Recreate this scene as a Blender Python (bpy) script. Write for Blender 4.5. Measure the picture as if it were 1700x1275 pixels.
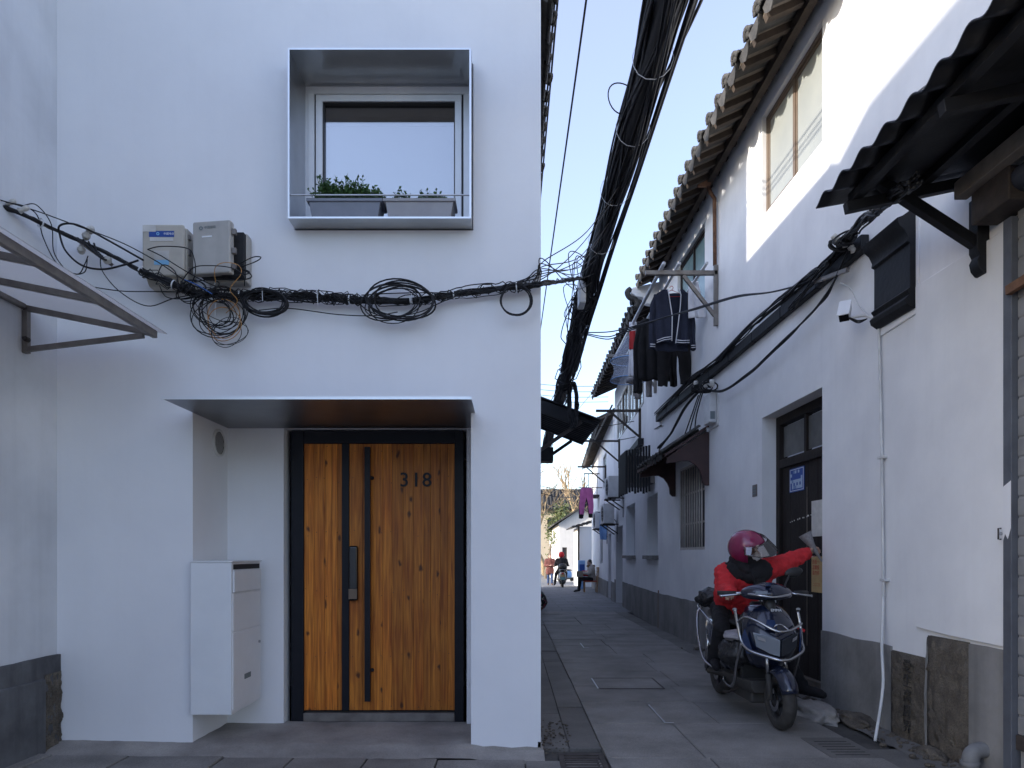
import bpy, bmesh, math, random
from mathutils import Vector, Matrix, noise
R = math.radians
rnd = random.Random(7)
sc = bpy.context.scene
col = sc.collection
for _o in list(bpy.data.objects): bpy.data.objects.remove(_o)

# ------------------------------------------------------------------ camera
F = 1133.0; CX = 850.0; HY = 922.0; CH = 1.28      # focal (px), principal point, eye height
cam = bpy.data.cameras.new('camera'); camo = bpy.data.objects.new('camera', cam); col.objects.link(camo)
cam.sensor_width = 36.0; cam.lens = 36.0*F/1700.0; cam.shift_y = (HY-637.5)/1700.0
cam.clip_start = 0.05; cam.clip_end = 800
camo.location = (0, 0, CH); camo.rotation_euler = (R(90), 0, 0); sc.camera = camo
# ------------------------------------------------------------------ light
SUN = Vector((0.92, 0.30, -0.29)).normalized()        # direction the light travels
world = bpy.data.worlds.new('World'); sc.world = world; world.use_nodes = True
wn = world.node_tree.nodes; wl = world.node_tree.links
bgn = wn['Background']; sky = wn.new('ShaderNodeTexSky'); sky.sky_type = 'NISHITA'; sky.sun_disc = False
sky.sun_elevation = math.asin(-SUN.z); sky.sun_rotation = math.atan2(-SUN.x, -SUN.y)
sky.air_density = 1.0; sky.dust_density = 1.0; sky.ozone_density = 2.5
bgn.inputs['Strength'].default_value = 0.15; 
sky_tint = wn.new('ShaderNodeMix'); sky_tint.data_type = 'RGBA'; sky_tint.blend_type = 'ADD'; sky_tint.inputs['Factor'].default_value = 1.0   # even pale tint added to the sky's colour and light
sky_tint.inputs['B'].default_value = (0.60, 0.42, 0.50, 1); wl.new(sky.outputs[0], sky_tint.inputs['A']); wl.new(sky_tint.outputs['Result'], bgn.inputs['Color'])
sl = bpy.data.lights.new('sun', 'SUN'); slo = bpy.data.objects.new('sun', sl); col.objects.link(slo)
sl.energy = 2.4; sl.angle = R(0.9); sl.color = (1.0, 0.93, 0.84)
slo.rotation_euler = SUN.to_track_quat('-Z', 'Y').to_euler(); slo.location = (-20, -5, 20)
sc.view_settings.view_transform = 'Standard'; sc.view_settings.look = 'None'
sc.view_settings.gamma = 1.0; sc.view_settings.exposure = 1.65; sc.view_settings.use_curve_mapping = False
sc.render.engine = 'CYCLES'; sc.cycles.use_denoising = True
sc.cycles.max_bounces = 12; sc.cycles.diffuse_bounces = 8; sc.cycles.glossy_bounces = 4; sc.cycles.transparent_max_bounces = 12
sc.cycles.sample_clamp_indirect = 6.0

# ------------------------------------------------------------------ helpers
def P(px, py, Y):                       # photograph pixel at depth Y -> place in metres
    return Vector(((px-CX)/F*Y, Y, CH-(py-HY)/F*Y))
AX0, AK = 2.85, -0.022                  # plane of the near right-hand house: X = AX0 + AK*Y
def YA(px): return AX0/((px-CX)/F-AK)
def ZA(px, py): return CH-(py-HY)/F*YA(px)
def XA(Y): return AX0+AK*Y
def gz(Y): return -0.010*max(0.0, min(Y, 46)-14)   # lane drops gently away
ORG = {}
def org(o): return ORG.get(o.name, Vector((0, 0, 0))) if o else Vector((0, 0, 0))
def tag(o, label=None, cat=None, group=None, kind=None):
    if label: o['label'] = label
    if cat: o['category'] = cat
    if group: o['group'] = group
    if kind: o['kind'] = kind
    return o
def thing(name, label, cat, loc=(0, 0, 0), group=None):
    o = bpy.data.objects.new(name, None); col.objects.link(o); o.location = loc; o.empty_display_size = 0.1
    ORG[o.name] = Vector(loc)
    return tag(o, label, cat, group)
class MB:
    def __init__(s): s.v = []; s.f = []
    def add(s, vs, fs):
        n = len(s.v); s.v += [tuple(v) for v in vs]; s.f += [tuple(i+n for i in f) for f in fs]; return s
    def box(s, x0, x1, y0, y1, z0, z1):
        return s.add([(x0,y0,z0),(x1,y0,z0),(x1,y1,z0),(x0,y1,z0),(x0,y0,z1),(x1,y0,z1),(x1,y1,z1),(x0,y1,z1)],
                     [(0,3,2,1),(4,5,6,7),(0,1,5,4),(1,2,6,5),(2,3,7,6),(3,0,4,7)])
    def hexa(s, a, b):                  # two quads of 4 points, joined
        return s.add(list(a)+list(b), [(0,3,2,1),(4,5,6,7),(0,1,5,4),(1,2,6,5),(2,3,7,6),(3,0,4,7)])
    def obox(s, c, ax, ay, az):
        c, ax, ay, az = Vector(c), Vector(ax), Vector(ay), Vector(az)
        a = [c-ax-ay-az, c+ax-ay-az, c+ax+ay-az, c-ax+ay-az]
        return s.hexa(a, [p+2*az for p in a])
    def bar(s, p, q, w, h, up=(0, 0, 1)):
        p, q = Vector(p), Vector(q); d = (q-p); L = d.length; d.normalize()
        sd = d.cross(Vector(up))
        if sd.length < 1e-4: sd = d.cross(Vector((0, 1, 0)))
        sd.normalize(); u = sd.cross(d).normalized()
        return s.obox((p+q)/2, sd*w/2, d*L/2, u*h/2)
    def tube(s, pts, r, n=8, cap=True, closed=False, sx=1.0):
        pts = [Vector(p) for p in pts]; m = len(pts)
        rs = r if isinstance(r, (list, tuple)) else [r]*m
        t = []
        for i in range(m):
            if closed: d = pts[(i+1) % m]-pts[i-1]
            else: d = pts[min(i+1, m-1)]-pts[max(i-1, 0)]
            if d.length < 1e-9: d = Vector((0, 0, 1))
            t.append(d.normalized())
        nn = t[0].orthogonal().normalized(); vs = []
        for i in range(m):
            nn = (nn-t[i]*nn.dot(t[i]))
            if nn.length < 1e-6: nn = t[i].orthogonal()
            nn.normalize(); b = t[i].cross(nn)
            for k in range(n):
                a = 2*math.pi*k/n
                vs.append(pts[i]+(nn*math.cos(a)*sx+b*math.sin(a))*rs[i])
        fs = []
        for i in range(m if closed else m-1):
            j = (i+1) % m
            for k in range(n): fs.append((i*n+k, i*n+(k+1) % n, j*n+(k+1) % n, j*n+k))
        if cap and not closed:
            fs.append(tuple(range(n-1, -1, -1))); fs.append(tuple((m-1)*n+k for k in range(n)))
        return s.add(vs, fs)
    def prism(s, poly, fn, d0, d1):     # poly in (u,v); fn(u,v,w) -> xyz
        n = len(poly)
        vs = [fn(u, v, d0) for u, v in poly]+[fn(u, v, d1) for u, v in poly]
        return s.add(vs, [tuple(range(n-1, -1, -1)), tuple(range(n, 2*n))]+[(i, (i+1) % n, n+(i+1) % n, n+i) for i in range(n)])
    def lathe(s, prof, n=16, o=(0, 0, 0), ax=(0, 0, 1), ref=None, a0=0, a1=2*math.pi):
        o = Vector(o); ax = Vector(ax).normalized(); e1 = (Vector(ref) if ref else ax.orthogonal()).normalized(); e2 = ax.cross(e1)
        full = abs(a1-a0-2*math.pi) < 1e-6; m = n if full else n+1; vs = []
        for r_, h in prof:
            for k in range(m):
                a = a0+(a1-a0)*k/n; vs.append(o+ax*h+(e1*math.cos(a)+e2*math.sin(a))*r_)
        fs = []
        for i in range(len(prof)-1):
            for k in range(n):
                k2 = (k+1) % m
                fs.append((i*m+k, i*m+k2, (i+1)*m+k2, (i+1)*m+k))
        return s.add(vs, fs)
    def ell(s, c, r, n=14, m=8, rot=None):
        c = Vector(c); r = (r, r, r) if not isinstance(r, (tuple, list)) else r; vs = []; fs = []
        for i in range(m+1):
            th = math.pi*i/m
            for k in range(n):
                a = 2*math.pi*k/n
                p = Vector((math.sin(th)*math.cos(a)*r[0], math.sin(th)*math.sin(a)*r[1], math.cos(th)*r[2]))
                vs.append(c+(rot @ p if rot else p))
        for i in range(m):
            for k in range(n): fs.append((i*n+k, (i+1)*n+k, (i+1)*n+(k+1) % n, i*n+(k+1) % n))
        return s.add(vs, fs)
    def cap(s, p, q, r0, r1, n=12):     # closed capsule
        p, q = Vector(p), Vector(q); d = (q-p); L = d.length; d = d.normalized() if L > 1e-6 else Vector((0, 0, 1)); pts = []; rs = []
        for a in (85, 60, 30): pts.append(p-d*r0*math.sin(R(a))); rs.append(r0*math.cos(R(a)))
        for k in range(5): pts.append(p.lerp(q, k/4)); rs.append(r0+(r1-r0)*k/4)
        for a in (30, 60, 85): pts.append(q+d*r1*math.sin(R(a))); rs.append(r1*math.cos(R(a)))
        return s.tube(pts, rs, n)
    def loft(s, secs, cap=True, closed=True):
        n = len(secs[0]); vs = [p for sec in secs for p in sec]; fs = []
        for i in range(len(secs)-1):
            for k in range(n if closed else n-1):
                fs.append((i*n+k, i*n+(k+1) % n, (i+1)*n+(k+1) % n, (i+1)*n+k))
        if cap: fs.append(tuple(range(n-1, -1, -1))); fs.append(tuple((len(secs)-1)*n+k for k in range(n)))
        return s.add(vs, fs)
    def grid(s, fn, nu, nv):
        vs = [fn(i/nu, j/nv) for j in range(nv+1) for i in range(nu+1)]
        return s.add(vs, [(j*(nu+1)+i, j*(nu+1)+i+1, (j+1)*(nu+1)+i+1, (j+1)*(nu+1)+i) for j in range(nv) for i in range(nu)])
    def mesh(s, name, o=Vector((0, 0, 0)), smooth=False):
        me = bpy.data.meshes.new(name)
        me.from_pydata([(v[0]-o.x, v[1]-o.y, v[2]-o.z) for v in s.v], [], s.f)
        bm = bmesh.new(); bm.from_mesh(me); bmesh.ops.recalc_face_normals(bm, faces=bm.faces); bm.to_mesh(me); bm.free()
        if smooth: me.polygons.foreach_set('use_smooth', [True]*len(me.polygons))
        return me
    def build(s, name, mat, parent=None, smooth=False, bevel=0, sub=0, solid=0):
        o = org(parent); ob = bpy.data.objects.new(name, s.mesh(name, o, smooth)); col.objects.link(ob)
        if parent: ob.parent = parent; ORG[ob.name] = o
        if mat: ob.data.materials.append(mat)
        if solid:
            m = ob.modifiers.new('solid', 'SOLIDIFY'); m.thickness = solid; m.offset = 0
        if bevel:
            m = ob.modifiers.new('bevel', 'BEVEL'); m.width = bevel; m.segments = 2; m.limit_method = 'ANGLE'; m.angle_limit = R(40)
            if smooth is False:
                ob.data.polygons.foreach_set('use_smooth', [True]*len(ob.data.polygons)); m.harden_normals = True
        if sub:
            m = ob.modifiers.new('sub', 'SUBSURF'); m.levels = sub; m.render_levels = sub
        return ob
def inst(name, me, mat4, parent=None):  # another object on shared mesh data, placed by a matrix
    ob = bpy.data.objects.new(name, me); col.objects.link(ob); o = org(parent)
    if parent: ob.parent = parent; ORG[ob.name] = o
    ob.matrix_local = Matrix.Translation(-o) @ mat4
    return ob
def bake(ob):                            # apply modifiers into the mesh
    dg = bpy.context.evaluated_depsgraph_get(); me = bpy.data.meshes.new_from_object(ob.evaluated_get(dg))
    old = ob.data; mats = list(old.materials); ob.modifiers.clear(); ob.data = me
    if not me.materials:
        for m in mats: me.materials.append(m)
    return ob
def remesh(ob, vox, sm=4, clouds=None, dec=0):
    m = ob.modifiers.new('rm', 'REMESH'); m.mode = 'VOXEL'; m.voxel_size = vox; m.use_smooth_shade = True
    m = ob.modifiers.new('sm', 'SMOOTH'); m.factor = 0.5; m.iterations = sm
    if clouds:
        t = bpy.data.textures.new('cl', 'CLOUDS'); t.noise_scale = clouds[0]
        m = ob.modifiers.new('dp', 'DISPLACE'); m.texture = t; m.strength = clouds[1]; m.mid_level = 0.5; m.texture_coords = 'GLOBAL'
    bake(ob); ob.data.polygons.foreach_set('use_smooth', [True]*len(ob.data.polygons)); return ob
def cr(pts, n=8):                        # Catmull-Rom through points
    pts = [Vector(p) for p in pts]; out = []
    for i in range(len(pts)-1):
        p0 = pts[max(i-1, 0)]; p1 = pts[i]; p2 = pts[i+1]; p3 = pts[min(i+2, len(pts)-1)]
        for k in range(n):
            t = k/n
            out.append(0.5*((2*p1)+(p2-p0)*t+(2*p0-5*p1+4*p2-p3)*t*t+(3*p1-p0-3*p2+p3)*t**3))
    return out+[pts[-1]]
def text(name, body, size, M4, mat, parent, depth=0.002, res=3, bold=0.0):
    cu = bpy.data.curves.new(name, 'FONT'); cu.body = body; cu.size = size; cu.extrude = depth; cu.align_x = 'CENTER'; cu.align_y = 'CENTER'; cu.resolution_u = res; cu.offset = bold
    t = bpy.data.objects.new(name+'_t', cu); col.objects.link(t)
    dg = bpy.context.evaluated_depsgraph_get(); dg.update(); me = bpy.data.meshes.new_from_object(t.evaluated_get(dg))
    bpy.data.objects.remove(t); me.materials.clear(); me.materials.append(mat)
    return inst(name, me, M4, parent)
def face(o, x, z):                       # matrix whose local x,y -> given world directions
    x = Vector(x).normalized(); z2 = Vector(z).normalized(); n = x.cross(z2)
    return Matrix(((x.x, z2.x, n.x, o[0]), (x.y, z2.y, n.y, o[1]), (x.z, z2.z, n.z, o[2]), (0, 0, 0, 1)))
def wall(mb, M, u0, u1, v0, v1, holes):
    us = sorted({u0, u1, *[h[0] for h in holes], *[h[1] for h in holes]}); vs = sorted({v0, v1, *[h[2] for h in holes], *[h[3] for h in holes]})
    for i in range(len(us)-1):
        for j in range(len(vs)-1):
            a, b, c, d = us[i], us[i+1], vs[j], vs[j+1]; cu, cv = (a+b)/2, (c+d)/2
            if any(h[0] < cu < h[1] and h[2] < cv < h[3] for h in holes): continue
            mb.add([M(a, c, 0), M(b, c, 0), M(b, d, 0), M(a, d, 0)], [(0, 1, 2, 3)])
    for h in holes:
        a, b, c, d, w = h[:5]
        f = [(a, c), (b, c), (b, d), (a, d)]
        for k in range(4):
            (p, q), (r_, t) = f[k], f[(k+1) % 4]
            mb.add([M(p, q, 0), M(r_, t, 0), M(r_, t, w), M(p, q, w)], [(0, 1, 2, 3)])
    return mb
# ------------------------------------------------------------------ materials
def _new(name):
    m = bpy.data.materials.new(name); m.use_nodes = True; nt = m.node_tree; b = nt.nodes['Principled BSDF']
    return m, nt, b
def _c(c): return (c[0], c[1], c[2], 1) if len(c) == 3 else c
def pm(name, c, c2=None, scale=6, rough=0.6, metal=0, bump=0, bscale=60, streak=0, sdark=0.75, fleck=0, rnd_v=0, spec=0.5, lo=0.35, hi=0.7, coat=0, coord='W', sss=0):
    m, nt, b = _new(name); N = nt.nodes.new; L = nt.links.new
    b.inputs['Roughness'].default_value = rough; b.inputs['Metallic'].default_value = metal
    b.inputs['Specular IOR Level'].default_value = spec; b.inputs['Coat Weight'].default_value = coat
    if coord == 'W': pos = N('ShaderNodeNewGeometry').outputs['Position']
    else: pos = N('ShaderNodeTexCoord').outputs['Object']
    c2 = c2 or tuple(x*0.82 for x in c)
    n = N('ShaderNodeTexNoise'); n.inputs['Scale'].default_value = scale; n.inputs['Detail'].default_value = 6; n.inputs['Roughness'].default_value = 0.6; L(pos, n.inputs['Vector'])
    mr = N('ShaderNodeMapRange'); mr.inputs['From Min'].default_value = lo; mr.inputs['From Max'].default_value = hi; L(n.outputs['Fac'], mr.inputs['Value'])
    mx = N('ShaderNodeMix'); mx.data_type = 'RGBA'; mx.inputs['A'].default_value = _c(c); mx.inputs['B'].default_value = _c(c2); L(mr.outputs['Result'], mx.inputs['Factor'])
    out = mx.outputs['Result']
    def mul(src, fac, colr):
        q = N('ShaderNodeMix'); q.data_type = 'RGBA'; q.blend_type = 'MULTIPLY'; q.inputs['B'].default_value = _c(colr); L(src, q.inputs['A']); L(fac, q.inputs['Factor']); return q.outputs['Result']
    if streak:                          # rain streaks running down
        mp = N('ShaderNodeMapping'); mp.inputs['Scale'].default_value = (7, 7, 0.35); L(pos, mp.inputs['Vector'])
        s = N('ShaderNodeTexNoise'); s.inputs['Scale'].default_value = 1.6; s.inputs['Detail'].default_value = 5; L(mp.outputs[0], s.inputs['Vector'])
        r2 = N('ShaderNodeMapRange'); r2.inputs['From Min'].default_value = 0.5; r2.inputs['From Max'].default_value = 0.85; r2.inputs['To Max'].default_value = streak; L(s.outputs['Fac'], r2.inputs['Value'])
        out = mul(out, r2.outputs['Result'], (sdark,)*3)
    if fleck:
        s = N('ShaderNodeTexNoise'); s.inputs['Scale'].default_value = 130; s.inputs['Detail'].default_value = 2; L(pos, s.inputs['Vector'])
        r2 = N('ShaderNodeMapRange'); r2.inputs['From Min'].default_value = 0.35; r2.inputs['From Max'].default_value = 0.65; r2.inputs['To Max'].default_value = fleck; L(s.outputs['Fac'], r2.inputs['Value'])
        out = mul(out, r2.outputs['Result'], (0.35, 0.35, 0.35))
    if rnd_v:
        oi = N('ShaderNodeObjectInfo'); r2 = N('ShaderNodeMapRange'); r2.inputs['To Max'].default_value = rnd_v; L(oi.outputs['Random'], r2.inputs['Value'])
        out = mul(out, r2.outputs['Result'], (0.3, 0.3, 0.3))
    L(out, b.inputs['Base Color'])
    if bump:
        t = N('ShaderNodeTexNoise'); t.inputs['Scale'].default_value = bscale; t.inputs['Detail'].default_value = 5; L(pos, t.inputs['Vector'])
        bp = N('ShaderNodeBump'); bp.inputs['Strength'].default_value = bump; bp.inputs['Distance'].default_value = 0.01; L(t.outputs['Fac'], bp.inputs['Height']); L(bp.outputs[0], b.inputs['Normal'])
    if sss: b.inputs['Subsurface Weight'].default_value = sss; b.inputs['Subsurface Radius'].default_value = (0.01, 0.004, 0.002)
    return m
def flat(name, c, rough=0.5, metal=0, spec=0.5, coat=0):
    m, nt, b = _new(name); b.inputs['Base Color'].default_value = _c(c); b.inputs['Roughness'].default_value = rough
    b.inputs['Metallic'].default_value = metal; b.inputs['Specular IOR Level'].default_value = spec; b.inputs['Coat Weight'].default_value = coat; return m
def glass(name, tint=(0.9, 0.93, 0.95), refl=0.12, rough=0.02):
    m, nt, b = _new(name); N = nt.nodes.new; L = nt.links.new; nt.nodes.remove(b)
    t = N('ShaderNodeBsdfTransparent'); t.inputs[0].default_value = _c(tint); g = N('ShaderNodeBsdfGlossy'); g.inputs['Roughness'].default_value = rough
    fr = N('ShaderNodeFresnel'); fr.inputs['IOR'].default_value = 1.5; ad = N('ShaderNodeMath'); ad.operation = 'ADD'; ad.inputs[1].default_value = refl; ad.use_clamp = True; L(fr.outputs[0], ad.inputs[0])
    mx = N('ShaderNodeMixShader'); L(ad.outputs[0], mx.inputs[0]); L(t.outputs[0], mx.inputs[1]); L(g.outputs[0], mx.inputs[2]); L(mx.outputs[0], nt.nodes['Material Output'].inputs[0]); return m
def wood(name):
    m, nt, b = _new(name); N = nt.nodes.new; L = nt.links.new; b.inputs['Roughness'].default_value = 0.5; b.inputs['Specular IOR Level'].default_value = 0.35
    pos = N('ShaderNodeNewGeometry').outputs['Position']; oi = N('ShaderNodeObjectInfo')
    off = N('ShaderNodeVectorMath'); off.operation = 'MULTIPLY_ADD'; cmb = N('ShaderNodeCombineXYZ')
    L(oi.outputs['Random'], cmb.inputs['Z']); L(oi.outputs['Random'], cmb.inputs['X']); L(cmb.outputs[0], off.inputs[0]); off.inputs[1].default_value = (3, 0, 37); L(pos, off.inputs[2])
    mp = N('ShaderNodeMapping'); mp.inputs['Scale'].default_value = (26, 4, 1.1); L(off.outputs[0], mp.inputs['Vector'])
    n = N('ShaderNodeTexNoise'); n.inputs['Scale'].default_value = 2.2; n.inputs['Detail'].default_value = 8; n.inputs['Distortion'].default_value = 0.7; L(mp.outputs[0], n.inputs['Vector'])
    cr_ = N('ShaderNodeValToRGB'); e = cr_.color_ramp.elements; e[0].position = 0.3; e[0].color = (0.28, 0.078, 0.010, 1); e[1].position = 0.68; e[1].color = (0.68, 0.24, 0.030, 1)
    L(n.outputs['Fac'], cr_.inputs[0])
    kx = N('ShaderNodeSeparateXYZ'); L(off.outputs[0], kx.inputs[0]); kc = N('ShaderNodeCombineXYZ'); L(kx.outputs[0], kc.inputs[0]); L(kx.outputs[2], kc.inputs[1]); kp = N('ShaderNodeMapping'); kp.inputs['Scale'].default_value = (8, 4.2, 1); L(kc.outputs[0], kp.inputs['Vector'])
    vo = N('ShaderNodeTexVoronoi'); vo.voronoi_dimensions = '2D'; vo.inputs['Scale'].default_value = 1.0; wv = N('ShaderNodeTexNoise'); wv.inputs['Scale'].default_value = 2.3; L(kp.outputs[0], wv.inputs['Vector']); wa = N('ShaderNodeVectorMath'); wa.operation = 'MULTIPLY_ADD'; wa.inputs[1].default_value = (0.35, 0.35, 0); L(wv.outputs['Color'], wa.inputs[0]); L(kp.outputs[0], wa.inputs[2]); L(wa.outputs[0], vo.inputs['Vector'])
    kr = N('ShaderNodeMapRange'); kr.inputs['From Min'].default_value = 0.05; kr.inputs['From Max'].default_value = 0.13; kr.inputs['To Min'].default_value = 0.9; kr.inputs['To Max'].default_value = 0.0; L(vo.outputs['Distance'], kr.inputs['Value'])
    k2 = N('ShaderNodeMath'); k2.operation = 'GREATER_THAN'; k2.inputs[1].default_value = 0.66
    sx = N('ShaderNodeSeparateColor'); L(vo.outputs['Color'], sx.inputs[0]); L(sx.outputs[0], k2.inputs[0])
    k3 = N('ShaderNodeMath'); k3.operation = 'MULTIPLY'; L(kr.outputs['Result'], k3.inputs[0]); L(k2.outputs[0], k3.inputs[1])
    mx = N('ShaderNodeMix'); mx.data_type = 'RGBA'; mx.inputs['B'].default_value = (0.06, 0.018, 0.006, 1); L(k3.outputs[0], mx.inputs['Factor']); L(cr_.outputs[0], mx.inputs['A'])
    bl = N('ShaderNodeTexNoise'); bl.inputs['Scale'].default_value = 3.0; L(off.outputs[0], bl.inputs['Vector'])
    b2 = N('ShaderNodeMapRange'); b2.inputs['From Min'].default_value = 0.4; b2.inputs['From Max'].default_value = 0.75; b2.inputs['To Max'].default_value = 0.6; L(bl.outputs['Fac'], b2.inputs['Value'])
    m2 = N('ShaderNodeMix'); m2.data_type = 'RGBA'; m2.blend_type = 'MULTIPLY'; m2.inputs['B'].default_value = (0.75, 0.5, 0.35, 1); L(b2.outputs['Result'], m2.inputs['Factor']); L(mx.outputs['Result'], m2.inputs['A'])
    hv = N('ShaderNodeHueSaturation'); v = N('ShaderNodeMapRange'); v.inputs['To Min'].default_value = 0.74; v.inputs['To Max'].default_value = 1.22; L(oi.outputs['Random'], v.inputs['Value']); L(v.outputs['Result'], hv.inputs['Value']); L(m2.outputs['Result'], hv.inputs['Color'])
    L(hv.outputs[0], b.inputs['Base Color'])
    bp = N('ShaderNodeBump'); bp.inputs['Strength'].default_value = 0.15; bp.inputs['Distance'].default_value = 0.003; L(n.outputs['Fac'], bp.inputs['Height']); L(bp.outputs[0], b.inputs['Normal'])
    return m
M = {}
M['plaster'] = pm('plaster', (0.80, 0.80, 0.81), (0.73, 0.73, 0.745), 0.9, 0.85, bump=0.22, bscale=7, streak=0.16, sdark=0.88, spec=0.25)
M['plaster2'] = pm('plaster2', (0.80, 0.80, 0.80), (0.69, 0.69, 0.70), 1.3, 0.85, bump=0.35, bscale=6, streak=0.26, sdark=0.84, spec=0.25)
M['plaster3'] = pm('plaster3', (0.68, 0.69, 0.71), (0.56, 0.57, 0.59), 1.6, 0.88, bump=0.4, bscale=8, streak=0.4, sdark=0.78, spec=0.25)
M['cement'] = pm('cement', (0.26, 0.252, 0.242), (0.15, 0.145, 0.14), 2.2, 0.9, bump=0.5, bscale=25, streak=0.8, sdark=0.6)
M['cement_dark'] = pm('cement_dark', (0.135, 0.135, 0.14), (0.055, 0.055, 0.06), 3.2, 0.9, bump=0.7, bscale=22, streak=0.9, sdark=0.5)
M['plaster_far'] = pm('plaster_far', (0.60, 0.59, 0.57), (0.52, 0.51, 0.49), 1.3, 0.85, streak=0.3)
M['concrete'] = pm('concrete', (0.38, 0.355, 0.325), (0.21, 0.195, 0.18), 2.6, 0.9, bump=0.5, bscale=30, fleck=0.25)
M['slab'] = pm('slab', (0.31, 0.292, 0.268), (0.165, 0.154, 0.140), 1.9, 0.72, bump=0.35, bscale=60, fleck=0.45, rnd_v=0.16)
M['slab_brown'] = pm('slab_brown', (0.215, 0.203, 0.185), (0.13, 0.12, 0.108), 2.0, 0.75, bump=0.4, bscale=50, fleck=0.35, rnd_v=0.4)
M['dirt'] = pm('dirt', (0.09, 0.083, 0.075), (0.05, 0.047, 0.042), 4, 0.95, bump=0.7, bscale=50)
M['stone'] = pm('stone', (0.16, 0.135, 0.105), (0.075, 0.062, 0.05), 7, 0.95, bump=1.0, bscale=80, fleck=0.6)
M['carving_shade'] = pm('carving_shade', (0.050, 0.044, 0.038), None, 9, 0.95)  # dark tone standing in for the shade inside cut characters
M['tile'] = pm('tile', (0.082, 0.078, 0.074), (0.042, 0.041, 0.04), 8, 0.85, bump=0.5, bscale=40, rnd_v=0.5, fleck=0.3)
M['timber'] = pm('timber', (0.075, 0.055, 0.042), (0.038, 0.028, 0.022), 6, 0.85, bump=0.4, bscale=30, rnd_v=0.5)
M['timber_grey'] = pm('timber_grey', (0.24, 0.205, 0.17), (0.14, 0.118, 0.095), 5, 0.9, bump=0.3, bscale=30, rnd_v=0.5)
M['darkwood'] = pm('darkwood', (0.013, 0.0095, 0.0085), (0.024, 0.018, 0.015), 3, 0.65, bump=0.3, bscale=25, streak=0.5, spec=0.25)
M['redwood'] = pm('redwood', (0.06, 0.028, 0.026), (0.035, 0.018, 0.017), 5, 0.6, bump=0.2)
M['black'] = pm('black', (0.012, 0.012, 0.014), (0.020, 0.020, 0.022), 20, 0.45)
M['blackpaint'] = pm('blackpaint', (0.008, 0.0085, 0.011), (0.016, 0.0165, 0.019), 6, 0.6, spec=0.3, bump=0.3, bscale=25)
M['cable'] = pm('cable', (0.007, 0.007, 0.009), (0.016, 0.016, 0.018), 15, 0.5, rnd_v=0.4, spec=0.35)
M['bluecable'] = flat('bluecable', (0.03, 0.12, 0.4), 0.5)
M['orangecable'] = flat('orangecable', (0.45, 0.22, 0.06), 0.5)
M['greycable'] = pm('greycable', (0.30, 0.30, 0.31), None, 20, 0.6)
M['tie'] = flat('tie', (0.62, 0.63, 0.64), 0.45)
M['frame'] = pm('frame', (0.008, 0.009, 0.014), (0.011, 0.012, 0.017), 12, 0.45, spec=0.25)
M['steel_light'] = pm('steel_light', (0.50, 0.515, 0.54), (0.42, 0.435, 0.46), 3.5, 0.30, 0.95, bump=0.04, bscale=8)
M['steel'] = pm('steel', (0.30, 0.315, 0.34), (0.24, 0.25, 0.275), 3.5, 0.40, 1.0, bump=0.04, bscale=8)
M['steel_edge'] = flat('steel_edge', (0.74, 0.76, 0.78), 0.4, 0.8)
M['alu'] = pm('alu', (0.56, 0.57, 0.59), (0.50, 0.51, 0.53), 5, 0.42, 0.6)
M['alu_white'] = pm('alu_white', (0.78, 0.79, 0.81), (0.72, 0.73, 0.75), 5, 0.35, 0.15)
M['chrome'] = flat('chrome', (0.42, 0.42, 0.43), 0.18, 1.0)
M['white'] = pm('white', (0.76, 0.77, 0.78), (0.70, 0.71, 0.72), 3, 0.42)
M['white_pvc'] = pm('white_pvc', (0.66, 0.66, 0.66), (0.52, 0.52, 0.51), 5, 0.5)
M['boxgrey'] = pm('boxgrey', (0.50, 0.46, 0.39), (0.40, 0.365, 0.31), 5, 0.6, bump=0.05, streak=0.6)
M['boxgrey2'] = pm('boxgrey2', (0.44, 0.42, 0.385), (0.36, 0.34, 0.31), 5, 0.6, bump=0.05, streak=0.6)
M['blue'] = flat('blue', (0.012, 0.06, 0.28), 0.5)
M['sky_print'] = flat('sky_print', (0.20, 0.45, 0.68), 0.5)
M['paper'] = pm('paper', (0.62, 0.60, 0.56), (0.45, 0.43, 0.40), 8, 0.9)
M['ochre'] = pm('ochre', (0.52, 0.36, 0.16), (0.42, 0.28, 0.12), 8, 0.8)
M['redprint'] = flat('redprint', (0.42, 0.05, 0.03), 0.7)
M['greyprint'] = flat('greyprint', (0.16, 0.19, 0.20), 0.6)
M['wood'] = wood('wood')
M['pane'] = glass('pane', (0.95, 0.96, 0.97), 0.24)
M['pane_dark'] = glass('pane_dark', (0.45, 0.48, 0.5), 0.10)
M['inner_shade'] = flat('inner_shade', (0.02, 0.02, 0.022), 0.9)  # flat near-black standing in for shade inside rooms, slots and gaps
M['blind'] = pm('blind', (0.80, 0.82, 0.83), (0.77, 0.79, 0.80), 2, 0.8)
M['film'] = pm('film', (0.30, 0.31, 0.285), (0.25, 0.265, 0.255), 2.2, 0.35)
M['filmblue'] = pm('filmblue', (0.22, 0.32, 0.33), (0.15, 0.23, 0.24), 2.2, 0.2)
M['bronze'] = pm('bronze', (0.17, 0.125, 0.09), None, 8, 0.5, 0.3)
M['planter'] = pm('planter', (0.21, 0.225, 0.27), (0.17, 0.185, 0.22), 8, 0.55)
M['planter2'] = pm('planter2', (0.33, 0.325, 0.34), (0.28, 0.275, 0.29), 8, 0.6)
M['leaf'] = pm('leaf', (0.022, 0.070, 0.012), (0.06, 0.13, 0.025), 40, 0.5)
M['leaf2'] = pm('leaf2', (0.075, 0.11, 0.035), (0.16, 0.17, 0.06), 1.2, 0.6)
M['bark'] = pm('bark', (0.20, 0.16, 0.115), (0.11, 0.09, 0.07), 6, 0.9, bump=0.6)
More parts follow.
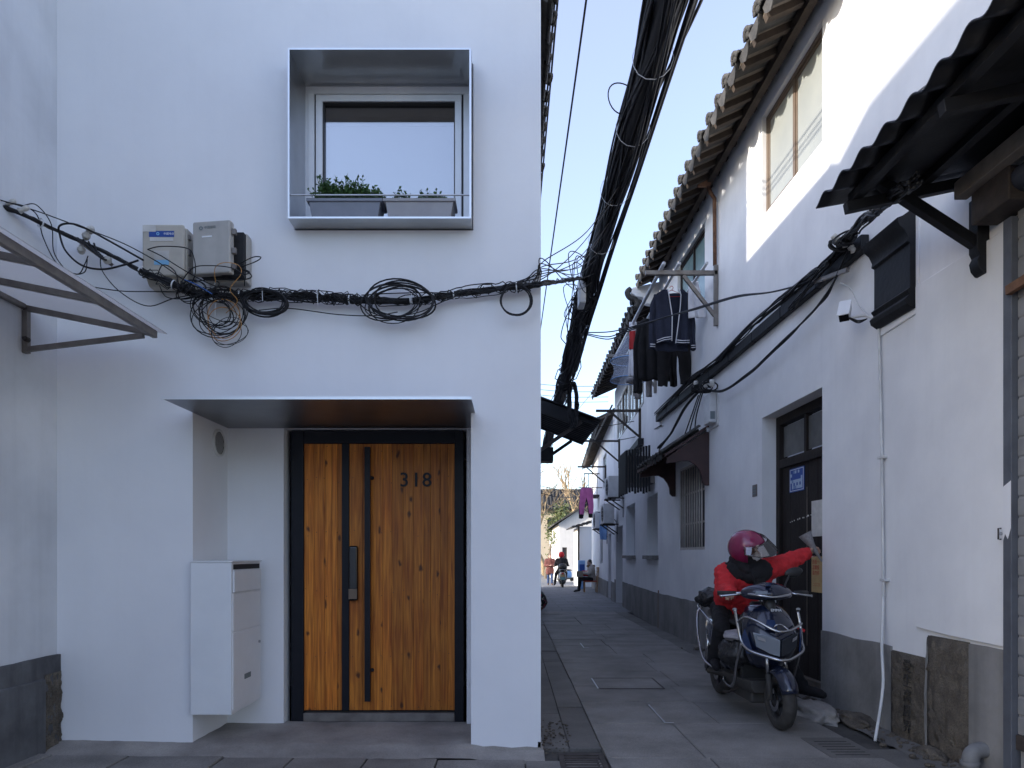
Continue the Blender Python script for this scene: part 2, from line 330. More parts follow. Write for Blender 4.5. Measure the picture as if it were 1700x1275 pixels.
M['twig'] = pm('twig', (0.42, 0.31, 0.18), (0.28, 0.20, 0.12), 6, 0.9)
M['ceramic'] = pm('ceramic', (0.62, 0.60, 0.56), (0.40, 0.38, 0.35), 20, 0.3)
M['iron'] = pm('iron', (0.075, 0.062, 0.055), (0.04, 0.033, 0.03), 12, 0.75, 0.3, bump=0.2)
M['rust'] = pm('rust', (0.20, 0.10, 0.055), (0.10, 0.05, 0.03), 12, 0.85, bump=0.4)
M['bargrey'] = pm('bargrey', (0.62, 0.58, 0.54), (0.46, 0.42, 0.39), 8, 0.6)
M['galv'] = pm('galv', (0.24, 0.22, 0.20), (0.15, 0.13, 0.12), 8, 0.55, 0.5)
def translucent(name, c, mixf):
    m, nt, b = _new(name); N = nt.nodes.new; L = nt.links.new; nt.nodes.remove(b)
    t = N('ShaderNodeBsdfTranslucent'); t.inputs[0].default_value = _c(c); d = N('ShaderNodeBsdfTransparent'); d.inputs[0].default_value = _c(tuple(x*1.05 for x in c))
    mx = N('ShaderNodeMixShader'); mx.inputs[0].default_value = mixf; L(t.outputs[0], mx.inputs[1]); L(d.outputs[0], mx.inputs[2]); L(mx.outputs[0], nt.nodes['Material Output'].inputs[0]); return m
M['poly'] = translucent('poly', (0.72, 0.70, 0.68), 0.45)
M['shutter'] = pm('shutter', (0.30, 0.30, 0.305), (0.22, 0.22, 0.225), 4, 0.5, 0.2, streak=0.5)
M['postgrey'] = pm('postgrey', (0.10, 0.11, 0.13), (0.07, 0.075, 0.09), 6, 0.6)
M['corr'] = pm('corr', (0.013, 0.0135, 0.017), (0.008, 0.008, 0.010), 6, 0.42, bump=0.2, spec=0.4)
# ================================================================== THE SETTING
g = MB()
ys = [-40, 0, 4, 14, 20, 26, 32, 38, 46, 90, 400]
for i in range(len(ys)-1):
    a, b = ys[i], ys[i+1]
    g.add([(-300, a, gz(a)-0.035), (300, a, gz(a)-0.035), (300, b, gz(b)-0.035), (-300, b, gz(b)-0.035)], [(0, 1, 2, 3)])
tag(g.build('ground', M['dirt']), kind='structure')
def slab_mesh(x0, x1, y0, y1, z, t=0.06, ch=0.004):
    a = rnd.uniform(-1, 1)*0.003; b = rnd.uniform(-1, 1)*0.003
    zz = lambda x, y: z+a*(x-x0)/(x1-x0)+b*(y-y0)/(y1-y0)
    o = [(x0, y0), (x1, y0), (x1, y1), (x0, y1)]; i_ = [(x0+ch, y0+ch), (x1-ch, y0+ch), (x1-ch, y1-ch), (x0+ch, y1-ch)]
    vs = [(x, y, z-t) for x, y in o]+[(x, y, zz(x, y)-ch) for x, y in o]+[(x, y, zz(x, y)) for x, y in i_]
    fs = [(0, 1, 5, 4), (1, 2, 6, 5), (2, 3, 7, 6), (3, 0, 4, 7), (4, 5, 9, 8), (5, 6, 10, 9), (6, 7, 11, 10), (7, 4, 8, 11), (8, 9, 10, 11)]
    return MB().add(vs, fs)
pave = bpy.data.objects.new('alley_pavement', None); col.objects.link(pave); tag(pave, kind='structure')
y = 3.0
while y < 15.2:
    d = rnd.uniform(0.6, 0.9); xs = [0.60]
    while xs[-1] < 2.32: xs.append(min(2.34, xs[-1]+rnd.uniform(0.6, 1.2)))
    if xs[-1]-xs[-2] < 0.25 and len(xs) > 2: xs.pop(-2)
    for k in range(len(xs)-1):
        if y < 4.75 and xs[k] > 1.9: pass
        slab_mesh(xs[k]+0.002, xs[k+1]-0.002, y+0.002, y+d-0.002, rnd.uniform(-0.003, 0.003)).build('paving_slab', M['slab'], pave)
    y += d
yend = y
gut = bpy.data.objects.new('gutter_pavement', None); col.objects.link(gut); tag(gut, kind='structure')
for (xa, xb, dl) in ((0.385, 0.598, 1.1), (0.20, 0.381, 0.9)):
    y = 4.56
    while y < 15.0:
        d = dl*rnd.uniform(0.8, 1.2)
        slab_mesh(xa, xb, y+0.005, y+d-0.005, rnd.uniform(-0.012, -0.004)).build('paving_slab', M['slab_brown'], gut); y += d
y = 3.0
while y < 15:                            # strip along the right-hand house
    d = rnd.uniform(0.6, 1.1)
    if not (4.2 < y < 4.6):
        slab_mesh(2.348, 2.60, y+0.005, y+d-0.005, rnd.uniform(-0.012, -0.002)).build('paving_slab', M['slab_brown'], gut)
    y += d
x = -3.4
while x < 0.58:                          # slabs in front of the corner house
    w_ = rnd.uniform(0.42, 0.7); x1 = min(x+w_, 0.59)
    slab_mesh(x+0.004, x1-0.004, 3.72, 4.27+rnd.uniform(-0.015, 0.0), rnd.uniform(0.0, 0.008)+0.012*max(0, -x-0.5)).build('paving_slab', M['slab'], gut)
    slab_mesh(x+0.20, x1+0.19, 3.1, 3.71, rnd.uniform(-0.003, 0.004)).build('paving_slab', M['slab'], gut); x = x1
# far part of the lane: one sheet, pieces too small to tell apart
far = MB()
def lane(y): return (0.20+max(0, y-20)*0.02, 2.60+max(0, y-14)*0.075)
yy = [yend, 18, 22, 26, 30, 36, 46, 60]
for i in range(len(yy)-1):
    a, b = yy[i], yy[i+1]
    far.add([(lane(a)[0]-0.4, a, gz(a)), (lane(a)[1]+0.6, a, gz(a)), (lane(b)[1]+0.6, b, gz(b)), (lane(b)[0]-0.4, b, gz(b))], [(0, 1, 2, 3)])
def pavemat():
    m, nt, b = _new('far_paving'); N = nt.nodes.new; L = nt.links.new
    pos = N('ShaderNodeNewGeometry').outputs['Position']; br = N('ShaderNodeTexBrick'); L(pos, br.inputs['Vector'])
    br.inputs['Scale'].default_value = 1.0; br.inputs['Brick Width'].default_value = 0.8; br.inputs['Row Height'].default_value = 0.62; br.inputs['Mortar Size'].default_value = 0.008
    br.inputs['Color1'].default_value = (0.175, 0.175, 0.18, 1); br.inputs['Color2'].default_value = (0.14, 0.14, 0.142, 1); br.inputs['Mortar'].default_value = (0.05, 0.05, 0.05, 1)
    n = N('ShaderNodeTexNoise'); n.inputs['Scale'].default_value = 1.5; n.inputs['Detail'].default_value = 6; L(pos, n.inputs['Vector'])
    mx = N('ShaderNodeMix'); mx.data_type = 'RGBA'; mx.blend_type = 'MULTIPLY'; mx.inputs['Factor'].default_value = 0.6; L(br.outputs[0], mx.inputs['A']); L(n.outputs['Fac'], mx.inputs['B'])
    hs = N('ShaderNodeHueSaturation'); hs.inputs['Value'].default_value = 1.5; L(mx.outputs['Result'], hs.inputs['Color']); L(hs.outputs[0], b.inputs['Base Color']); b.inputs['Roughness'].default_value = 0.75; return m
tag(far.build('far_pavement', pavemat()), kind='structure')
# concrete apron before and inside the doorway
def apr(u, v):
    X = -3.03+u*3.24; Y = 4.285+v*0.83
    z = 0.034+0.030*max(0, min(1, (-X-1.2)/1.8))*max(0, 1.0-abs(v-0.35)) - 0.030*max(0, 1-v/0.25)
    z += 0.006*noise.noise(Vector((X*3, Y*5, 0)))+0.003*noise.noise(Vector((X*14, Y*14, 3)))
    if X > -0.25: z -= 0.035*min(1, (X+0.25)/0.15)
    return (X, Y, z)
tag(MB().grid(apr, 110, 34).build('doorstep_pavement', M['concrete'], smooth=True), kind='structure')

# ================================================================== CORNER HOUSE (left)
YW = 4.5; RB = 5.05
ch = thing('corner_house', 'white rendered corner house with orange wooden door and metal framed window', 'house', (-1.4, 4.5, 0))
W1 = lambda u, v, w: (u, YW+w, v)
mb = MB()
HO = [(-2.105, -0.270, -0.08, 2.232, RB-YW), (-1.436, -0.255, 3.423, 4.522, 0.22)]
wall(mb, W1, -3.05, 0.19, -0.08, 5.15, HO)
mb.add([W1(-3.05, 5.15, 0), W1(0.19, 5.15, 0), W1(-1.4, 5.95, 0)], [(0, 1, 2)])
# back of the doorway with the door opening
wall(mb, lambda u, v, w: (u, RB+w, v), -2.105, -0.270, -0.08, 2.232, [(-1.69, -0.335, -0.08, 2.222, 0.14)])
mb.add([(0.19, YW, -0.08), (0.19, 6.88, -0.08), (0.19, 6.88, 4.90), (0.19, YW, 4.90)], [(0, 1, 2, 3)])
mb.add([(-3.0, 6.88, -0.08), (0.19, 6.88, -0.08), (0.19, 6.88, 4.9), (-1.4, 6.88, 5.7), (-3.0, 6.88, 4.9)], [(0, 1, 2, 3, 4)])
mb.add([(-3.0, YW, -0.08), (-3.0, 6.88, -0.08), (-3.0, 6.88, 4.90), (-3.0, YW, 4.90)], [(0, 1, 2, 3)])
mb.build('wall', M['plaster'], ch)
mb = MB()                                # worn cement foot of the wall by the lane corner
mb.prism([(-0.262, -0.05), (0.196, -0.05), (0.196, 0.012), (0.1, 0.02), (0.0, 0.012), (-0.12, 0.024), (-0.262, 0.016)], W1, -0.006, 0.03)
mb.box(0.17, 0.196, 4.5, 6.4, -0.05, 0.05)
mb.build('wall_foot', M['concrete'], ch)
# canopy plate
cp = MB(); cp.box(-2.100, -0.244, 4.09, RB-0.003, 2.220, 2.226); cpo = cp.build('door_canopy', M['steel'], ch)
ce = MB(); ce.box(-2.102, -0.242, 4.084, 4.0885, 2.214, 2.231); ce.build('edge_strip', M['steel_edge'], cpo)
# window surround
x0, x1, z0, z1, yf, yb = -1.430, -0.261, 3.429, 4.516, 4.355, 4.705; t = 0.007
ws = MB(); ws.box(x0, x1, yf, yb, z0, z0+t); ws.box(x0, x1, yf, yb, z1-t, z1); ws.box(x0, x0+t, yf, yb, z0+t, z1-t); ws.box(x1-t, x1, yf, yb, z0+t, z1-t)
wso = ws.build('window_surround', M['steel_light'], ch)
e = MB(); w_ = 0.011
for (a, b, c, d) in ((x0, x1, z0, z0+w_), (x0, x1, z1-w_, z1), (x0, x0+w_, z0+w_, z1-w_), (x1-w_, x1, z0+w_, z1-w_)): e.box(a, b, yf-0.004, yf-0.0005, c, d)
e.build('edge_strip', M['steel_edge'], wso)
win = MB()
def rectframe(mb, x0, x1, z0, z1, w, y0, y1):
    mb.box(x0, x1, y0, y1, z0, z0+w); mb.box(x0, x1, y0, y1, z1-w, z1); mb.box(x0, x0+w, y0, y1, z0+w, z1-w); mb.box(x1-w, x1, y0, y1, z0+w, z1-w)
rectframe(win, -1.402, -0.290, 3.437, 4.497, 0.044, 4.690, 4.74)
wino = win.build('window', M['alu_white'], ch, bevel=0.003)
s = MB(); rectframe(s, -1.346, -0.346, 3.493, 4.441, 0.046, 4.678, 4.73); s.build('sash', M['alu_white'], wino, bevel=0.004)
s = MB(); rectframe(s, -1.359, -0.333, 3.480, 4.454, 0.014, 4.702, 4.72); rectframe(s, -1.301, -0.391, 3.538, 4.396, 0.008, 4.690, 4.72); s.build('gasket', M['black'], wino)
s = MB(); s.box(-1.300, -0.392, 4.716, 4.722, 3.539, 4.395); s.build('pane', M['pane'], wino)
s = MB(); s.box(-1.31, -0.38, 4.745, 4.750, 3.5, 4.285); s.box(-1.31, -0.38, 4.738, 4.745, 4.262, 4.285); s.build('blind', M['blind'], wino)
s = MB(); s.box(-1.42, -0.27, 4.95, 4.97, 3.43, 4.5); s.box(-1.42, -0.27, 4.75, 4.95, 4.46, 4.47); s.box(-1.42, -1.41, 4.75, 4.95, 3.43, 4.47); s.box(-0.28, -0.27, 4.75, 4.95, 3.43, 4.47); s.build('room_shade', M['inner_shade'], wino)  # black box, darkness of the unlit room put into its colour
# grey liner between surround and window
s = MB(); rectframe(s, -1.4225, -0.2685, 3.4365, 4.5085, 0.022, 4.700, 4.712); s.build('liner', M['alu_white'], wino)
# ribbed safety rail
pts = []; rr = []
n_ = 170
for i in range(n_+1): pts.append((-1.422+i*(1.153)/n_, 4.372, 3.588)); rr.append(0.0062 if i % 2 else 0.0050)
MB().tube(pts, rr, 8).build('safety_rail', M['alu'], ch, smooth=True)
# vent on the left cheek of the doorway
v = MB(); vo = Vector((-2.105, 4.89, 2.085)); v.lathe([(0.100, 0.0), (0.100, 0.012), (0.090, 0.018), (0.080, 0.012)], 28, vo, (1, 0, 0), (0, 0, 1)); vent = v.build('vent', M['white_pvc'], ch, smooth=True)
v = MB(); v.lathe([(0.084, 0.006), (0.0005, 0.006)], 28, vo, (1, 0, 0), (0, 0, 1)); v.build('duct_opening', M['inner_shade'], vent)  # black disc painted for the shade behind the slats
for k in range(-5, 6):
    h = math.sqrt(max(0, 0.079**2-(k*0.0155)**2)); b_ = MB(); b_.box(vo.x+0.0065, vo.x+0.0072, vo.y+k*0.0155-0.0025, vo.y+k*0.0155+0.0025, vo.z-h, vo.z+h); b_.build('slat', M['white_pvc'], vent)
# door
dr = MB(); YD = 5.120
dx0, dx1, dz0, dz1 = -1.652, -0.362, 0.034, 2.212
dr.box(dx0, dx0+0.092, YD-0.015, YD+0.07, dz0, dz1); dr.box(dx1-0.068, dx1, YD-0.015, YD+0.07, dz0, dz1); dr.box(dx0+0.092, dx1-0.068, YD-0.015, YD+0.07, dz1-0.095, dz1)
door = dr.build('door', M['frame'], ch, bevel=0.003)
s = MB(); s.box(-1.275, -1.222, YD-0.008, YD+0.05, 0.118, 2.117); s.build('mullion', M['frame'], door, bevel=0.003)
s = MB(); s.box(dx0+0.092, dx1-0.068, YD-0.020, YD+0.06, 0.036, 0.100); s.build('threshold', M['galv'], door, bevel=0.004)
s = MB(); s.box(dx0+0.08, dx1-0.06, YD+0.03, YD+0.05, 0.05, 2.18); s.build('backing', M['inner_shade'], door)  # black sheet, colours the gaps between planks as shade
def planks(xa, xb, ws_):
    tot = sum(ws_); x = xa
    for q in ws_:
        w = q/tot*(xb-xa); p = MB(); dy = rnd.uniform(-0.0015, 0.0015)
        p.box(x+0.0006, x+w-0.0006, YD+0.004+dy, YD+0.028, 0.118, 2.117); p.build('plank', M['wood'], door, bevel=0.0018); x += w
planks(-1.560, -1.2755, [1.0, 1.1, 0.7, 0.55, 0.5]); planks(-1.2215, -0.430, [1.2, 0.75, 1.0, 0.85, 1.0, 0.9, 0.95, 0.6, 0.85, 0.7, 0.6])
nl = MB()                                # nail heads in rows
for z in (0.16, 0.55, 1.0, 1.45, 1.85, 2.08):
    for xx in (-1.54, -1.47, -1.40, -1.30, -1.19, -0.98, -0.90, -0.82, -0.70, -0.62, -0.55, -0.47):
        zz = z+rnd.uniform(-0.03, 0.03); nl.lathe([(0.0005, -0.0015), (0.0032, -0.0012), (0.0035, 0.003)], 6, (xx+rnd.uniform(-.012, .012), YD+0.003, zz), (0, 1, 0))
tag(nl.build('nail_head', M['iron'], door), kind='stuff')
s = MB(); s.box(-1.094, -1.052, YD-0.062, YD-0.034, 0.195, 2.085)
for z in (0.42, 1.86): s.tube([(-1.073, YD-0.04, z), (-1.073, YD-0.015, z), (-1.050, YD-0.006, z), (-1.045, YD+0.004, z)], 0.014, 10)
s.build('pull_handle', M['frame'], door, bevel=0.004)
lk = MB(); lk.box(-1.220, -1.150, YD-0.042, YD+0.004, 0.940, 1.352); lko = lk.build('smart_lock', flat('gloss_black', (0.008, 0.008, 0.009), 0.08, 0, 0.6), door, bevel=0.016)
s = MB(); s.box(-1.216, -1.154, YD-0.0445, YD-0.042, 0.955, 1.03); s.build('grip_plate', M['bronze'], lko, bevel=0.001)
for i, c_ in enumerate('318'):
    text('numeral', c_, 0.150, face((-0.808+i*0.085+(0.004 if i == 1 else 0), YD-0.001, 1.842), (1, 0, 0), (0, 0, 1)), M['frame'], door, 0.004, bold=0.001)
# tiled roof, ridge running away from the street
ROOF_T = 0.05
tile_cover = MB(); tile_pan = MB()
def arc(r, n, up):                        # half ring cross-section in x-z
    return [(r*math.cos(math.pi*k/n), (1 if up else -1)*r*math.sin(math.pi*k/n)) for k in range(n+1)]
def shell(mb, r, th, y0, y1, up, n=8, flat_=0.6):
    o = [(x, z*flat_) for x, z in arc(r, n, up)]; i_ = [(x*(r-th)/r, z*flat_*(r-th)/r) for x, z in arc(r, n, up)]
    ring = o+i_[::-1]; mb.loft([[(x, y0, z) for x, z in ring], [(x, y1, z) for x, z in ring]])
# local frame: x along the eave, y up the slope, z normal to the roof
shell(tile_cover, 0.072, 0.016, 0.0, 0.62, True); shell(tile_cover, 0.078, 0.016, -0.015, 0.02, True)
for k in range(7):                        # scalloped round end
    a = math.pi*(k+0.5)/7; tile_cover.ell((0.052*math.cos(a), -0.012, 0.040*math.sin(a)), (0.022, 0.012, 0.019), 8, 5)
tile_cover.ell((0, -0.006, 0.012), (0.045, 0.010, 0.028), 10, 6)
shell(tile_pan, 0.11, 0.016, 0.0, 0.60, False, 8, 0.5)
tile_pan.prism([(-0.09, 0.0), (0.09, 0.0), (0.08, -0.045), (0.05, -0.07), (0.0, -0.09), (-0.05, -0.07), (-0.08, -0.045)], lambda u, v, w: (u, w-0.01+v*0.25, v-0.015), 0.0, 0.014)
me_cover = tile_cover.mesh('roof_tile', smooth=True); me_pan = tile_pan.mesh('drip_tile', smooth=False)
for m_ in (me_cover, me_pan): m_.materials.append(M['tile'])
def eave(parent, p0, along, upslope, n, pitch, both=True, jit=0.012, s=1.0):
    p0 = Vector(p0); X = Vector(along).normalized(); Y = Vector(upslope).normalized(); Z = X.cross(Y).normalized()
    if Z.z < 0: Z = -Z
    for i in range(n):
        for (me, nm, off, dz) in ((me_cover, 'roof_tile', 0.0, 0.055), (me_pan, 'drip_tile', 0.5, 0.055)):
            if nm == 'drip_tile' and not both: continue
            c = p0+X*(i+off)*pitch+Y*rnd.uniform(-jit, jit)+Z*(dz+rnd.uniform(-.006, .006))
            a = rnd.uniform(-0.03, 0.03); Xr = (X*math.cos(a)+Y*math.sin(a)); Yr = (Y*math.cos(a)-X*math.sin(a))
            k = s*pitch/0.245
            m4 = Matrix(((Xr.x*k, Yr.x, Z.x*k, c.x), (Xr.y*k, Yr.y, Z.y*k, c.y), (Xr.z*k, Yr.z, Z.z*k, c.z), (0, 0, 0, 1)))
            inst(nm, me, m4, parent)
def roof_strips(parent, p0, along, upslope, n, pitch, L, start=0.5):   # rest of the tiling up to the ridge, one part
    p0 = Vector(p0); X = Vector(along).normalized(); Y = Vector(upslope).normalized(); Z = X.cross(Y).normalized()
    if Z.z < 0: Z = -Z
    mb = MB()
    for i in range(n):
        q = start
        while q < L:
            q2 = min(q+0.2, L); rr = 0.34*pitch
            ra = [(rr*math.cos(math.pi*k/6), rr*math.sin(math.pi*k/6)*0.7) for k in range(7)]
            secs = [[p0+X*(i*pitch+x)+Y*qq+Z*(z+0.055+dz) for x, z in ra] for qq, dz in ((q, 0.016), (q2, 0.0))]
            mb.loft(secs, cap=False, closed=False); q = q2
    tag(mb.build('upper_tiling', M['tile'], parent, smooth=True), kind='stuff')
sl1 = Vector((-1.68, 0, 0.87)).normalized()
rb = MB(); rb.hexa([(0.235, 4.506, 4.93), (0.235, 6.88, 4.93), (-1.4, 6.88, 5.80), (-1.4, 4.506, 5.80)], [(0.235, 4.506, 4.98), (0.235, 6.88, 4.98), (-1.4, 6.88, 5.85), (-1.4, 4.506, 5.85)])
rb.hexa([(-3.05, 4.506, 4.93), (-3.05, 6.88, 4.93), (-1.4, 6.88, 5.80), (-1.4, 4.506, 5.80)], [(-3.05, 4.506, 4.98), (-3.05, 6.88, 4.98), (-1.4, 6.88, 5.85), (-1.4, 4.506, 5.85)])
rb.tube([(-1.4, 4.51, 5.82), (-1.4, 6.90, 5.82)], 0.10, 10)
roof1 = rb.build('roof', M['tile'], ch)
eave(roof1, (0.248, 4.52, 4.94), (0, 1, 0), sl1, 12, 0.20); roof_strips(roof1, (0.248, 4.52, 4.94), (0, 1, 0), sl1, 12, 0.20, 1.8)

# ------------------------------------------------------------------ neighbour on the left, coming toward the camera
nh = thing('neighbour_house', 'grey white side wall of the house at the left edge of the picture', 'house', (-3.0, 2.0, 0))
mb = MB(); mb.box(-7.0, -3.0, 0.4, 4.53, -0.1, 6.0)  # unseen height and length set by the shade they cast
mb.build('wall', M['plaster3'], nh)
s = MB(); top = [(y_, 0.63+0.012*noise.noise(Vector((y_*6, 0, 1)))) for y_ in [x_*0.1 for x_ in range(16, 46)]]
s.prism([(1.6, -0.1), (4.496, -0.1)]+[(min(a, 4.496), b) for a, b in top[::-1]], lambda u, v, w: (-3.0+w, u, v), 0.0, 0.028)
s.build('plinth', M['cement_dark'], nh)
s = MB(); s.box(-3.0, -2.952, 1.6, 4.33, -0.08, 0.50); s.build('plinth_stone', M['cement_dark'], nh, bevel=0.012)
s = MB()
def rough(u, v):
    return (-2.968+0.022*noise.noise(Vector((u*9, v*9, 4)))+0.012*noise.noise(Vector((u*30, v*30, 1))), 4.335+u*0.16, -0.06+v*0.58)
s.grid(rough, 16, 40); s.build('broken_render', M['stone'], nh)
s = MB(); s.hexa([(-2.85, 0.2, 6.0), (-2.85, 4.48, 6.0), (-5.0, 2.7, 7.1), (-5.0, 0.2, 7.1)], [(-2.85, 0.2, 6.08), (-2.85, 4.48, 6.08), (-5.0, 2.7, 7.2), (-5.0, 0.2, 7.2)])
s.build('roof', M['tile'], nh)  # roof out of view, ridge cut short to place its shadow edge
# little glazed awning on it
aw = thing('door_awning', 'grimy translucent awning on brown metal frame, left edge of picture', 'awning', (-3.0, 3.4, 2.6))
ai, ao, zi, zo = -2.992, -2.20, 2.80, 2.64
for yv in (4.19, 3.66, 3.18, 2.72):
    b_ = MB(); b_.bar((ai, yv, zi), (ao, yv, zo), 0.030, 0.034); b_.build('rib', M['galv'], aw, bevel=0.003)
b_ = MB(); b_.bar((ao, 2.4, zo), (ao, 4.205, zo), 0.032, 0.045); b_.build('outer_rail', M['galv'], aw, bevel=0.003)
b_ = MB(); b_.bar((-2.981, 2.4, zi), (-2.981, 4.17, zi), 0.03, 0.03); b_.build('wall_rail', M['galv'], aw, bevel=0.003)
b_ = MB(); b_.bar((-2.982, 4.19, zi-0.02), (-2.982, 4.19, 2.52), 0.034, 0.034); b_.build('wall_post', M['galv'], aw, bevel=0.003)
b_ = MB(); b_.bar((-2.97, 4.19, 2.545), (ao-0.06, 4.19, zo-0.010), 0.026, 0.030); b_.build('strut', M['galv'], aw, bevel=0.003)
b_ = MB(); b_.hexa([(-2.99, 2.35, zi+0.022), (-2.99, 4.235, zi+0.022), (ao+0.06, 4.235, zo+0.012), (ao+0.06, 2.35, zo+0.012)], [(-2.99, 2.35, zi+0.027), (-2.99, 4.235, zi+0.027), (ao+0.06, 4.235, zo+0.017), (ao+0.06, 2.35, zo+0.017)])
b_.build('roof_sheet', M['poly'], aw)
for q in ((-2.965, 4.185, 2.60),): b_ = MB(); b_.lathe([(0.0005, 0.045), (0.010, 0.045), (0.010, 0.03), (0.016, 0.03), (0.016, 0)], 8, q, (0, -1, 0)); b_.build('bolt', M['iron'], aw)

# ------------------------------------------------------------------ mailbox
mbx = thing('mailbox', 'tall white metal mailbox hung in the doorway of the corner house', 'mailbox', (-1.97, 4.7, 0.24))
X0, X1, Y0, Y1, Z0, Z1 = -2.103, -1.834, 4.46, 4.97, 0.237, 1.235
s = MB(); s.box(X0, X1, Y0, Y1, Z0, Z1); s.build('body', M['white'], mbx, bevel=0.004)
s = MB(); s.box(X0, X1+0.012, Y0-0.005, Y1+0.006, Z1+0.0005, Z1+0.010); s.build('lid', M['white'], mbx, bevel=0.002)
s = MB(); s.box(X1-0.001, X1+0.0025, Y0+0.03, Y1-0.02, Z1-0.048, Z1-0.014); s.build('letter_slot', M['inner_shade'], mbx)  # black strip, shade of the slot put into its colour
s = MB(); s.box(X1, X1+0.012, Y0+0.02, Y1-0.015, Z1-0.20, Z1-0.052); s.build('letter_flap', M['white'], mbx, bevel=0.005)
s = MB(); s.box(X1, X1+0.007, Y0+0.012, Y1-0.008, 0.78, 1.025); s.build('parcel_flap', M['white'], mbx, bevel=0.004)
s = MB(); s.box(X1, X1+0.007, Y0+0.012, Y1-0.008, 0.262, 0.772); dp = s.build('front_panel', M['white'], mbx, bevel=0.004)
s = MB(); s.box(X1+0.0072, X1+0.0095, 4.66, 4.77, 0.435, 0.470); s.build('name_plate', M['greyprint'], dp)
s = MB(); s.lathe([(0.0005, 0.011), (0.009, 0.011), (0.010, 0)], 12, (X1+0.0065, 4.925, 0.66), (1, 0, 0)); s.build('lock', M['chrome'], dp)
# ------------------------------------------------------------------ telecom boxes
b1 = thing('telecom_box', 'beige telecom box with blue sticker on the corner house wall', 'utility box', (-2.21, 4.42, 3.05))
s = MB(); s.loft([[(-2.345, y_, z) for y_, z in ((4.36, 3.06), (4.40, 3.01), (4.495, 3.005), (4.495, 3.375), (4.36, 3.375))], [(-2.075, y_, z) for y_, z in ((4.36, 3.06), (4.40, 3.01), (4.495, 3.005), (4.495, 3.375), (4.36, 3.375))]]); s.build('body', M['boxgrey'], b1, bevel=0.014)
s = MB(); s.box(-2.352, -2.085, 4.335, 4.362, 3.055, 3.385); lid = s.build('lid', M['boxgrey'], b1, bevel=0.014)
YS = 4.3335
for nm, a, b, c, d, mt, l in (('sticker', -2.305, -2.145, 3.302, 3.340, 'blue', 0), ('sticker', -2.345, -2.262, 3.335, 3.376, 'paper', 1), ('sticker', -2.300, -2.15, 3.275, 3.300, 'paper', 0), ('sticker', -2.272, -2.178, 3.155, 3.215, 'paper', 0), ('sticker', -2.272, -2.178, 3.125, 3.156, 'sky_print', 0)):
    s = MB(); s.box(a, b, YS-0.0012-0.0006*l, YS, c, d); s.build(nm, M[mt], lid)
text('lettering', '中国电信', 0.017, face((-2.178, YS-0.0016, 3.321), (1, 0, 0), (0, 0, 1)), M['white'], lid, 0.0003)
s = MB(); s.lathe([(0.005, 0), (0.010, 0), (0.010, 0.0012), (0.005, 0.0012), (0.005, 0)], 12, (-2.248, YS-0.0012, 3.322), (0, -1, 0)); s.build('emblem', M['sky_print'], lid)
for z in (3.11, 3.22, 3.32): s = MB(); s.box(-2.075, -2.066, 4.37, 4.40, z-0.016, z+0.016); s.build('latch', M['galv'], b1, bevel=0.002)
b2 = thing('telecom_box', 'grey telecom box with its lid ajar, beside the beige one', 'utility box', (-1.86, 4.42, 3.05))
s = MB(); s.box(-1.985, -1.712, 4.415, 4.496, 3.045, 3.365); s.build('body', M['boxgrey2'], b2, bevel=0.012)
lid = MB(); rotl = Matrix.Rotation(R(-8), 3, 'Z')
def lp(x, y_, z): q = rotl @ Vector((x, y_, 0)); return (-2.015+q.x, 4.372+q.y, z)
a = [lp(0, 0, 3.055), lp(0.255, 0, 3.055), lp(0.255, -0.055, 3.055), lp(0, -0.055, 3.055)]; b = [lp(0, 0, 3.39), lp(0.255, 0, 3.39), lp(0.255, -0.055, 3.39), lp(0, -0.055, 3.39)]
lid.hexa(a, b); lido = lid.build('lid', M['boxgrey2'], b2, bevel=0.012)
s = MB(); s.box(-1.99, -1.72, 4.373, 4.413, 3.06, 3.35); s.build('wiring_bay', M['inner_shade'], b2)  # black block painted as the shaded gap behind the lid
for z in (3.10, 3.20, 3.32):
    s = MB(); q = lp(0.262, -0.03, z); s.box(q[0]-0.004, q[0]+0.020, q[1]-0.012, q[1]+0.012, z-0.018, z+0.018); s.build('latch', M['galv'], b2, bevel=0.002)
pl_ = Vector(lp(0.06, -0.0565, 3.345)); s = MB(); s.lathe([(0.006, 0), (0.0125, 0), (0.0125, 0.001), (0.006, 0.001), (0.006, 0)], 14, pl_, (0, -1, 0)); s.build('emblem', M['greyprint'], lido)
text('lettering', '中国移动', 0.020, face(Vector(lp(0.122, -0.0570, 3.347)), rotl @ Vector((1, 0, 0)), (0, 0, 1)), M['greyprint'], lido, 0.0003)
s = MB(); c_ = Vector(lp(0.10, -0.0562, 3.29)); s.obox(c_, (rotl @ Vector((1, 0, 0)))*0.034, Vector((0, 0.0006, 0)), Vector((0, 0, 0.005))); s.build('sticker', M['white'], lido)
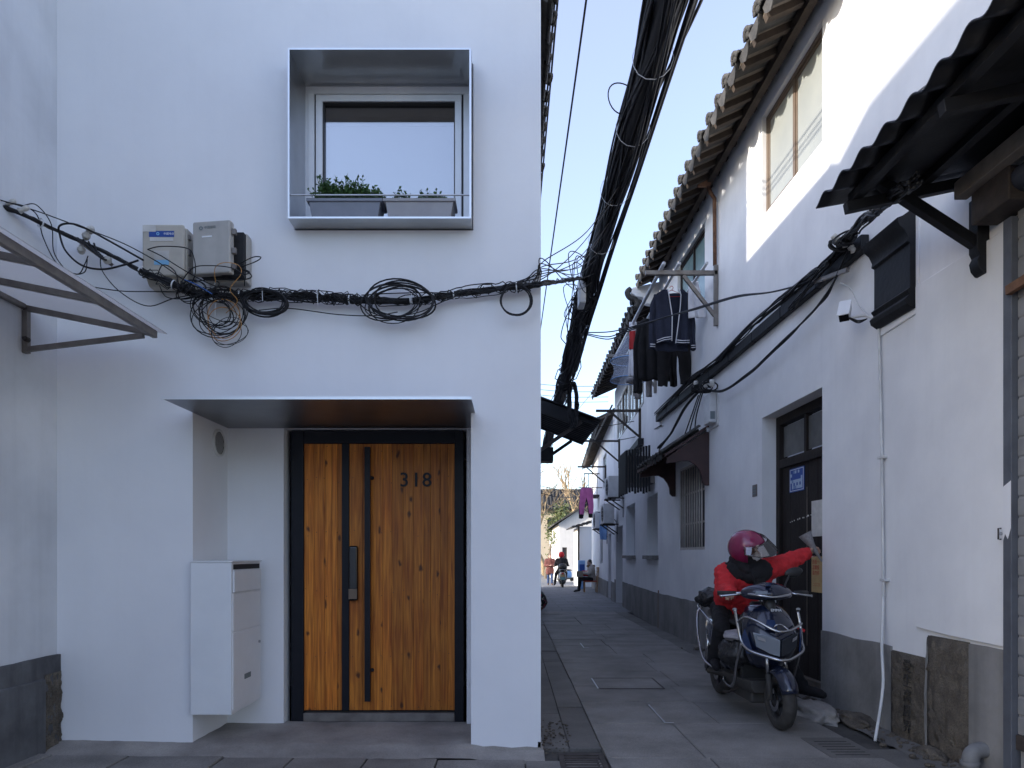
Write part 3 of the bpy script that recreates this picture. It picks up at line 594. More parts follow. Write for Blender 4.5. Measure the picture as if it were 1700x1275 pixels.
# ------------------------------------------------------------------ planters
def planter(label, xa, xb, mt, bush, h):
    t = thing('planter', label, 'planter', ((xa+xb)/2, 4.45, 3.436), 'planters on the window ledge')
    z0 = 3.4365; ya, yb = 4.385, 4.54; zt = 3.575; i_ = 0.028
    def ring(dx, dy, z): return [(xa+dx, ya+dy, z), (xb-dx, ya+dy, z), (xb-dx, yb-dy, z), (xa+dx, yb-dy, z)]
    s = MB(); s.loft([ring(i_+.02, 0.02, z0), ring(i_, 0.012, z0+0.02), ring(0.012, 0.004, zt-0.022), ring(-0.004, -0.006, zt-0.020), ring(-0.004, -0.006, zt), ring(0.008, 0.008, zt), ring(0.012, 0.012, zt-0.02)]); s.build('pot', M[mt], t, bevel=0.003)
    s = MB(); s.grid(lambda u, v: (xa+0.015+u*(xb-xa-0.03), ya+0.015+v*(yb-ya-0.03), zt-0.015+0.006*noise.noise(Vector((u*9, v*4, 0)))), 20, 8); s.build('soil', M['dirt'], t)
    lf = MB(); r2 = random.Random(int(xa*100))
    for (cx, hw, hh) in bush:
        for _ in range(int(62*hh/0.1)):
            bx = cx+r2.gauss(0, hw*0.45); by = r2.uniform(ya+0.02, yb-0.02); tx = bx+r2.gauss(0, hw*0.5); ty = by+r2.gauss(0, 0.035); tz = zt+hh*r2.uniform(0.35, 1.0)*math.exp(-((tx-cx)/(hw*1.3))**2)
            p0, p1 = Vector((bx, by, zt-0.02)), Vector((tx, ty, tz)); lf.tube([p0, p0.lerp(p1, .5)+Vector((r2.gauss(0, .006), 0, 0.005)), p1], 0.0014, 4)
            for k in range(9):
                q = p0.lerp(p1, 0.25+0.75*k/8); d = Vector((r2.gauss(0, 1), r2.gauss(0, 1), r2.uniform(0.1, 1.2))).normalized(); L = r2.uniform(0.016, 0.030); sd = d.cross(Vector((r2.gauss(0, 1), r2.gauss(0, 1), r2.gauss(0, 1)))).normalized()*L*0.28
                m_ = q+d*L*0.5; up = d.cross(sd).normalized()*0.001
                lf.add([q, m_+sd+up, q+d*L, m_-sd+up], [(0, 1, 2, 3)])
    tag(lf.build('foliage', M['leaf'], t), kind='stuff'); return t
planter('slate grey planter with tall bushy green plant on window ledge', -1.318, -0.836, 'planter', [(-1.21, 0.06, 0.165), (-1.13, 0.07, 0.15), (-1.05, 0.07, 0.165), (-0.97, 0.06, 0.14), (-0.89, 0.06, 0.11), (-0.855, 0.03, 0.06)], 0.1)
planter('paler taupe planter with low sparse plants on window ledge', -0.826, -0.366, 'planter2', [(-0.74, 0.045, 0.045), (-0.68, 0.045, 0.045), (-0.55, 0.05, 0.065), (-0.48, 0.05, 0.05)], 0.03)
# ================================================================== NEAR HOUSE ON THE RIGHT
ra = thing('lane_house', 'white two storey house with dark wooden door and tiled eaves, right side', 'house', (2.75, 6.5, 0))
MA = lambda u, v, w: (XA(u)+w, u, v)
mb = MB(); YA0, YA1 = 3.80, 12.0
wall(mb, MA, YA0, YA1, -0.1, 6.24, [(5.98, 7.34, 4.91, 5.985, 0.10), (9.36, 10.77, 4.78, 5.85, 0.10), (5.98, 7.34, -0.1, 2.755, 0.24), (9.36, 10.66, 1.36, 2.62, 0.14)])
for u in (YA0, YA1): mb.add([MA(u, -0.1, 0), MA(u, -0.1, 4.5), MA(u, 6.2, 4.5), MA(u, 8.0, 2.6), MA(u, 6.24, 0)], [(0, 1, 2, 3, 4)])
mb.add([MA(YA0, -0.1, 4.5), MA(YA1, -0.1, 4.5), MA(YA1, 6.2, 4.5), MA(YA0, 6.2, 4.5)], [(0, 1, 2, 3)])
mb.build('wall', M['plaster2'], ra)
s = MB(); s.prism([(3.80, 0.765), (4.0, 0.77), (4.3, 0.775), (4.615, 0.795), (4.618, 1.6), (4.62, 3.1), (3.80, 3.1)], MA, -0.020, 0.0); s.build('render_patch', M['plaster2'], ra, bevel=0.006)
# cement plinth with a ragged top edge, in two stretches beside the door
def plinth(parent, Mf, u0, u1, h, step=0.12, th=0.014, mat='cement'):
    n = max(2, int((u1-u0)/step)); tp = [(u0+(u1-u0)*i/n, h+0.012*noise.noise(Vector((i*0.37, h*5, u0)))) for i in range(n+1)]
    s = MB(); s.prism([(u0, -0.4), (u1, -0.4)]+tp[::-1], Mf, -th, 0.0); return s.build('plinth', M[mat], parent)
plinth(ra, MA, 4.915, 5.978, 0.625); plinth(ra, MA, 7.342, 11.99, 0.615); plinth(ra, MA, 3.80, 4.105, 0.745)
def stone(parent, u0, u1, v1, th, seed):
    def fr(a, b):
        d = 0.014*noise.noise(Vector((a*9, b*14, seed)))+0.012*noise.noise(Vector((a*26, b*40, seed)))
        e_ = min(a, 1-a, (1-b))*12; d -= 0.012*max(0, 1-e_)
        return MA(u0+a*(u1-u0), -0.1+b*(v1+0.1), -th-d)
    s = MB(); s.grid(fr, 26, 46); s.hexa([MA(u0, -0.1, 0), MA(u1, -0.1, 0), MA(u1, v1, 0), MA(u0, v1, 0)], [MA(u0, -0.1, -th+.006), MA(u1, -0.1, -th+.006), MA(u1, v1-0.01, -th+.006), MA(u0, v1-0.01, -th+.006)])
    return s.build('carved_stone', M['stone'], parent, smooth=True)
st = stone(ra, 4.495, 4.908, 0.60, 0.022, 1); tag(st, 'brown stone block carved with a column of characters')
for i, c_ in enumerate('愛生高周界'):
    text('dark_character', c_, 0.098, face(Vector(MA(4.69, 0.515-i*0.104, -0.0325)), (-AK, -1, 0), (0, 0, 1)), M['carving_shade'], st, 0.004, bold=-0.0012)  # raised dark characters, shade of the cuts put into their colour
stone(ra, 4.11, 4.485, 0.755, 0.030, 7)
s = MB(); s.tube(cr([MA(4.49, -0.05, -0.02), MA(4.497, 0.3, -0.024), MA(4.487, 0.6, -0.02), MA(4.49, 0.74, -0.012)], 5), [0.014, 0.012, 0.010, 0.011, 0.013, 0.010, 0.012, 0.010, 0.010, 0.010, 0.012, 0.009, 0.010, 0.011, 0.010, 0.008], 6); s.build('mortar', M['cement'], ra)
# ---- roof
sl2 = Vector((0.90, 0, 0.40)).normalized(); EX, EZ = 2.20, 6.03
def roof_side(parent, ex, ez, y0, y1, sl, L, pitch, xdrift=0.0, boards='timber_grey'):
    al = Vector((xdrift, 1, 0)).normalized()
    def pt(y_, q, dz=0): return Vector((ex+xdrift*(y_-y0), y_, ez+dz))+sl*q
    s = MB(); s.hexa([pt(y0, 0.02), pt(y1, 0.02), pt(y1, L), pt(y0, L)], [pt(y0, 0.02, 0.035), pt(y1, 0.02, 0.035), pt(y1, L, 0.035), pt(y0, L, 0.035)])
    rf = s.build('roof', M[boards], parent)
    n = int((y1-y0)/pitch); yy_ = y0+pitch*0.5
    for i in range(n):
        b_ = MB(); yv = yy_+i*pitch+rnd.uniform(-.01, .01); b_.bar(pt(yv, 0.03+rnd.uniform(0, .02), -0.034), pt(yv, 1.05, -0.034), 0.066, 0.064); b_.build('rafter', M['timber'], rf, bevel=0.004)
    p0 = pt(y0+pitch*0.5, 0.0, 0.0)
    eave(rf, p0, al, sl, n, pitch); roof_strips(rf, p0, al, sl, n, pitch, L)
    return rf
rfa = roof_side(ra, EX, EZ, 3.1, 12.15, sl2, 2.9, 0.305)
s = MB(); s.prism([(2.70, 6.07), (2.775, 6.07), (2.775, 6.20), (2.70, 6.17)], lambda u, v, w: (u-0.022*w, w, v), 3.8, 12.0); s.build('wall_plate', M['timber'], rfa)
# curled end of the eaves where the next roof begins
s = MB(); s.prism([(2.62, 5.55), (2.62, 6.1), (2.12, 5.99), (2.10, 5.90), (2.18, 5.84), (2.30, 5.83), (2.36, 5.72), (2.50, 5.70), (2.55, 5.60)], lambda u, v, w: (u, w, v), 12.01, 12.14); s.build('gable_corbel', M['plaster2'], ra)
s = MB(); s.tube(cr([(2.10, 12.07, 5.99), (2.04, 12.07, 5.93), (2.08, 12.07, 5.84), (2.17, 12.07, 5.81), (2.22, 12.07, 5.73), (2.19, 12.07, 5.66)], 5), 0.05, 8); s.build('gable_curl', M['tile'], ra, smooth=True)
# ---- upper windows
def side_window(parent, Mf, u0, u1, v0, v1, w, mframe, mpane, n=2, fr=0.045, fd=0.05, rail=None):
    s = MB()
    def bx(a, b, c, d, p, q): s.hexa([Mf(a, c, p), Mf(b, c, p), Mf(b, d, p), Mf(a, d, p)], [Mf(a, c, q), Mf(b, c, q), Mf(b, d, q), Mf(a, d, q)])
    bx(u0, u1, v0, v0+fr, w, w+fd); bx(u0, u1, v1-fr, v1, w, w+fd); bx(u0, u0+fr, v0+fr, v1-fr, w, w+fd); bx(u1-fr, u1, v0+fr, v1-fr, w, w+fd)
    o = s.build('window', mframe, parent, bevel=0.003)
    cw = (u1-u0-2*fr)/n
    for k in range(n):
        a = u0+fr+k*cw; b = a+cw; s = MB(); sw = 0.035; dz = 0.006 if k % 2 else 0.018
        def bx(a, b, c, d, p, q): s.hexa([Mf(a, c, p), Mf(b, c, p), Mf(b, d, p), Mf(a, d, p)], [Mf(a, c, q), Mf(b, c, q), Mf(b, d, q), Mf(a, d, q)])
        e0 = 0.012 if k else 0; 
        bx(a-e0, b, v0+fr, v0+fr+sw, w+dz, w+dz+0.02); bx(a-e0, b, v1-fr-sw, v1-fr, w+dz, w+dz+0.02); bx(a-e0, a+sw, v0+fr+sw, v1-fr-sw, w+dz, w+dz+0.02); bx(b-sw, b, v0+fr+sw, v1-fr-sw, w+dz, w+dz+0.02)
        s.build('sash', mframe, o, bevel=0.002)
        s = MB(); bx(a+sw, b-sw, v0+fr+sw, v1-fr-sw, w+dz+0.008, w+dz+0.014); s.build('pane', mpane, o)
    s = MB(); bx(u0, u1, v0, v1, w+0.07, w+0.08); s.build('room_shade', M['inner_shade'], o)  # black sheet standing in for the darkness of the room
    return o
side_window(ra, MA, 5.98, 7.34, 4.91, 5.985, 0.045, M['bronze'], M['film'])
side_window(ra, MA, 9.36, 10.77, 4.78, 5.85, 0.045, M['darkwood'], M['filmblue'])
# ---- wooden door with two-pane transom
WD = 0.15
s = MB()
def bxA(s, a, b, c, d, p, q): s.hexa([MA(a, c, p), MA(b, c, p), MA(b, d, p), MA(a, d, p)], [MA(a, c, q), MA(b, c, q), MA(b, d, q), MA(a, d, q)])
for (a, b, c, d) in ((5.98, 6.07, 0, 2.755), (7.25, 7.34, 0, 2.755), (6.07, 7.25, 2.66, 2.755), (6.07, 7.25, 2.20, 2.29)): bxA(s, a, b, c, d, WD, WD+0.09)
rdoor = s.build('door', M['darkwood'], ra, bevel=0.004)
s = MB(); bxA(s, 6.645, 6.695, 2.29, 2.66, WD+0.01, WD+0.07); s.build('transom_bar', M['darkwood'], rdoor, bevel=0.004)
for (a, b) in ((6.10, 6.645), (6.695, 7.22)):
    s = MB(); bxA(s, a, b, 2.315, 2.635, WD+0.035, WD+0.041); s.build('transom_pane', pm('dusty_glass', (0.12, 0.12, 0.115), (0.07, 0.07, 0.068), 8, 0.3), rdoor)
x = 6.075
for w_ in (0.17, 0.2, 0.2, 0.2, 0.2, 0.2):
    s = MB(); q = rnd.uniform(-.002, .002); bxA(s, x+0.001, min(x+w_-0.001, 7.249), 0.0, 2.199, WD+0.03+q, WD+0.06); s.build('plank', M['darkwood'], rdoor, bevel=0.003); x += w_
s = MB(); bxA(s, 6.66, 6.668, 0.4, 1.95, WD+0.026, WD+0.0285); s.build('scratch', M['timber_grey'], rdoor)
s = MB(); bxA(s, 6.07, 7.25, -0.05, 0.10, WD-0.02, WD+0.08); s.build('threshold', M['stone'], rdoor, bevel=0.01)
for i in range(9):
    s = MB(); uu = 6.55+i*0.062+rnd.uniform(-.02, .02); bxA(s, uu, uu+rnd.uniform(0.012, 0.04), 1.665+i*-0.006, 1.665+i*-0.006+rnd.uniform(0.006, 0.016), WD+0.0255, WD+0.0285); s.build('torn_paper', M['paper'], rdoor)
def on_door(name, label, cat, u0, u1, v0, v1, mat, th=0.004):
    t = thing(name, label, cat, Vector(MA((u0+u1)/2, v0, WD+0.025)))
    s = MB(); bxA(s, u0, u1, v0, v1, WD+0.027-th, WD+0.0275); s.build('sheet', mat, t); return t
sg = on_door('door_sign', 'blue enamel sign with white border on the dark wooden door', 'sign', 6.72, 7.05, 1.925, 2.165, M['blue'])
s = MB()
for (a, b, c, d) in ((6.73, 7.04, 1.935, 1.941), (6.73, 7.04, 2.149, 2.155), (6.73, 6.738, 1.941, 2.149), (7.032, 7.04, 1.941, 2.149)): bxA(s, a, b, c, d, WD+0.0218, WD+0.0228)
s.build('border', M['white'], sg)
cells = {}
r3 = random.Random(3)
for i in range(8):
    for j in range(6):
        if j in (3,) and 0 < i < 7: continue
        if r3.random() < (0.75 if j < 3 else 0.45):
            u = 6.755+i*0.034; v_ = 1.955+j*0.031; key = r3.choice(['white', 'sky_print', 'white']); cells.setdefault(key, MB()); bxA(cells[key], u, u+0.034, v_, v_+0.031, WD+0.0221, WD+0.0229)
pp = {'white': flat('print_pale', (0.36, 0.45, 0.58), 0.5), 'sky_print': flat('print_mid', (0.14, 0.23, 0.42), 0.5)}
for k, q in cells.items(): tag(q.build('print', pp[k], sg), kind='stuff')
on_door('paper_notice', 'torn white paper notice on the dark wooden door', 'notice', 6.12, 6.56, 1.46, 1.80, M['paper'])
sg = on_door('paper_notice', 'ochre paper notice with red characters on the dark wooden door', 'notice', 6.12, 6.56, 0.93, 1.27, M['ochre'])
for j, tx in enumerate(('送报一', '温馨提', '请勿停')):
    text('lettering', tx, 0.048, face(Vector(MA(6.47, 1.215-j*0.052, WD+0.0222)), (-AK, -1, 0), (0, 0, 1)), M['redprint'], sg, 0.0004)
text('lettering', '二〇二〇', 0.035, face(Vector(MA(6.46, 1.00, WD+0.0222)), (-AK, -1, 0), (0, 0, 1)), M['redprint'], sg, 0.0004)
# ---- barred window under a little tiled hood
s = MB()
for (a, b, c, d) in ((9.36, 10.66, 1.36, 1.40), (9.36, 10.66, 2.58, 2.62), (9.36, 9.40, 1.40, 2.58), (10.62, 10.66, 1.40, 2.58), (9.40, 10.62, 1.74, 1.765), (9.40, 10.62, 2.19, 2.215)): bxA(s, a, b, c, d, 0.01, 0.035)
gw = s.build('barred_window', M['bargrey'], ra, bevel=0.002)
for k in range(10):
    u = 9.475+k*0.119; s = MB(); s.tube([MA(u, 1.40, -0.004), MA(u, 2.58, -0.004)], 0.012, 8); s.build('bar', M['bargrey'], gw, smooth=True)
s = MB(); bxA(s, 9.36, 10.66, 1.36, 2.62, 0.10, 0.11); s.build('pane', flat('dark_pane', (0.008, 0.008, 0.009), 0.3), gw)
hd = thing('window_hood', 'small tiled hood with red brown wooden brackets over the barred window', 'hood', Vector(MA(10.0, 2.6, 0)))
def hpt(u, q, dz=0): return Vector((XA(u)-0.60*q, u, 3.00-0.40*q+dz))
s = MB(); s.hexa([hpt(9.12, 0), hpt(10.95, 0), hpt(10.95, 1), hpt(9.12, 1)], [hpt(9.12, 0, .04), hpt(10.95, 0, .04), hpt(10.95, 1, .04), hpt(9.12, 1, .04)]); hr = s.build('roof', M['redwood'], hd)
eave(hr, hpt(9.2, 1.0, 0.02), (0, 1, 0), Vector((0.60, 0, 0.40)), 9, 0.205, jit=0.006)
for u in (9.16, 10.88):
    s = MB(); prof = [(0.0, 2.97), (0.56, 2.60), (0.56, 2.54), (0.50, 2.52)]+[(0.12+0.36*math.cos(R(a))**1.5, 2.30+0.26*math.sin(R(a))) for a in (75, 60, 45, 30, 15, 2)][::1]
    prof = [(0.0, 2.97), (0.57, 2.60), (0.57, 2.52), (0.46, 2.53), (0.36, 2.55), (0.27, 2.55), (0.19, 2.51), (0.13, 2.43), (0.10, 2.36), (0.09, 2.26), (0.05, 2.22), (0.0, 2.22)]
    s.prism(prof, lambda a, b, w: (XA(u)-a, u+w, b), 0.0, 0.05); s.build('bracket', M['redwood'], hd, bevel=0.004)
# ---- black moulded panel high on the wall
s = MB(); prof = [(0, 2.96), (0.03, 2.955), (0.075, 2.985), (0.085, 3.02), (0.055, 3.05), (0.075, 3.08), (0.05, 3.10), (0.05, 3.40), (0.072, 3.41), (0.066, 3.44), (0.09, 3.49), (0.125, 3.52), (0.14, 3.57), (0.10, 3.585), (0.05, 3.62), (0, 3.635)]
s.prism(prof, lambda a, b, w: (XA(w)-a, w, b), 4.625, 5.07); pn = s.build('shuttered_vent', M['blackpaint'], ra, bevel=0.004)
s = MB(); s.prism([(4.60, 2.92), (5.10, 2.90), (5.09, 3.66), (4.84, 3.69), (4.59, 3.65)], MA, -0.012, 0.0); s.build('render_surround', M['plaster'], ra, bevel=0.004)
# ---- small number plate and downpipe
pq = thing('wall_plaque', 'small grey metal plaque on the wall left of dark door', 'plaque', Vector(MA(7.53, 1.93, 0)))
s = MB(); bxA(s, 7.47, 7.60, 1.93, 2.06, -0.008, 0.0); s.build('plate', M['galv'], pq, bevel=0.002)
s = MB()
for j in range(3): bxA(s, 7.49, 7.58, 1.955+j*0.03, 1.97+j*0.03, -0.0095, -0.0085)
tag(s.build('print', M['greyprint'], pq), kind='stuff')
dpn = thing('downpipe', 'thin rusty downpipe with brown hopper under the tiled eaves', 'downpipe', Vector(MA(8.80, 5.1, 0)))
s = MB(); q = 8.80; s.prism([(-0.055, 6.20), (0.055, 6.20), (0.05, 6.10), (0.025, 6.03), (-0.025, 6.03), (-0.05, 6.10)], lambda a, b, w: (XA(q)+w, q+a, b), -0.26, -0.10); s.build('hopper', M['rust'], dpn, bevel=0.005)
s = MB(); s.tube([MA(q, 6.03, -0.12), MA(q, 5.96, -0.10), MA(q, 5.88, -0.045), MA(q, 5.02, -0.04)], 0.026, 8); s.build('pipe', M['rust'], dpn, smooth=True)
# ---- white conduit down to the pavement
cd = thing('conduit_pipe', 'thin white conduit leaning away from the wall near carved stones', 'pipe', Vector((2.50, 4.72, 0)))
path = [MA(5.065, 3.60, -0.022), MA(5.06, 3.1, -0.022), MA(5.02, 2.2, -0.024), MA(4.99, 1.1, -0.026), MA(4.985, 0.95, -0.03), MA(4.93, 0.62, -0.07), Vector((2.62, 4.82, 0.35)), Vector((2.50, 4.70, 0.0))]
s = MB(); s.tube(cr(path, 6), 0.0105, 8); s.build('tube', M['white_pvc'], cd, smooth=True)
for v_ in (3.0, 2.0, 1.1):
    u = 5.06-0.04*(3.1-v_); s = MB(); bxA(s, u-0.035, u+0.035, v_-0.010, v_+0.010, -0.040, 0.0); s.build('clip', M['white_pvc'], cd, bevel=0.003)
el = thing('drain_elbow', 'grey plastic drain elbow sticking out of plinth near the shutter', 'pipe', Vector(MA(3.98, 0.06, 0)))
s = MB(); s.tube(cr([MA(3.97, 0.145, 0.0), MA(3.97, 0.145, -0.05), MA(3.965, 0.125, -0.09), MA(3.96, 0.07, -0.105)], 5), 0.042, 14, cap=False); s.lathe([(0.042, 0), (0.049, 0), (0.049, 0.03), (0.042, 0.03)], 14, Vector(MA(3.96, 0.055, -0.105))); s.build('elbow', pm('dustgrey', (0.20, 0.20, 0.20), (0.13, 0.13, 0.13), 9, 0.7), el, smooth=True, solid=0.006)
# ================================================================== SHOP FRONT AT THE RIGHT EDGE
sh = thing('shuttered_shop', 'shop front with grey roller shutter at the right edge', 'shop', (2.8, 3.0, 0))
s = MB(); bxA(s, 3.735, 3.798, -0.05, 3.14, -0.035, 0.05); s.build('post', M['postgrey'], sh, bevel=0.004)
s = MB(); s.prism([(3.738, 1.69), (3.796, 1.66), (3.796, 1.36), (3.78, 1.40), (3.76, 1.37), (3.738, 1.43)], MA, -0.0365, -0.035); s.build('paint_patch', M['plaster'], sh)
s = MB(); s.lathe([(0.006, 0), (0.010, 0.0)], 4, Vector(MA(3.805, 1.4, -0.04)), (0, 1, 0)); s.tube([MA(3.805, 1.43, -0.04), MA(3.805, 1.43, -0.055), MA(3.805, 1.37, -0.055), MA(3.805, 1.37, -0.04)], 0.005, 6); s.build('hasp', M['iron'], sh)
z = 0.30
sm_ = MB(); prof = [(0.0, 0.0), (0.005, 0.006), (0.006, 0.02), (0.006, 0.085), (0.005, 0.096), (0.0, 0.100), (0.0, 0.108)]
secs = [[(-a, u, b) for a, b in prof] for u in (0, 2.622)]; sm_.loft(secs, cap=False, closed=False); sm_me = sm_.mesh('slat'); sm_me.materials.append(M['shutter'])
shu = MB(); bxA(shu, 1.1, 3.732, 0.22, 0.30, -0.012, 0.03); shu = shu.build('shutter', M['iron'], sh)
while z < 3.2:
    inst('slat', sm_me, Matrix.Translation((XA(1.11)+0.004, 1.11, z)) @ Matrix.Rotation(R(1.26), 4, 'Z'), shu); z += 0.1085
s = MB(); bxA(s, 1.0, 3.712, -0.1, 0.22, 0.0, 0.06); s.build('sill', M['cement'], sh)
s = MB(); s.box(XA(2)+0.08, XA(2)+4, 1.0, 3.79, -0.1, 5.2); s.build('wall', M['plaster2'], sh)
s = MB(); s.bar((2.60, 1.2, 3.39), (2.60, 3.96, 3.39), 0.075, 0.10); s.build('beam', M['timber_grey'], sh, bevel=0.006)
s = MB(); s.box(2.62, 2.80, 3.60, 3.90, 3.16, 3.345); s.build('shutter_drum_end', M['iron'], sh, bevel=0.012)
s = MB(); s.tube([(2.70, 1.2, 3.27), (2.70, 3.6, 3.27)], 0.07, 12); s.build('shutter_drum', M['postgrey'], sh, smooth=True)
s = MB(); s.box(2.64, 2.655, 1.2, 3.52, 3.24, 3.33); s.build('sign_tube', M['alu'], sh, bevel=0.003)
s = MB(); s.prism([(0, 3.36), (0.07, 3.36), (0.07, 3.05), (0.055, 3.02), (0.07, 2.99), (0.06, 2.945), (0.035, 2.915), (0.0, 2.91)], lambda a, b, w: (XA(4.0)-a, 3.985+w, b), -0.04, 0.04); s.build('corbel', M['blackpaint'], sh, bevel=0.005)
s = MB(); s.bar((2.14, 3.99, 3.47), (2.71, 3.99, 3.10), 0.055, 0.06); s.build('brace', M['blackpaint'], sh, bevel=0.004)
s = MB(); s.bar(MA(3.74, 2.73, -0.05), MA(3.1, 2.78, -0.05), 0.03, 0.05); s.build('lock_bar', M['rust'], sh)
sa = thing('shop_awning', 'black corrugated awning with wavy edge, top right of the picture', 'awning', (2.4, 3.2, 3.4))
def cor(u, v): 
    Y = 0.9+u*3.24; q = v; zz = 3.405+0.245*q+0.021*math.sin(2*math.pi*(Y-3.98)/0.212)+(0.012*noise.noise(Vector((Y*2, q, 0))))
    return (1.845+0.035*noise.noise(Vector((Y*1.1, 0, 2)))*(1-q)+1.13*q, Y+0.03*noise.noise(Vector((q*2, 5, 0))), zz)
MB().grid(cor, 190, 10).build('sheet', M['corr'], sa, smooth=True, solid=0.008)
for i, X_ in enumerate((2.02, 2.42, 2.78)):
    s = MB(); zz = 3.355+0.245*(X_-1.845)/1.13; s.bar((X_, 0.95, zz), (X_, 4.05, zz), 0.055, 0.06); s.build('purlin', M['blackpaint'], sa, bevel=0.004)
for Y_ in (3.99, 3.1, 2.2, 1.3):
    s = MB(); s.bar((1.95, Y_, 3.31), (2.75, Y_, 3.48), 0.05, 0.06); s.build('rafter', M['blackpaint'], sa, bevel=0.004)
s = MB(); s.hexa([(2.05, 0.95, 3.42), (2.05, 4.04, 3.42), (2.9, 4.04, 3.605), (2.9, 0.95, 3.605)], [(2.05, 0.95, 3.43), (2.05, 4.04, 3.43), (2.9, 4.04, 3.615), (2.9, 0.95, 3.615)]); s.build('lining', M['blackpaint'], sa)
wr = MB(); wr.tube(cr([P(1760, 20, 3.0), P(1700, 52, 3.15), P(1600, 108, 3.25), P(1532, 146, 3.33), P(1512, 172, 3.5), P(1508, 185, 3.62)], 6), 0.004, 6); tag(wr.build('slack_wire', M['greycable'], smooth=True), 'thin grey wire hanging in front of the black corrugated awning', 'wire')
# ================================================================== HOUSES BEHIND AND OPPOSITE
rl = thing('rear_house', 'unseen taller white house behind the corner house, shaped for its shadow', 'house', (-1.5, 9, 0))
s = MB(); s.box(-9.0, -3.08, 5.9, 24.0, -0.3, 7.6); s.build('main_wall', M['plaster'], rl)  # block out of view, set back and sized for shadow edge and skylight
s = MB(); s.box(-3.07, 0.17, 6.90, 18.5, -0.3, 3.5); s.build('wall', M['plaster'], rl)  # unseen front wing, kept low to let skylight into the lane
s = MB(); s.box(-9.1, -3.06, 5.88, 24.1, 7.605, 7.66); s.build('coping', M['tile'], rl)
s = MB(); s.hexa([(0.24, 6.9, 3.45), (0.24, 18.5, 3.45), (-3.07, 18.5, 4.7), (-3.07, 6.9, 4.7)], [(0.24, 6.9, 3.53), (0.24, 18.5, 3.53), (-3.07, 18.5, 4.78), (-3.07, 6.9, 4.78)]); s.build('lean_roof', M['tile'], rl)
s = MB(); s.box(-2.2, 0.168, 12.6, 17.2, 3.4, 4.85); s.build('upper_wall', M['plaster'], rl)
s = MB(); s.box(-2.3, 0.22, 12.5, 17.3, 4.855, 4.93); s.build('upper_roof', M['tile'], rl)
s = MB(); s.box(-3.0, 0.55, 18.62, 30.0, -0.6, 4.9); s.build('shade_wing', M['plaster'], rl)  # unseen wing added to keep the third house's lower wall in shade
oh = thing('added_opposite_house', 'unseen white house added behind the camera to cut skylight', 'house', (-2, -14, 0))
s = MB(); s.box(-14, 8.0, -22.0, -15, -0.1, 4.6); s.build('wall', M['plaster2'], oh)  # out of view, added to lower the light reaching the walls
s = MB(); s.hexa([(-14.2, -14.6, 4.6), (8.2, -14.6, 4.6), (8.2, -18.5, 6.2), (-14.2, -18.5, 6.2)], [(-14.2, -14.6, 4.7), (8.2, -14.6, 4.7), (8.2, -18.5, 6.3), (-14.2, -18.5, 6.3)]); s.build('roof', M['tile'], oh)
# ------------------------------------------------------------------ second house along the right
BX = lambda Y: 2.62+0.042*(Y-12)
MBf = lambda u, v, w: (BX(u)+w, u, v)
hb = thing('lane_house', 'white house with deep window niches beyond the barred window', 'house', (2.8, 15, 0))
mb = MB(); wall(mb, MBf, 12.005, 19.5, -0.3, 5.95, [(12.34, 13.54, 1.28, 2.42, 0.30), (15.3, 16.9, 1.28, 2.47, 0.30), (17.6, 19.2, -0.3, 2.06, 0.35), (14.0, 18.9, 4.40, 5.45, 0.06)])
for u in (12.005, 19.5): mb.add([MBf(u, -0.3, 0), MBf(u, -0.3, 4), MBf(u, 5.9, 4), MBf(u, 5.95, 0)], [(0, 1, 2, 3)])
mb.build('wall', M['plaster2'], hb)
plinth(hb, MBf, 12.02, 17.58, 0.60); plinth(hb, MBf, 19.22, 19.49, 0.60)
s = MB(); s.box(BX(12.02)-0.03, BX(12.02)+0.0, 12.03, 12.13, -0.1, 0.66); s.build('corner_pipe', M['rust'], hb)
for (a, b, z_) in ((12.34, 13.54, 1.28), (15.3, 16.9, 1.28)):
    s = MB(); s.hexa([MBf(a-.08, z_-.07, -.09), MBf(b+.08, z_-.07, -.09), MBf(b+.08, z_, -.09), MBf(a-.08, z_, -.09)], [MBf(a-.08, z_-.07, 0.0), MBf(b+.08, z_-.07, 0.0), MBf(b+.08, z_, 0.0), MBf(a-.08, z_, 0.0)]); s.build('window_sill', M['cement'], hb, bevel=0.005)
    side_window(hb, MBf, a, b, z_, z_+1.14 if a < 14 else z_+1.19, 0.20, M['alu'], M['filmblue'])
s = MB(); s.hexa([MBf(17.6, -0.3, .32), MBf(19.2, -0.3, .32), MBf(19.2, 2.06, .32), MBf(17.6, 2.06, .32)], [MBf(17.6, -0.3, .36), MBf(19.2, -0.3, .36), MBf(19.2, 2.06, .36), MBf(17.6, 2.06, .36)]); dd = s.build('door', M['postgrey'], hb)
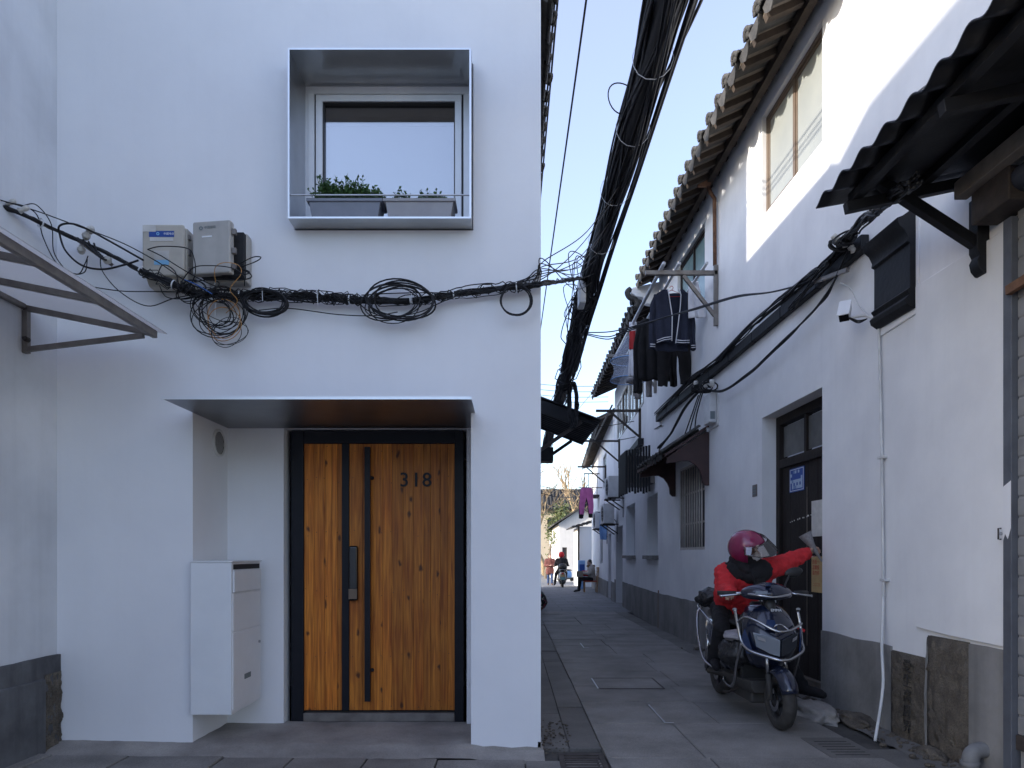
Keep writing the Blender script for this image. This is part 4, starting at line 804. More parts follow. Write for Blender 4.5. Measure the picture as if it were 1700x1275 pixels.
# long window with white frames and blue curtains behind glass
cur = pm('blue_curtain', (0.03, 0.10, 0.36), (0.06, 0.18, 0.52), 5, 0.7); M['pane_clear'] = glass('pane_clear', (0.93, 0.95, 0.96), 0.0)
for k in range(4):
    a = 14.0+k*1.225; s = MB(); b = a+1.225
    def bq(s, a, b, c, d, p, q): s.hexa([MBf(a, c, p), MBf(b, c, p), MBf(b, d, p), MBf(a, d, p)], [MBf(a, c, q), MBf(b, c, q), MBf(b, d, q), MBf(a, d, q)])
    bq(s, a+.003, b-.003, 4.40, 4.46, -0.01, 0.05); bq(s, a+.003, b-.003, 5.39, 5.45, -0.01, 0.05); bq(s, a+.003, a+0.08, 4.46, 5.39, -0.01, 0.05); bq(s, b-0.08, b-.003, 4.46, 5.39, -0.01, 0.05); bq(s, a+.58, a+.64, 4.46, 5.39, 0.0, 0.045)
    wo = s.build('window', M['white_pvc'] if k % 2 else M['galv'], hb, bevel=0.004)
    s = MB(); bq(s, a+0.08, b-0.08, 4.46, 5.39, 0.018, 0.024); s.build('pane', M['pane_clear'], wo)
    s = MB(); s.grid(lambda u, v: MBf(a+0.06+u*1.1, 4.42+v, 0.045+0.012*math.sin(u*26+k)), 40, 1); s.build('curtain', cur if k != 1 else M['blind'], wo)
roof_side(hb, 2.20, 5.78, 12.2, 19.6, Vector((0.9, 0, 0.40)).normalized(), 2.6, 0.30, 0.012)
# ------------------------------------------------------------------ third house
CXf = lambda Y: 2.93+0.060*(Y-19.5)
MC = lambda u, v, w: (CXf(u)+w, u, v)
hc = thing('lane_house', 'farther white house with sunlit eaves behind the seated person', 'house', (3.2, 24, gz(24)))
mb = MB(); wall(mb, MC, 19.52, 31.0, -0.6, 5.35, [(20.6, 21.7, -0.5, 1.95, 0.25), (24.2, 25.4, 1.0, 2.1, 0.12), (22.5, 24.0, 3.6, 4.7, 0.1)])
for u in (19.52, 31.0): mb.add([MC(u, -0.6, 0), MC(u, -0.6, 4), MC(u, 5.3, 4), MC(u, 6.6, 2.0), MC(u, 5.35, 0)], [(0, 1, 2, 3, 4)])
mb.build('wall', M['plaster2'], hc); plinth(hc, MC, 19.53, 20.58, 0.5); plinth(hc, MC, 21.72, 30.9, 0.45)
s = MB(); s.hexa([MC(20.6, -.5, .22), MC(21.7, -.5, .22), MC(21.7, 1.95, .22), MC(20.6, 1.95, .22)], [MC(20.6, -.5, .26), MC(21.7, -.5, .26), MC(21.7, 1.95, .26), MC(20.6, 1.95, .26)]); s.build('door', M['darkwood'], hc)
side_window(hc, MC, 24.2, 25.4, 1.0, 2.1, 0.06, M['galv'], M['filmblue']); side_window(hc, MC, 22.5, 24.0, 3.6, 4.7, 0.05, M['galv'], M['filmblue'])
roof_side(hc, 2.55, 5.25, 19.9, 31.2, Vector((0.9, 0, 0.42)).normalized(), 2.4, 0.33, 0.060)
# ---- lean-to with tiled edge and cupboard beyond (left side of third house)
ln = thing('lean_to', 'small tiled lean-to roof with white post by the far lane wall', 'lean-to', (3.4, 31.5, gz(31)))
lo_ = Vector((2.75, 31.2, 2.55)); s = MB(); s.hexa([lo_, lo_+Vector((1.2, 0, 0.35)), lo_+Vector((1.2, 3.4, 0.35)), lo_+Vector((0, 3.4, 0))], [lo_+Vector((0, 0, .06)), lo_+Vector((1.2, 0, .41)), lo_+Vector((1.2, 3.4, .41)), lo_+Vector((0, 3.4, .06))]); lr = s.build('roof', M['tile'], ln)
eave(lr, lo_+Vector((0.1, 0, 0.0)), Vector((1, 0, 0.29)), Vector((0, 0.97, 0.05)), 5, 0.24)
s = MB(); s.box(3.02, 3.10, 31.3, 31.38, gz(31), 2.62); s.build('post', M['iron'], ln)
s = MB(); s.box(3.12, 3.9, 31.4, 34.5, gz(34), 2.60); s.build('wall', M['plaster'], ln)
# ------------------------------------------------------------------ end of the lane
def simple_house(label, x0, x1, y0, y1, h, rh, mat, win=(), rot=0, roofmat='tile', axis='x'):
    t = thing('far_house', label, 'house', ((x0+x1)/2, y0, gz(y0)), 'houses at the end of the lane'); b = gz(y0)-0.3
    mb = MB(); wall(mb, lambda u, v, w: (u, y0+w, v), x0, x1, b, h, [(a, c, d, e, 0.12) for a, c, d, e in win])
    for xx in (x0, x1): mb.add([(xx, y0, b), (xx, y1, b), (xx, y1, h), (xx, y0, h)], [(0, 1, 2, 3)])
    mb.add([(x0, y1, b), (x1, y1, b), (x1, y1, h), (x0, y1, h)], [(0, 1, 2, 3)])
    if axis == 'y':
        for yy_ in (y0, y1): mb.add([(x0, yy_, h), (x1, yy_, h), ((x0+x1)/2, yy_, h+rh)], [(0, 1, 2)])
    mb.build('wall', mat, t)
    s = MB()
    if axis == 'x':
        ym = (y0+y1)/2
        for ya, yb in ((y0-.35, ym), (y1+.35, ym)): s.hexa([(x0-.3, ya, h-.1), (x1+.3, ya, h-.1), (x1+.3, yb, h+rh), (x0-.3, yb, h+rh)], [(x0-.3, ya, h), (x1+.3, ya, h), (x1+.3, yb, h+rh+.1), (x0-.3, yb, h+rh+.1)])
    else:
        xm = (x0+x1)/2
        for xa, xb in ((x0-.3, xm), (x1+.3, xm)): s.hexa([(xa, y0-.3, h-.08), (xa, y1, h-.08), (xb, y1, h+rh), (xb, y0-.3, h+rh)], [(xa, y0-.3, h), (xa, y1, h), (xb, y1, h+rh+.1), (xb, y0-.3, h+rh+.1)])
    ro = s.build('roof', M[roofmat], t)
    if axis == 'x':
        n = int((x1-x0+.6)/0.3); eave(ro, (x0-.2, y0-.42, h-.05), (1, 0, 0), Vector((0, (y1-y0)/2+.35, rh+.1)), n, 0.3)
        roof_strips(ro, (x0-.2, y0-.42, h-.05), (1, 0, 0), Vector((0, (y1-y0)/2+.35, rh+.1)), n, 0.3, math.hypot((y1-y0)/2+.35, rh), 0.5)
    for (a, c, d, e) in win:
        s = MB(); rectframe(s, a, c, d, e, 0.07, y0+.05, y0+.1); w_ = s.build('window', M['iron'], t); s = MB(); s.box((a+c)/2-.03, (a+c)/2+.03, y0+.05, y0+.1, d+.07, e-.07); s.build('mullion', M['iron'], w_); s = MB(); s.box(a+.07, c-.07, y0+.08, y0+.085, d+.07, e-.07); s.build('pane', flat('far_pane', (0.06, 0.07, 0.08), 0.1), w_)
    return t
simple_house('bright white gable house with dark roof at the lane end', 2.75, 5.4, 40, 50, 3.15, 0.9, M['plaster_far'], [(2.95, 3.22, -0.2, 1.75)], axis='y')
simple_house('long cream house with brown roof behind the trees', -3, 6.8, 58, 66, 5.2, 2.0, pm('cream', (0.56, 0.48, 0.36), None, 2, 0.9), [(1.2, 2.0, 3.2, 4.4), (3.0, 3.8, 3.2, 4.4), (4.8, 5.6, 3.2, 4.4)])
simple_house('pale house farthest back with high grey roof', -8, 14, 78, 88, 6.5, 2.4, M['plaster_far'], [(3.0, 4.4, 4.0, 5.6), (6.0, 7.4, 4.0, 5.6)])
# small balcony with railing high on the right
bl = thing('balcony', 'small iron balcony on the far right-hand houses above pink trousers', 'balcony', (3.0, 26.2, 3.6))
s = MB(); s.box(2.72, 3.42, 25.8, 26.9, 3.52, 3.58); s.build('floor', M['iron'], bl)
for X_ in (2.74, 2.9, 3.06, 3.22): s = MB(); s.box(X_-.012, X_+.012, 25.82, 25.845, 3.58, 4.35); s.build('railing_bar', M['iron'], bl)
s = MB(); s.box(2.72, 3.4, 25.81, 25.855, 4.35, 4.39); s.build('handrail', M['iron'], bl)
# ------------------------------------------------------------------ lean-to canopy over the lane, left
bw = thing('lane_canopy', 'black corrugated canopy jutting over the lane from the left', 'canopy', (0.3, 14.5, 3.6))
def c2(u, v):
    Y = 13.1+u*2.6; q = v; return (0.1+1.62*q-0.10*u, Y, 4.50-0.62*q-0.05*u+0.022*math.sin(Y*2*math.pi/0.16))
MB().grid(c2, 110, 6).build('sheet', M['corr'], bw, smooth=True, solid=0.012)
s = MB(); s.bar((0.12, 13.14, 4.30), (1.25, 13.14, 3.90), 0.05, 0.24); s.build('fascia', M['blackpaint'], bw)
for Y_ in (13.25, 15.5):
    s = MB(); s.bar((0.15, Y_, 3.05), (1.35, Y_, 3.88), 0.06, 0.07); s.build('brace', M['iron'], bw)
    s = MB(); s.bar((0.15, Y_, 4.40), (1.6, Y_, 3.84), 0.06, 0.07); s.build('rafter', M['blackpaint'], bw)
s = MB(); s.box(0.175, 0.85, 14.0, 14.4, 3.22, 3.50); s.build('hanging_panel', M['blackpaint'], bw)
# ================================================================== CABLES
def strand_bundle(name, label, path, R0, n, rr, seed, closed=False, mats=('cable',), sides=5, freq=1.0, parent=None, cat='cable bundle', flatten=1.0):
    r2 = random.Random(seed); base = cr(path, 10); m = len(base)
    t = parent or thing(name, label, cat, base[0])
    for k in range(n):
        a0 = r2.uniform(0, 6.28); ra_ = R0*math.sqrt(r2.random()); ph = r2.uniform(0, 50); w = r2.uniform(0.5, 2.2)*freq; pts = []
        s0 = 0.0
        for i, p in enumerate(base):
            d = (base[min(i+1, m-1)]-base[max(i-1, 0)]).normalized(); e1 = d.cross(Vector((0, 0, 1)))
            if e1.length < 0.05: e1 = d.cross(Vector((0, 1, 0)))
            e1.normalize(); e2 = d.cross(e1)
            Rl = ra_*(1+0.5*noise.noise(Vector((i*0.13, ph, 1)))); aa = a0+w*noise.noise(Vector((i*0.07*freq, ph, 0)))*2.5
            pts.append(p+e1*math.cos(aa)*Rl+e2*math.sin(aa)*Rl*flatten)
        MB().tube(pts, r2.uniform(*rr), sides).build('cable', M[r2.choice(mats)], t, smooth=True)
    return t, base
def wire(p, name='cable', mat='cable', r=0.005, parent=None, n=8, sides=6, label=None):
    o = MB().tube(cr(p, n), r, sides).build(name, M[mat], parent, smooth=True)
    if label: tag(o, label, 'wire')
    return o
def loop(parent, c, rx, rz, n, r, seed, tilt=0.0, mat='cable', jit=0.08, dy=0.012):
    r2 = random.Random(seed); c = Vector(c)
    for k in range(n):
        s1 = 1+r2.uniform(-jit, jit); s2 = 1+r2.uniform(-jit, jit); o = Vector((r2.uniform(-1, 1)*rx*jit, r2.uniform(-dy, dy), r2.uniform(-1, 1)*rz*jit)); pts = []
        for i in range(28):
            a = 2*math.pi*i/28; x_ = math.cos(a)*rx*s1; z_ = math.sin(a)*rz*s2; pts.append(c+o+Vector((x_*math.cos(tilt)-z_*math.sin(tilt), dy*math.sin(a*2+k), x_*math.sin(tilt)+z_*math.cos(tilt))))
        MB().tube(pts, r*r2.uniform(0.8, 1.2), 6, closed=True).build('coil', M[mat], parent, smooth=True)
def tie(parent, p, d, r, mat='tie'):
    d = Vector(d).normalized(); MB().lathe([(r, -0.004), (r+0.003, -0.004), (r+0.003, 0.004), (r, 0.004), (r, -0.004)], 14, p, d).build('cable_tie', M[mat], parent)
YC = 4.435
fpath = [P(-60, 318, 3.92), P(0, 341, 4.02), P(50, 362, 4.15), P(110, 390, 4.33), P(170, 417, 4.37), P(235, 450, 4.30), P(300, 477, 4.30), P(350, 490, 4.38), P(420, 491, YC), P(500, 492, YC), P(600, 498, YC), P(690, 498, YC), P(760, 488, YC), P(830, 479, YC), P(880, 474, YC), P(905, 470, 4.60), P(935, 466, 6.3), P(962, 462, 7.7), P(976, 468, 8.3)]
fb, base = strand_bundle('wall_cables', 'tangled black cable bundle strung across the corner house front', fpath[5:], 0.019, 18, (0.003, 0.0075), 11, freq=1.7)
strand_bundle('', '', fpath[:8], 0.012, 6, (0.003, 0.0055), 17, parent=fb, freq=1.6); base = cr(fpath, 10)
MB().tube(cr(fpath[:7], 8), 0.011, 8).build('cable', M['cable'], fb, smooth=True)
strand_bundle('', '', fpath[5:15], 0.036, 12, (0.0025, 0.0055), 12, parent=fb, freq=2.4)
strand_bundle('', '', [p+Vector((0, -0.01, 0.0)) for p in fpath[6:11]], 0.045, 14, (0.0025, 0.005), 14, parent=fb, freq=3.0)
loop(fb, P(668, 500, 4.40), 0.205, 0.120, 4, 0.0052, 1, -0.08, jit=0.10); loop(fb, P(655, 505, 4.41), 0.17, 0.10, 5, 0.004, 2, 0.2, jit=0.16)
loop(fb, P(440, 503, 4.40), 0.135, 0.075, 9, 0.0048, 3, -0.1, jit=0.12); loop(fb, P(857, 499, 4.41), 0.098, 0.098, 5, 0.0038, 4, jit=0.06)
loop(fb, P(366, 520, 4.38), 0.15, 0.13, 7, 0.0034, 5, 0.3, jit=0.22); loop(fb, P(352, 512, 4.36), 0.13, 0.08, 5, 0.003, 6, -0.5, jit=0.25); loop(fb, P(325, 480, 4.33), 0.11, 0.055, 3, 0.0034, 8, 0.3, jit=0.3)
loop(fb, P(380, 548, 4.39), 0.10, 0.09, 3, 0.0024, 9, 0.2, jit=0.25); loop(fb, P(372, 535, 4.37), 0.10, 0.13, 2, 0.0022, 10, 0.1, 'orangecable', 0.25)
loop(fb, P(375, 452, 4.33), 0.12, 0.04, 2, 0.0045, 15, -0.1, jit=0.2)
# loose ends around the boxes
for i, q in enumerate([[(0, 332, 4.0), (60, 350, 4.1), (120, 372, 4.3), (200, 402, 4.35), (262, 435, 4.28), (330, 478, 4.30), (400, 490, 4.40)],
    [(10, 336, 4.0), (40, 342, 4.1), (62, 358, 4.2), (72, 395, 4.25), (95, 438, 4.28), (128, 455, 4.3), (140, 440, 4.32), (146, 425, 4.35)],
    [(38, 342, 4.1), (60, 340, 4.2), (85, 372, 4.25), (90, 420, 4.28), (115, 452, 4.30), (140, 452, 4.33), (145, 430, 4.36)],
    [(100, 392, 4.3), (98, 376, 4.27), (115, 371, 4.25), (140, 378, 4.3), (185, 402, 4.3), (238, 432, 4.28)],
    [(98, 385, 4.3), (108, 415, 4.27), (135, 440, 4.28), (170, 447, 4.3), (205, 440, 4.3), (230, 432, 4.3)],
    [(167, 425, 4.33), (170, 450, 4.33), (200, 485, 4.34), (245, 508, 4.38), (290, 495, 4.36), (345, 485, 4.34)],
    [(140, 474, 4.43), (200, 483, 4.44), (262, 484, 4.40), (330, 485, 4.36)],
    [(245, 414, 4.30), (268, 409, 4.28), (310, 412, 4.27), (322, 428, 4.27), (324, 455, 4.28), (315, 475, 4.3)],
    [(245, 414, 4.30), (268, 425, 4.29), (300, 445, 4.28), (335, 465, 4.28), (370, 480, 4.33)],
    [(265, 474, 4.38), (275, 492, 4.35), (300, 496, 4.33), (335, 488, 4.32), (360, 480, 4.34)],
    [(399, 437, 4.36), (420, 427, 4.34), (433, 427, 4.33), (425, 434, 4.34), (398, 444, 4.36)],
    [(300, 470, 4.28), (320, 445, 4.25), (350, 441, 4.24), (385, 445, 4.24), (404, 458, 4.26), (406, 475, 4.32)],
    [(260, 462, 4.30), (270, 440, 4.29), (290, 450, 4.28), (300, 478, 4.3), (320, 495, 4.33)],
    [(430, 515, 4.42), (480, 512, 4.42), (560, 522, 4.43), (620, 524, 4.42), (660, 518, 4.4)],
    [(590, 497, 4.42), (610, 515, 4.40), (640, 525, 4.39), (690, 520, 4.39), (730, 503, 4.41), (770, 485, 4.43)],
    [(600, 490, 4.42), (650, 487, 4.42), (720, 486, 4.42), (780, 488, 4.43)]]):
    wire([P(*p) for p in q], mat='cable', r=(0.0062 if i in (3, 4) else 0.0034), parent=fb)
wire([P(358, 470, 4.30), P(357, 445, 4.26), P(372, 436, 4.25), P(395, 440, 4.28), P(400, 455, 4.30), P(382, 480, 4.30), P(394, 500, 4.33), P(375, 520, 4.36)], mat='orangecable', r=0.0022, parent=fb)
wire([P(300, 462, 4.285), P(325, 472, 4.28), P(352, 488, 4.30)], mat='bluecable', r=0.003, parent=fb)
for px, py, yy_ in ((68, 373, 4.2), (237, 449, 4.29), (290, 462, 4.28), (395, 484, 4.40), (437, 488, 4.42), (527, 494, 4.43), (582, 499, 4.43), (681, 497, 4.42), (752, 489, 4.43), (860, 475, 4.43)):
    i_ = min(range(len(base)), key=lambda k: (base[k]-P(px, py, yy_)).length); tie(fb, base[i_], base[min(i_+1, len(base)-1)]-base[i_-1], 0.026)
for (a, b) in (((435, 470), (436, 500)), ((526, 482), (528, 508)), ((683, 488), (684, 504)), ((360, 465), (352, 480)), ((359, 485), (357, 525))):
    MB().bar(P(*a, 4.385), P(*b, 4.385), 0.006, 0.003).build('cable_tie', M['tie'], fb)
# fan of drop wires from the wall to the overhead bundle
OBX, OBZ = 0.94, 4.60
obp = lambda Y, dz=0: Vector((OBX, Y, OBZ+dz))
for i, (pa, yb, dz) in enumerate([((770, 487), 6.2, -.05), ((800, 484), 6.6, -.1), ((820, 480), 7.0, 0), ((850, 478), 7.2, -.1), ((850, 476), 7.5, -.05), ((880, 474), 6.9, 0.05), ((885, 472), 7.8, -.1), ((896, 470), 5.9, -.1), ((890, 476), 8.0, -.12)]):
    a = P(*pa, 4.43); c_ = P(902, 462-i*4, 4.55); b = obp(yb, dz); wire([a, (a+c_)/2, c_, c_.lerp(b, 0.5)+Vector((0, 0, -0.08-0.03*(i % 3))), b], r=0.0036, parent=fb)
# ceramic insulators left of the boxes
ins = thing('insulator_bracket', 'dirty white ceramic insulators on a bracket left of the boxes', 'insulator', P(155, 410, 4.44))
for (px, py, tx) in ((135, 415, 0.3), (143, 392, 0.5), (150, 382, 0.8), (178, 432, 1.0)):
    c_ = P(px, py, 4.36); ax = Vector((math.sin(tx), -0.5, math.cos(tx)-0.4)).normalized(); MB().lathe([(0.001, 0.03), (0.013, 0.03), (0.014, 0.018), (0.024, 0.012), (0.026, 0.0), (0.016, -0.006), (0.022, -0.014), (0.012, -0.026), (0.001, -0.026)], 12, c_, ax).build('insulator', M['ceramic'], ins, smooth=True)
MB().bar(P(128, 398, 4.40), P(186, 440, 4.40), 0.018, 0.022).build('bracket', M['galv'], ins)
MB().bar(P(145, 405, 4.40), P(147, 407, 4.496), 0.02, 0.02).build('wall_fixing', M['galv'], ins)
for k in range(5): wire([P(120+k*9, 392+k*3, 4.35), P(140+k*6, 405+k*5, 4.31), P(165+k*3, 420+k*3, 4.34)], parent=ins, r=0.006)
for (px, py) in ((18, 336), (40, 347)): MB().lathe([(0.001, 0.03), (0.012, 0.03), (0.016, 0.01), (0.012, -0.01), (0.018, -0.03), (0.001, -0.03)], 10, P(px, py, 4.05), (1, 0, 0.4)).build('insulator', M['ceramic'], ins, smooth=True)
# the thick overhead bundle
op = [obp(0.8), obp(2.5), obp(4.1), obp(6.0), obp(8.3), Vector((0.94, 10.1, 4.52)), Vector((0.95, 11.8, 4.45)), Vector((0.98, 13.6, 4.46)), Vector((0.96, 15.7, 4.45)), Vector((0.90, 18.5, 4.05))]
ob_, obase = strand_bundle('overhead_cables', 'thick black bundle of cables hanging over the middle of the lane', op, 0.115, 64, (0.006, 0.014), 21, sides=5, freq=0.8)
MB().tube(cr(op, 8), [0.085+0.03*abs(noise.noise(Vector((i*0.3, 0, 0)))) for i in range(len(op)*8-7)], 10).build('cable', M['cable'], ob_, smooth=True)
strand_bundle('', '', op[4:9], 0.17, 30, (0.005, 0.011), 22, parent=ob_, freq=1.4)
strand_bundle('', '', [p+Vector((0.15, 0, 0.02)) for p in op[:7]], 0.02, 4, (0.012, 0.018), 23, parent=ob_, freq=0.4)
strand_bundle('', '', [p+Vector((0.06+0.2*(i < 3), 0, 0.10)) for i, p in enumerate(op[:6])], 0.03, 3, (0.008, 0.012), 24, parent=ob_, freq=0.4)
for k, Y_ in enumerate((4.55, 5.3, 6.2, 7.2, 8.9)): tie(ob_, obp(Y_), (0.1*(-1)**k, 1, 0.15), 0.135)
loop(ob_, P(1020, 160, 5.15)+Vector((0.06, 0, 0)), 0.11, 0.13, 1, 0.006, 31, 0.5); loop(ob_, obp(8.6, -0.1)+Vector((-.05, 0, 0)), 0.10, 0.08, 4, 0.006, 32, jit=0.3)
for i in range(14):                      # ragged loops at the junction
    r2 = random.Random(i+50); p = obp(8.3+r2.uniform(-.6, .8), -0.05); q = p+Vector((-r2.uniform(0.1, 0.32), r2.uniform(-.3, .3), r2.uniform(-.35, 0.25))); e = p+Vector((r2.uniform(-.1, .05), r2.uniform(.2, 1.0), -r2.uniform(0, .2)))
    wire([p, (p+q)/2+Vector((0, 0, .08)), q, (q+e)/2-Vector((0.05, 0, .08)), e], r=0.005, parent=ob_)
for i in range(9):                       # hanging coil farther down
    r2 = random.Random(i+80); c_ = Vector((1.13+r2.uniform(-.04, .04), 12.6, 4.05)); pts = [c_+Vector((math.cos(a)*0.07*r2.uniform(.8, 1.2), r2.uniform(-.04, .04), math.sin(a)*0.42)) for a in [2*math.pi*j/16 for j in range(16)]]; MB().tube(cr(pts+[pts[0]], 3), 0.014, 6).build('coil', M['cable'], ob_, smooth=True)
MB().box(0.80, 0.88, 8.1, 8.35, 4.28, 4.62).build('wrapping', M['tie'], ob_, bevel=0.02)
# insulator crossarm hanging under the bundle
xa = thing('crossarm', 'iron crossarm with white insulators under the overhead cables', 'crossarm', (0.9, 15.7, 4.4))
MB().bar((0.16, 15.7, 4.42), (1.22, 15.7, 4.42), 0.05, 0.05).build('arm', M['iron'], xa)
for X_ in (0.93, 1.22):
    MB().lathe([(0.001, 0.16), (0.06, 0.16), (0.075, 0.11), (0.05, 0.09), (0.085, 0.05), (0.045, 0.03), (0.05, 0.0), (0.001, 0.0)], 14, (X_, 15.68, 4.45)).build('insulator', M['ceramic'], xa, smooth=True); MB().bar((X_, 15.7, 4.39), (X_, 15.7, 4.22), 0.03, 0.03).build('bolt', M['iron'], xa)
for i, (X_, Z_, lb) in enumerate(((0.635, 6.0, 'single black overhead wire left of the thick bundle'), (0.394, 6.0, 'black overhead wire close beside the corner house eaves'), (0.365, 5.95, 'thinner black overhead wire nearest the corner house eaves'))):
    wire([(X_, 1.5, Z_), (X_-0.01, 6, Z_-0.04), (X_-0.03, 11, Z_-0.02), (X_-0.05, 17+i, Z_)], 'overhead_wire', r=0.010, label=lb)
for i, (px0, py0, px1, py1) in enumerate(((890, 637, 985, 641), (890, 646, 985, 650), (890, 655, 985, 659), (890, 664, 985, 667))):
    wire([P(px0-20, py0-2, 34), P((px0+px1)/2, (py0+py1)/2+2, 34), P(px1+25, py1, 34)], 'distant_wire', r=0.012, label='distant wire crossing the lane, '+('topmost', 'second from top', 'third from top', 'lowest')[i]+' of four parallel ones')
wire([P(938, 690, 15.7), P(968, 705, 15.8), P(1000, 708, 16), P(1075, 695, 15.2)], 'service_wire', r=0.009, label='black wire from crossarm insulators to the blue curtained window')
wire([P(926, 710, 15.7), P(960, 722, 16.5), P(1000, 733, 17), P(1060, 724, 15.0), P(1098, 706, 11.7)], 'service_wire', r=0.010, label='lower black wire sagging from crossarm across to wall cables')
wire([P(930, 716, 26), P(968, 670, 24), P(985, 650, 22)], 'service_wire', r=0.008, label='thin diagonal wire rising toward the far tiled eaves')
wire([P(895, 806, 30), P(940, 815, 30), P(990, 812, 28)], 'service_wire', r=0.013, label='dark wire sagging across the far lane above the trees')
wire([P(895, 818, 32), P(935, 826, 32), P(992, 822, 30)], 'service_wire', r=0.018, label='thick dark wire crossing the far lane just above foliage')
# cable line from overhead bundle across to the right-hand wall
cw_ = thing('crossing_cable', 'pair of black cables crossing the lane past the hanging jacket', 'cable', P(975, 555, 10.2))
for k in range(3): wire([P(975, 552+k*2, 10.1), P(1010, 553+k*6-abs(k-1)*2, 9.7), P(1040, 545+k*3, 9.3), P(1100, 528, 8.8), P(1150, 513+k, 8.2), P(1220, 492+k, 7.4), P(1280, 485, 6.75), P(1340, 470, 6.15), P(1392, 456, 5.66)], r=0.008, parent=cw_)
# timber ledge with cables along the right-hand house
lg = thing('wall_ledge', 'dark timber ledge running along the right-hand house under its cables', 'ledge', Vector(MA(8.5, 3.6, 0)))
n_ = 9
for k in range(n_):
    a = 5.22+k*0.75; b = a+0.745; s = MB(); bxA(s, a, min(b, 11.97), 3.615, 3.74+rnd.uniform(-.01, .01), -0.07+rnd.uniform(-.006, .006), 0.0); s.build('board', M['timber'] if k == 99 else M['blackpaint'], lg, bevel=0.01)
wc, _ = strand_bundle('ledge_cables', 'black cables lying along the timber ledge on the right-hand house', [P(1520, 300, 3.6), P(1475, 333, 4.1), P(1452, 352, 4.55), P(1420, 382, 5.05)]+[MA(u, 3.76+0.03*math.sin(u*2), -0.075) for u in (5.7, 6.4, 7.4, 8.6, 10, 11.9)], 0.035, 12, (0.006, 0.012), 41, freq=1.4)
strand_bundle('', '', [MA(5.3, 3.70, -0.1), MA(5.7, 3.45, -0.1), MA(6.4, 3.36, -0.09), MA(7.4, 3.28, -0.08), MA(8.4, 3.30, -0.08), MA(9.1, 3.5, -0.1)], 0.016, 5, (0.006, 0.010), 42, parent=wc, freq=1.4)
strand_bundle('', '', [P(1500, 306, 3.7), P(1462, 338, 4.2), P(1440, 358, 4.7), P(1410, 392, 5.2), MA(5.9, 3.66, -0.11), MA(6.4, 3.6, -0.1)], 0.03, 6, (0.006, 0.010), 44, parent=wc, freq=2)
loop(wc, P(1405, 398, 5.25), 0.075, 0.030, 6, 0.008, 45, 0.5, jit=0.4); loop(wc, P(1396, 408, 5.35), 0.06, 0.03, 5, 0.009, 46, -0.3, jit=0.5)
for k_ in range(3): MB().lathe([(0.001, 0.05), (0.022, 0.05), (0.026, 0.03), (0.018, 0.02), (0.03, 0.0), (0.001, -0.02)], 12, P(1390+k_*14, 398+k_*9, 5.32), (-0.6, 0, 0.6)).build('insulator', M['ceramic'], wc, smooth=True)
s = MB(); s.bar(MA(5.95, 3.66, -0.09), MA(5.35, 3.52, -0.10), 0.03, 0.03); s.build('bracket', M['galv'], wc)
strand_bundle('', '', [MA(9.2, 3.52, -0.1), MA(9.9, 3.40, -0.12), MA(10.7, 3.22, -0.1), MA(11.6, 3.10, -0.1)], 0.03, 5, (0.008, 0.012), 47, parent=wc)
for k, (u, v_) in enumerate(((9.0, 3.5), (9.4, 3.56), (8.7, 3.45))):
    MB().lathe([(0.001, 0.07), (0.03, 0.07), (0.035, 0.04), (0.025, 0.03), (0.04, 0.0), (0.02, -0.02), (0.001, -0.02)], 12, MA(u, v_+0.05*(k == 1), -0.11)).build('insulator', M['ceramic'], wc, smooth=True)
loop(wc, MA(9.1, 3.50, -0.13), 0.14, 0.05, 5, 0.009, 48, jit=0.3); loop(wc, MA(8.8, 3.46, -0.12), 0.10, 0.06, 4, 0.008, 49, jit=0.3)
for k in range(3): wire([MA(9.05+k*.1, 3.45, -0.12), MA(9.3+k*.15, 3.2, -0.13), MA(9.25+k*.3, 2.98-k*.02, -0.17)], parent=wc, r=0.009)
for k in range(3): wire([MA(5.15, 3.60+k*.02, -0.06), MA(4.95, 3.50+k*.03, -0.10), MA(5.0, 3.56+k*.02, -0.03)], parent=wc, r=0.006)
# meter box
mt = thing('meter_box', 'white meter box with label under the wall cables', 'utility box', Vector(MA(8.95, 2.94, 0)))
s = MB(); bxA(s, 8.80, 9.05, 3.0, 3.38, -0.11, -0.02); s.build('body', M['white_pvc'], mt, bevel=0.01)
s = MB(); bxA(s, 8.76, 9.10, 2.95, 3.42, -0.02, 0.0); s.build('back_board', M['white_pvc'], mt, bevel=0.004)
s = MB(); q = XA(8.8); s.box(q-0.10, q-0.04, 8.797, 8.7995, 3.04, 3.14); s.build('label', M['greyprint'], mt)
s = MB(); s.lathe([(0.001, 0.06), (0.025, 0.05), (0.025, 0), (0.001, 0)], 10, MA(8.95, 2.90, -0.08)); s.build('gland', M['greycable'], mt)
# security camera
cm = thing('security_camera', 'white bullet security camera on an arm beside the black panel', 'camera', Vector(MA(5.06, 3.0, 0)))
ca = P(1403, 517, 5.25); d = Vector((-0.25, -0.35, -0.55)).normalized()
e1 = d.cross(Vector((0, 0, 1))).normalized(); e2 = e1.cross(d).normalized()
s = MB(); s.obox(ca, e1*0.038, d*0.075, e2*0.036); s.build('body', M['white_pvc'], cm, bevel=0.008)
s = MB(); s.obox(ca+e2*0.041-d*-0.01, e1*0.044, d*0.088, e2*0.004); s.build('sun_shield', M['white'], cm, bevel=0.003)
s = MB(); s.obox(ca+d*0.078, e1*0.034, d*0.004, e2*0.032); s.build('lens_plate', flat('lens', (0.01, 0.01, 0.012), 0.1), cm)
s = MB(); s.tube(cr([ca-e2*0.04, P(1412, 528, 5.22), P(1435, 524, 5.15), MA(5.07, 3.03, -0.02)], 6), 0.011, 8); s.build('arm', M['white_pvc'], cm, smooth=True)
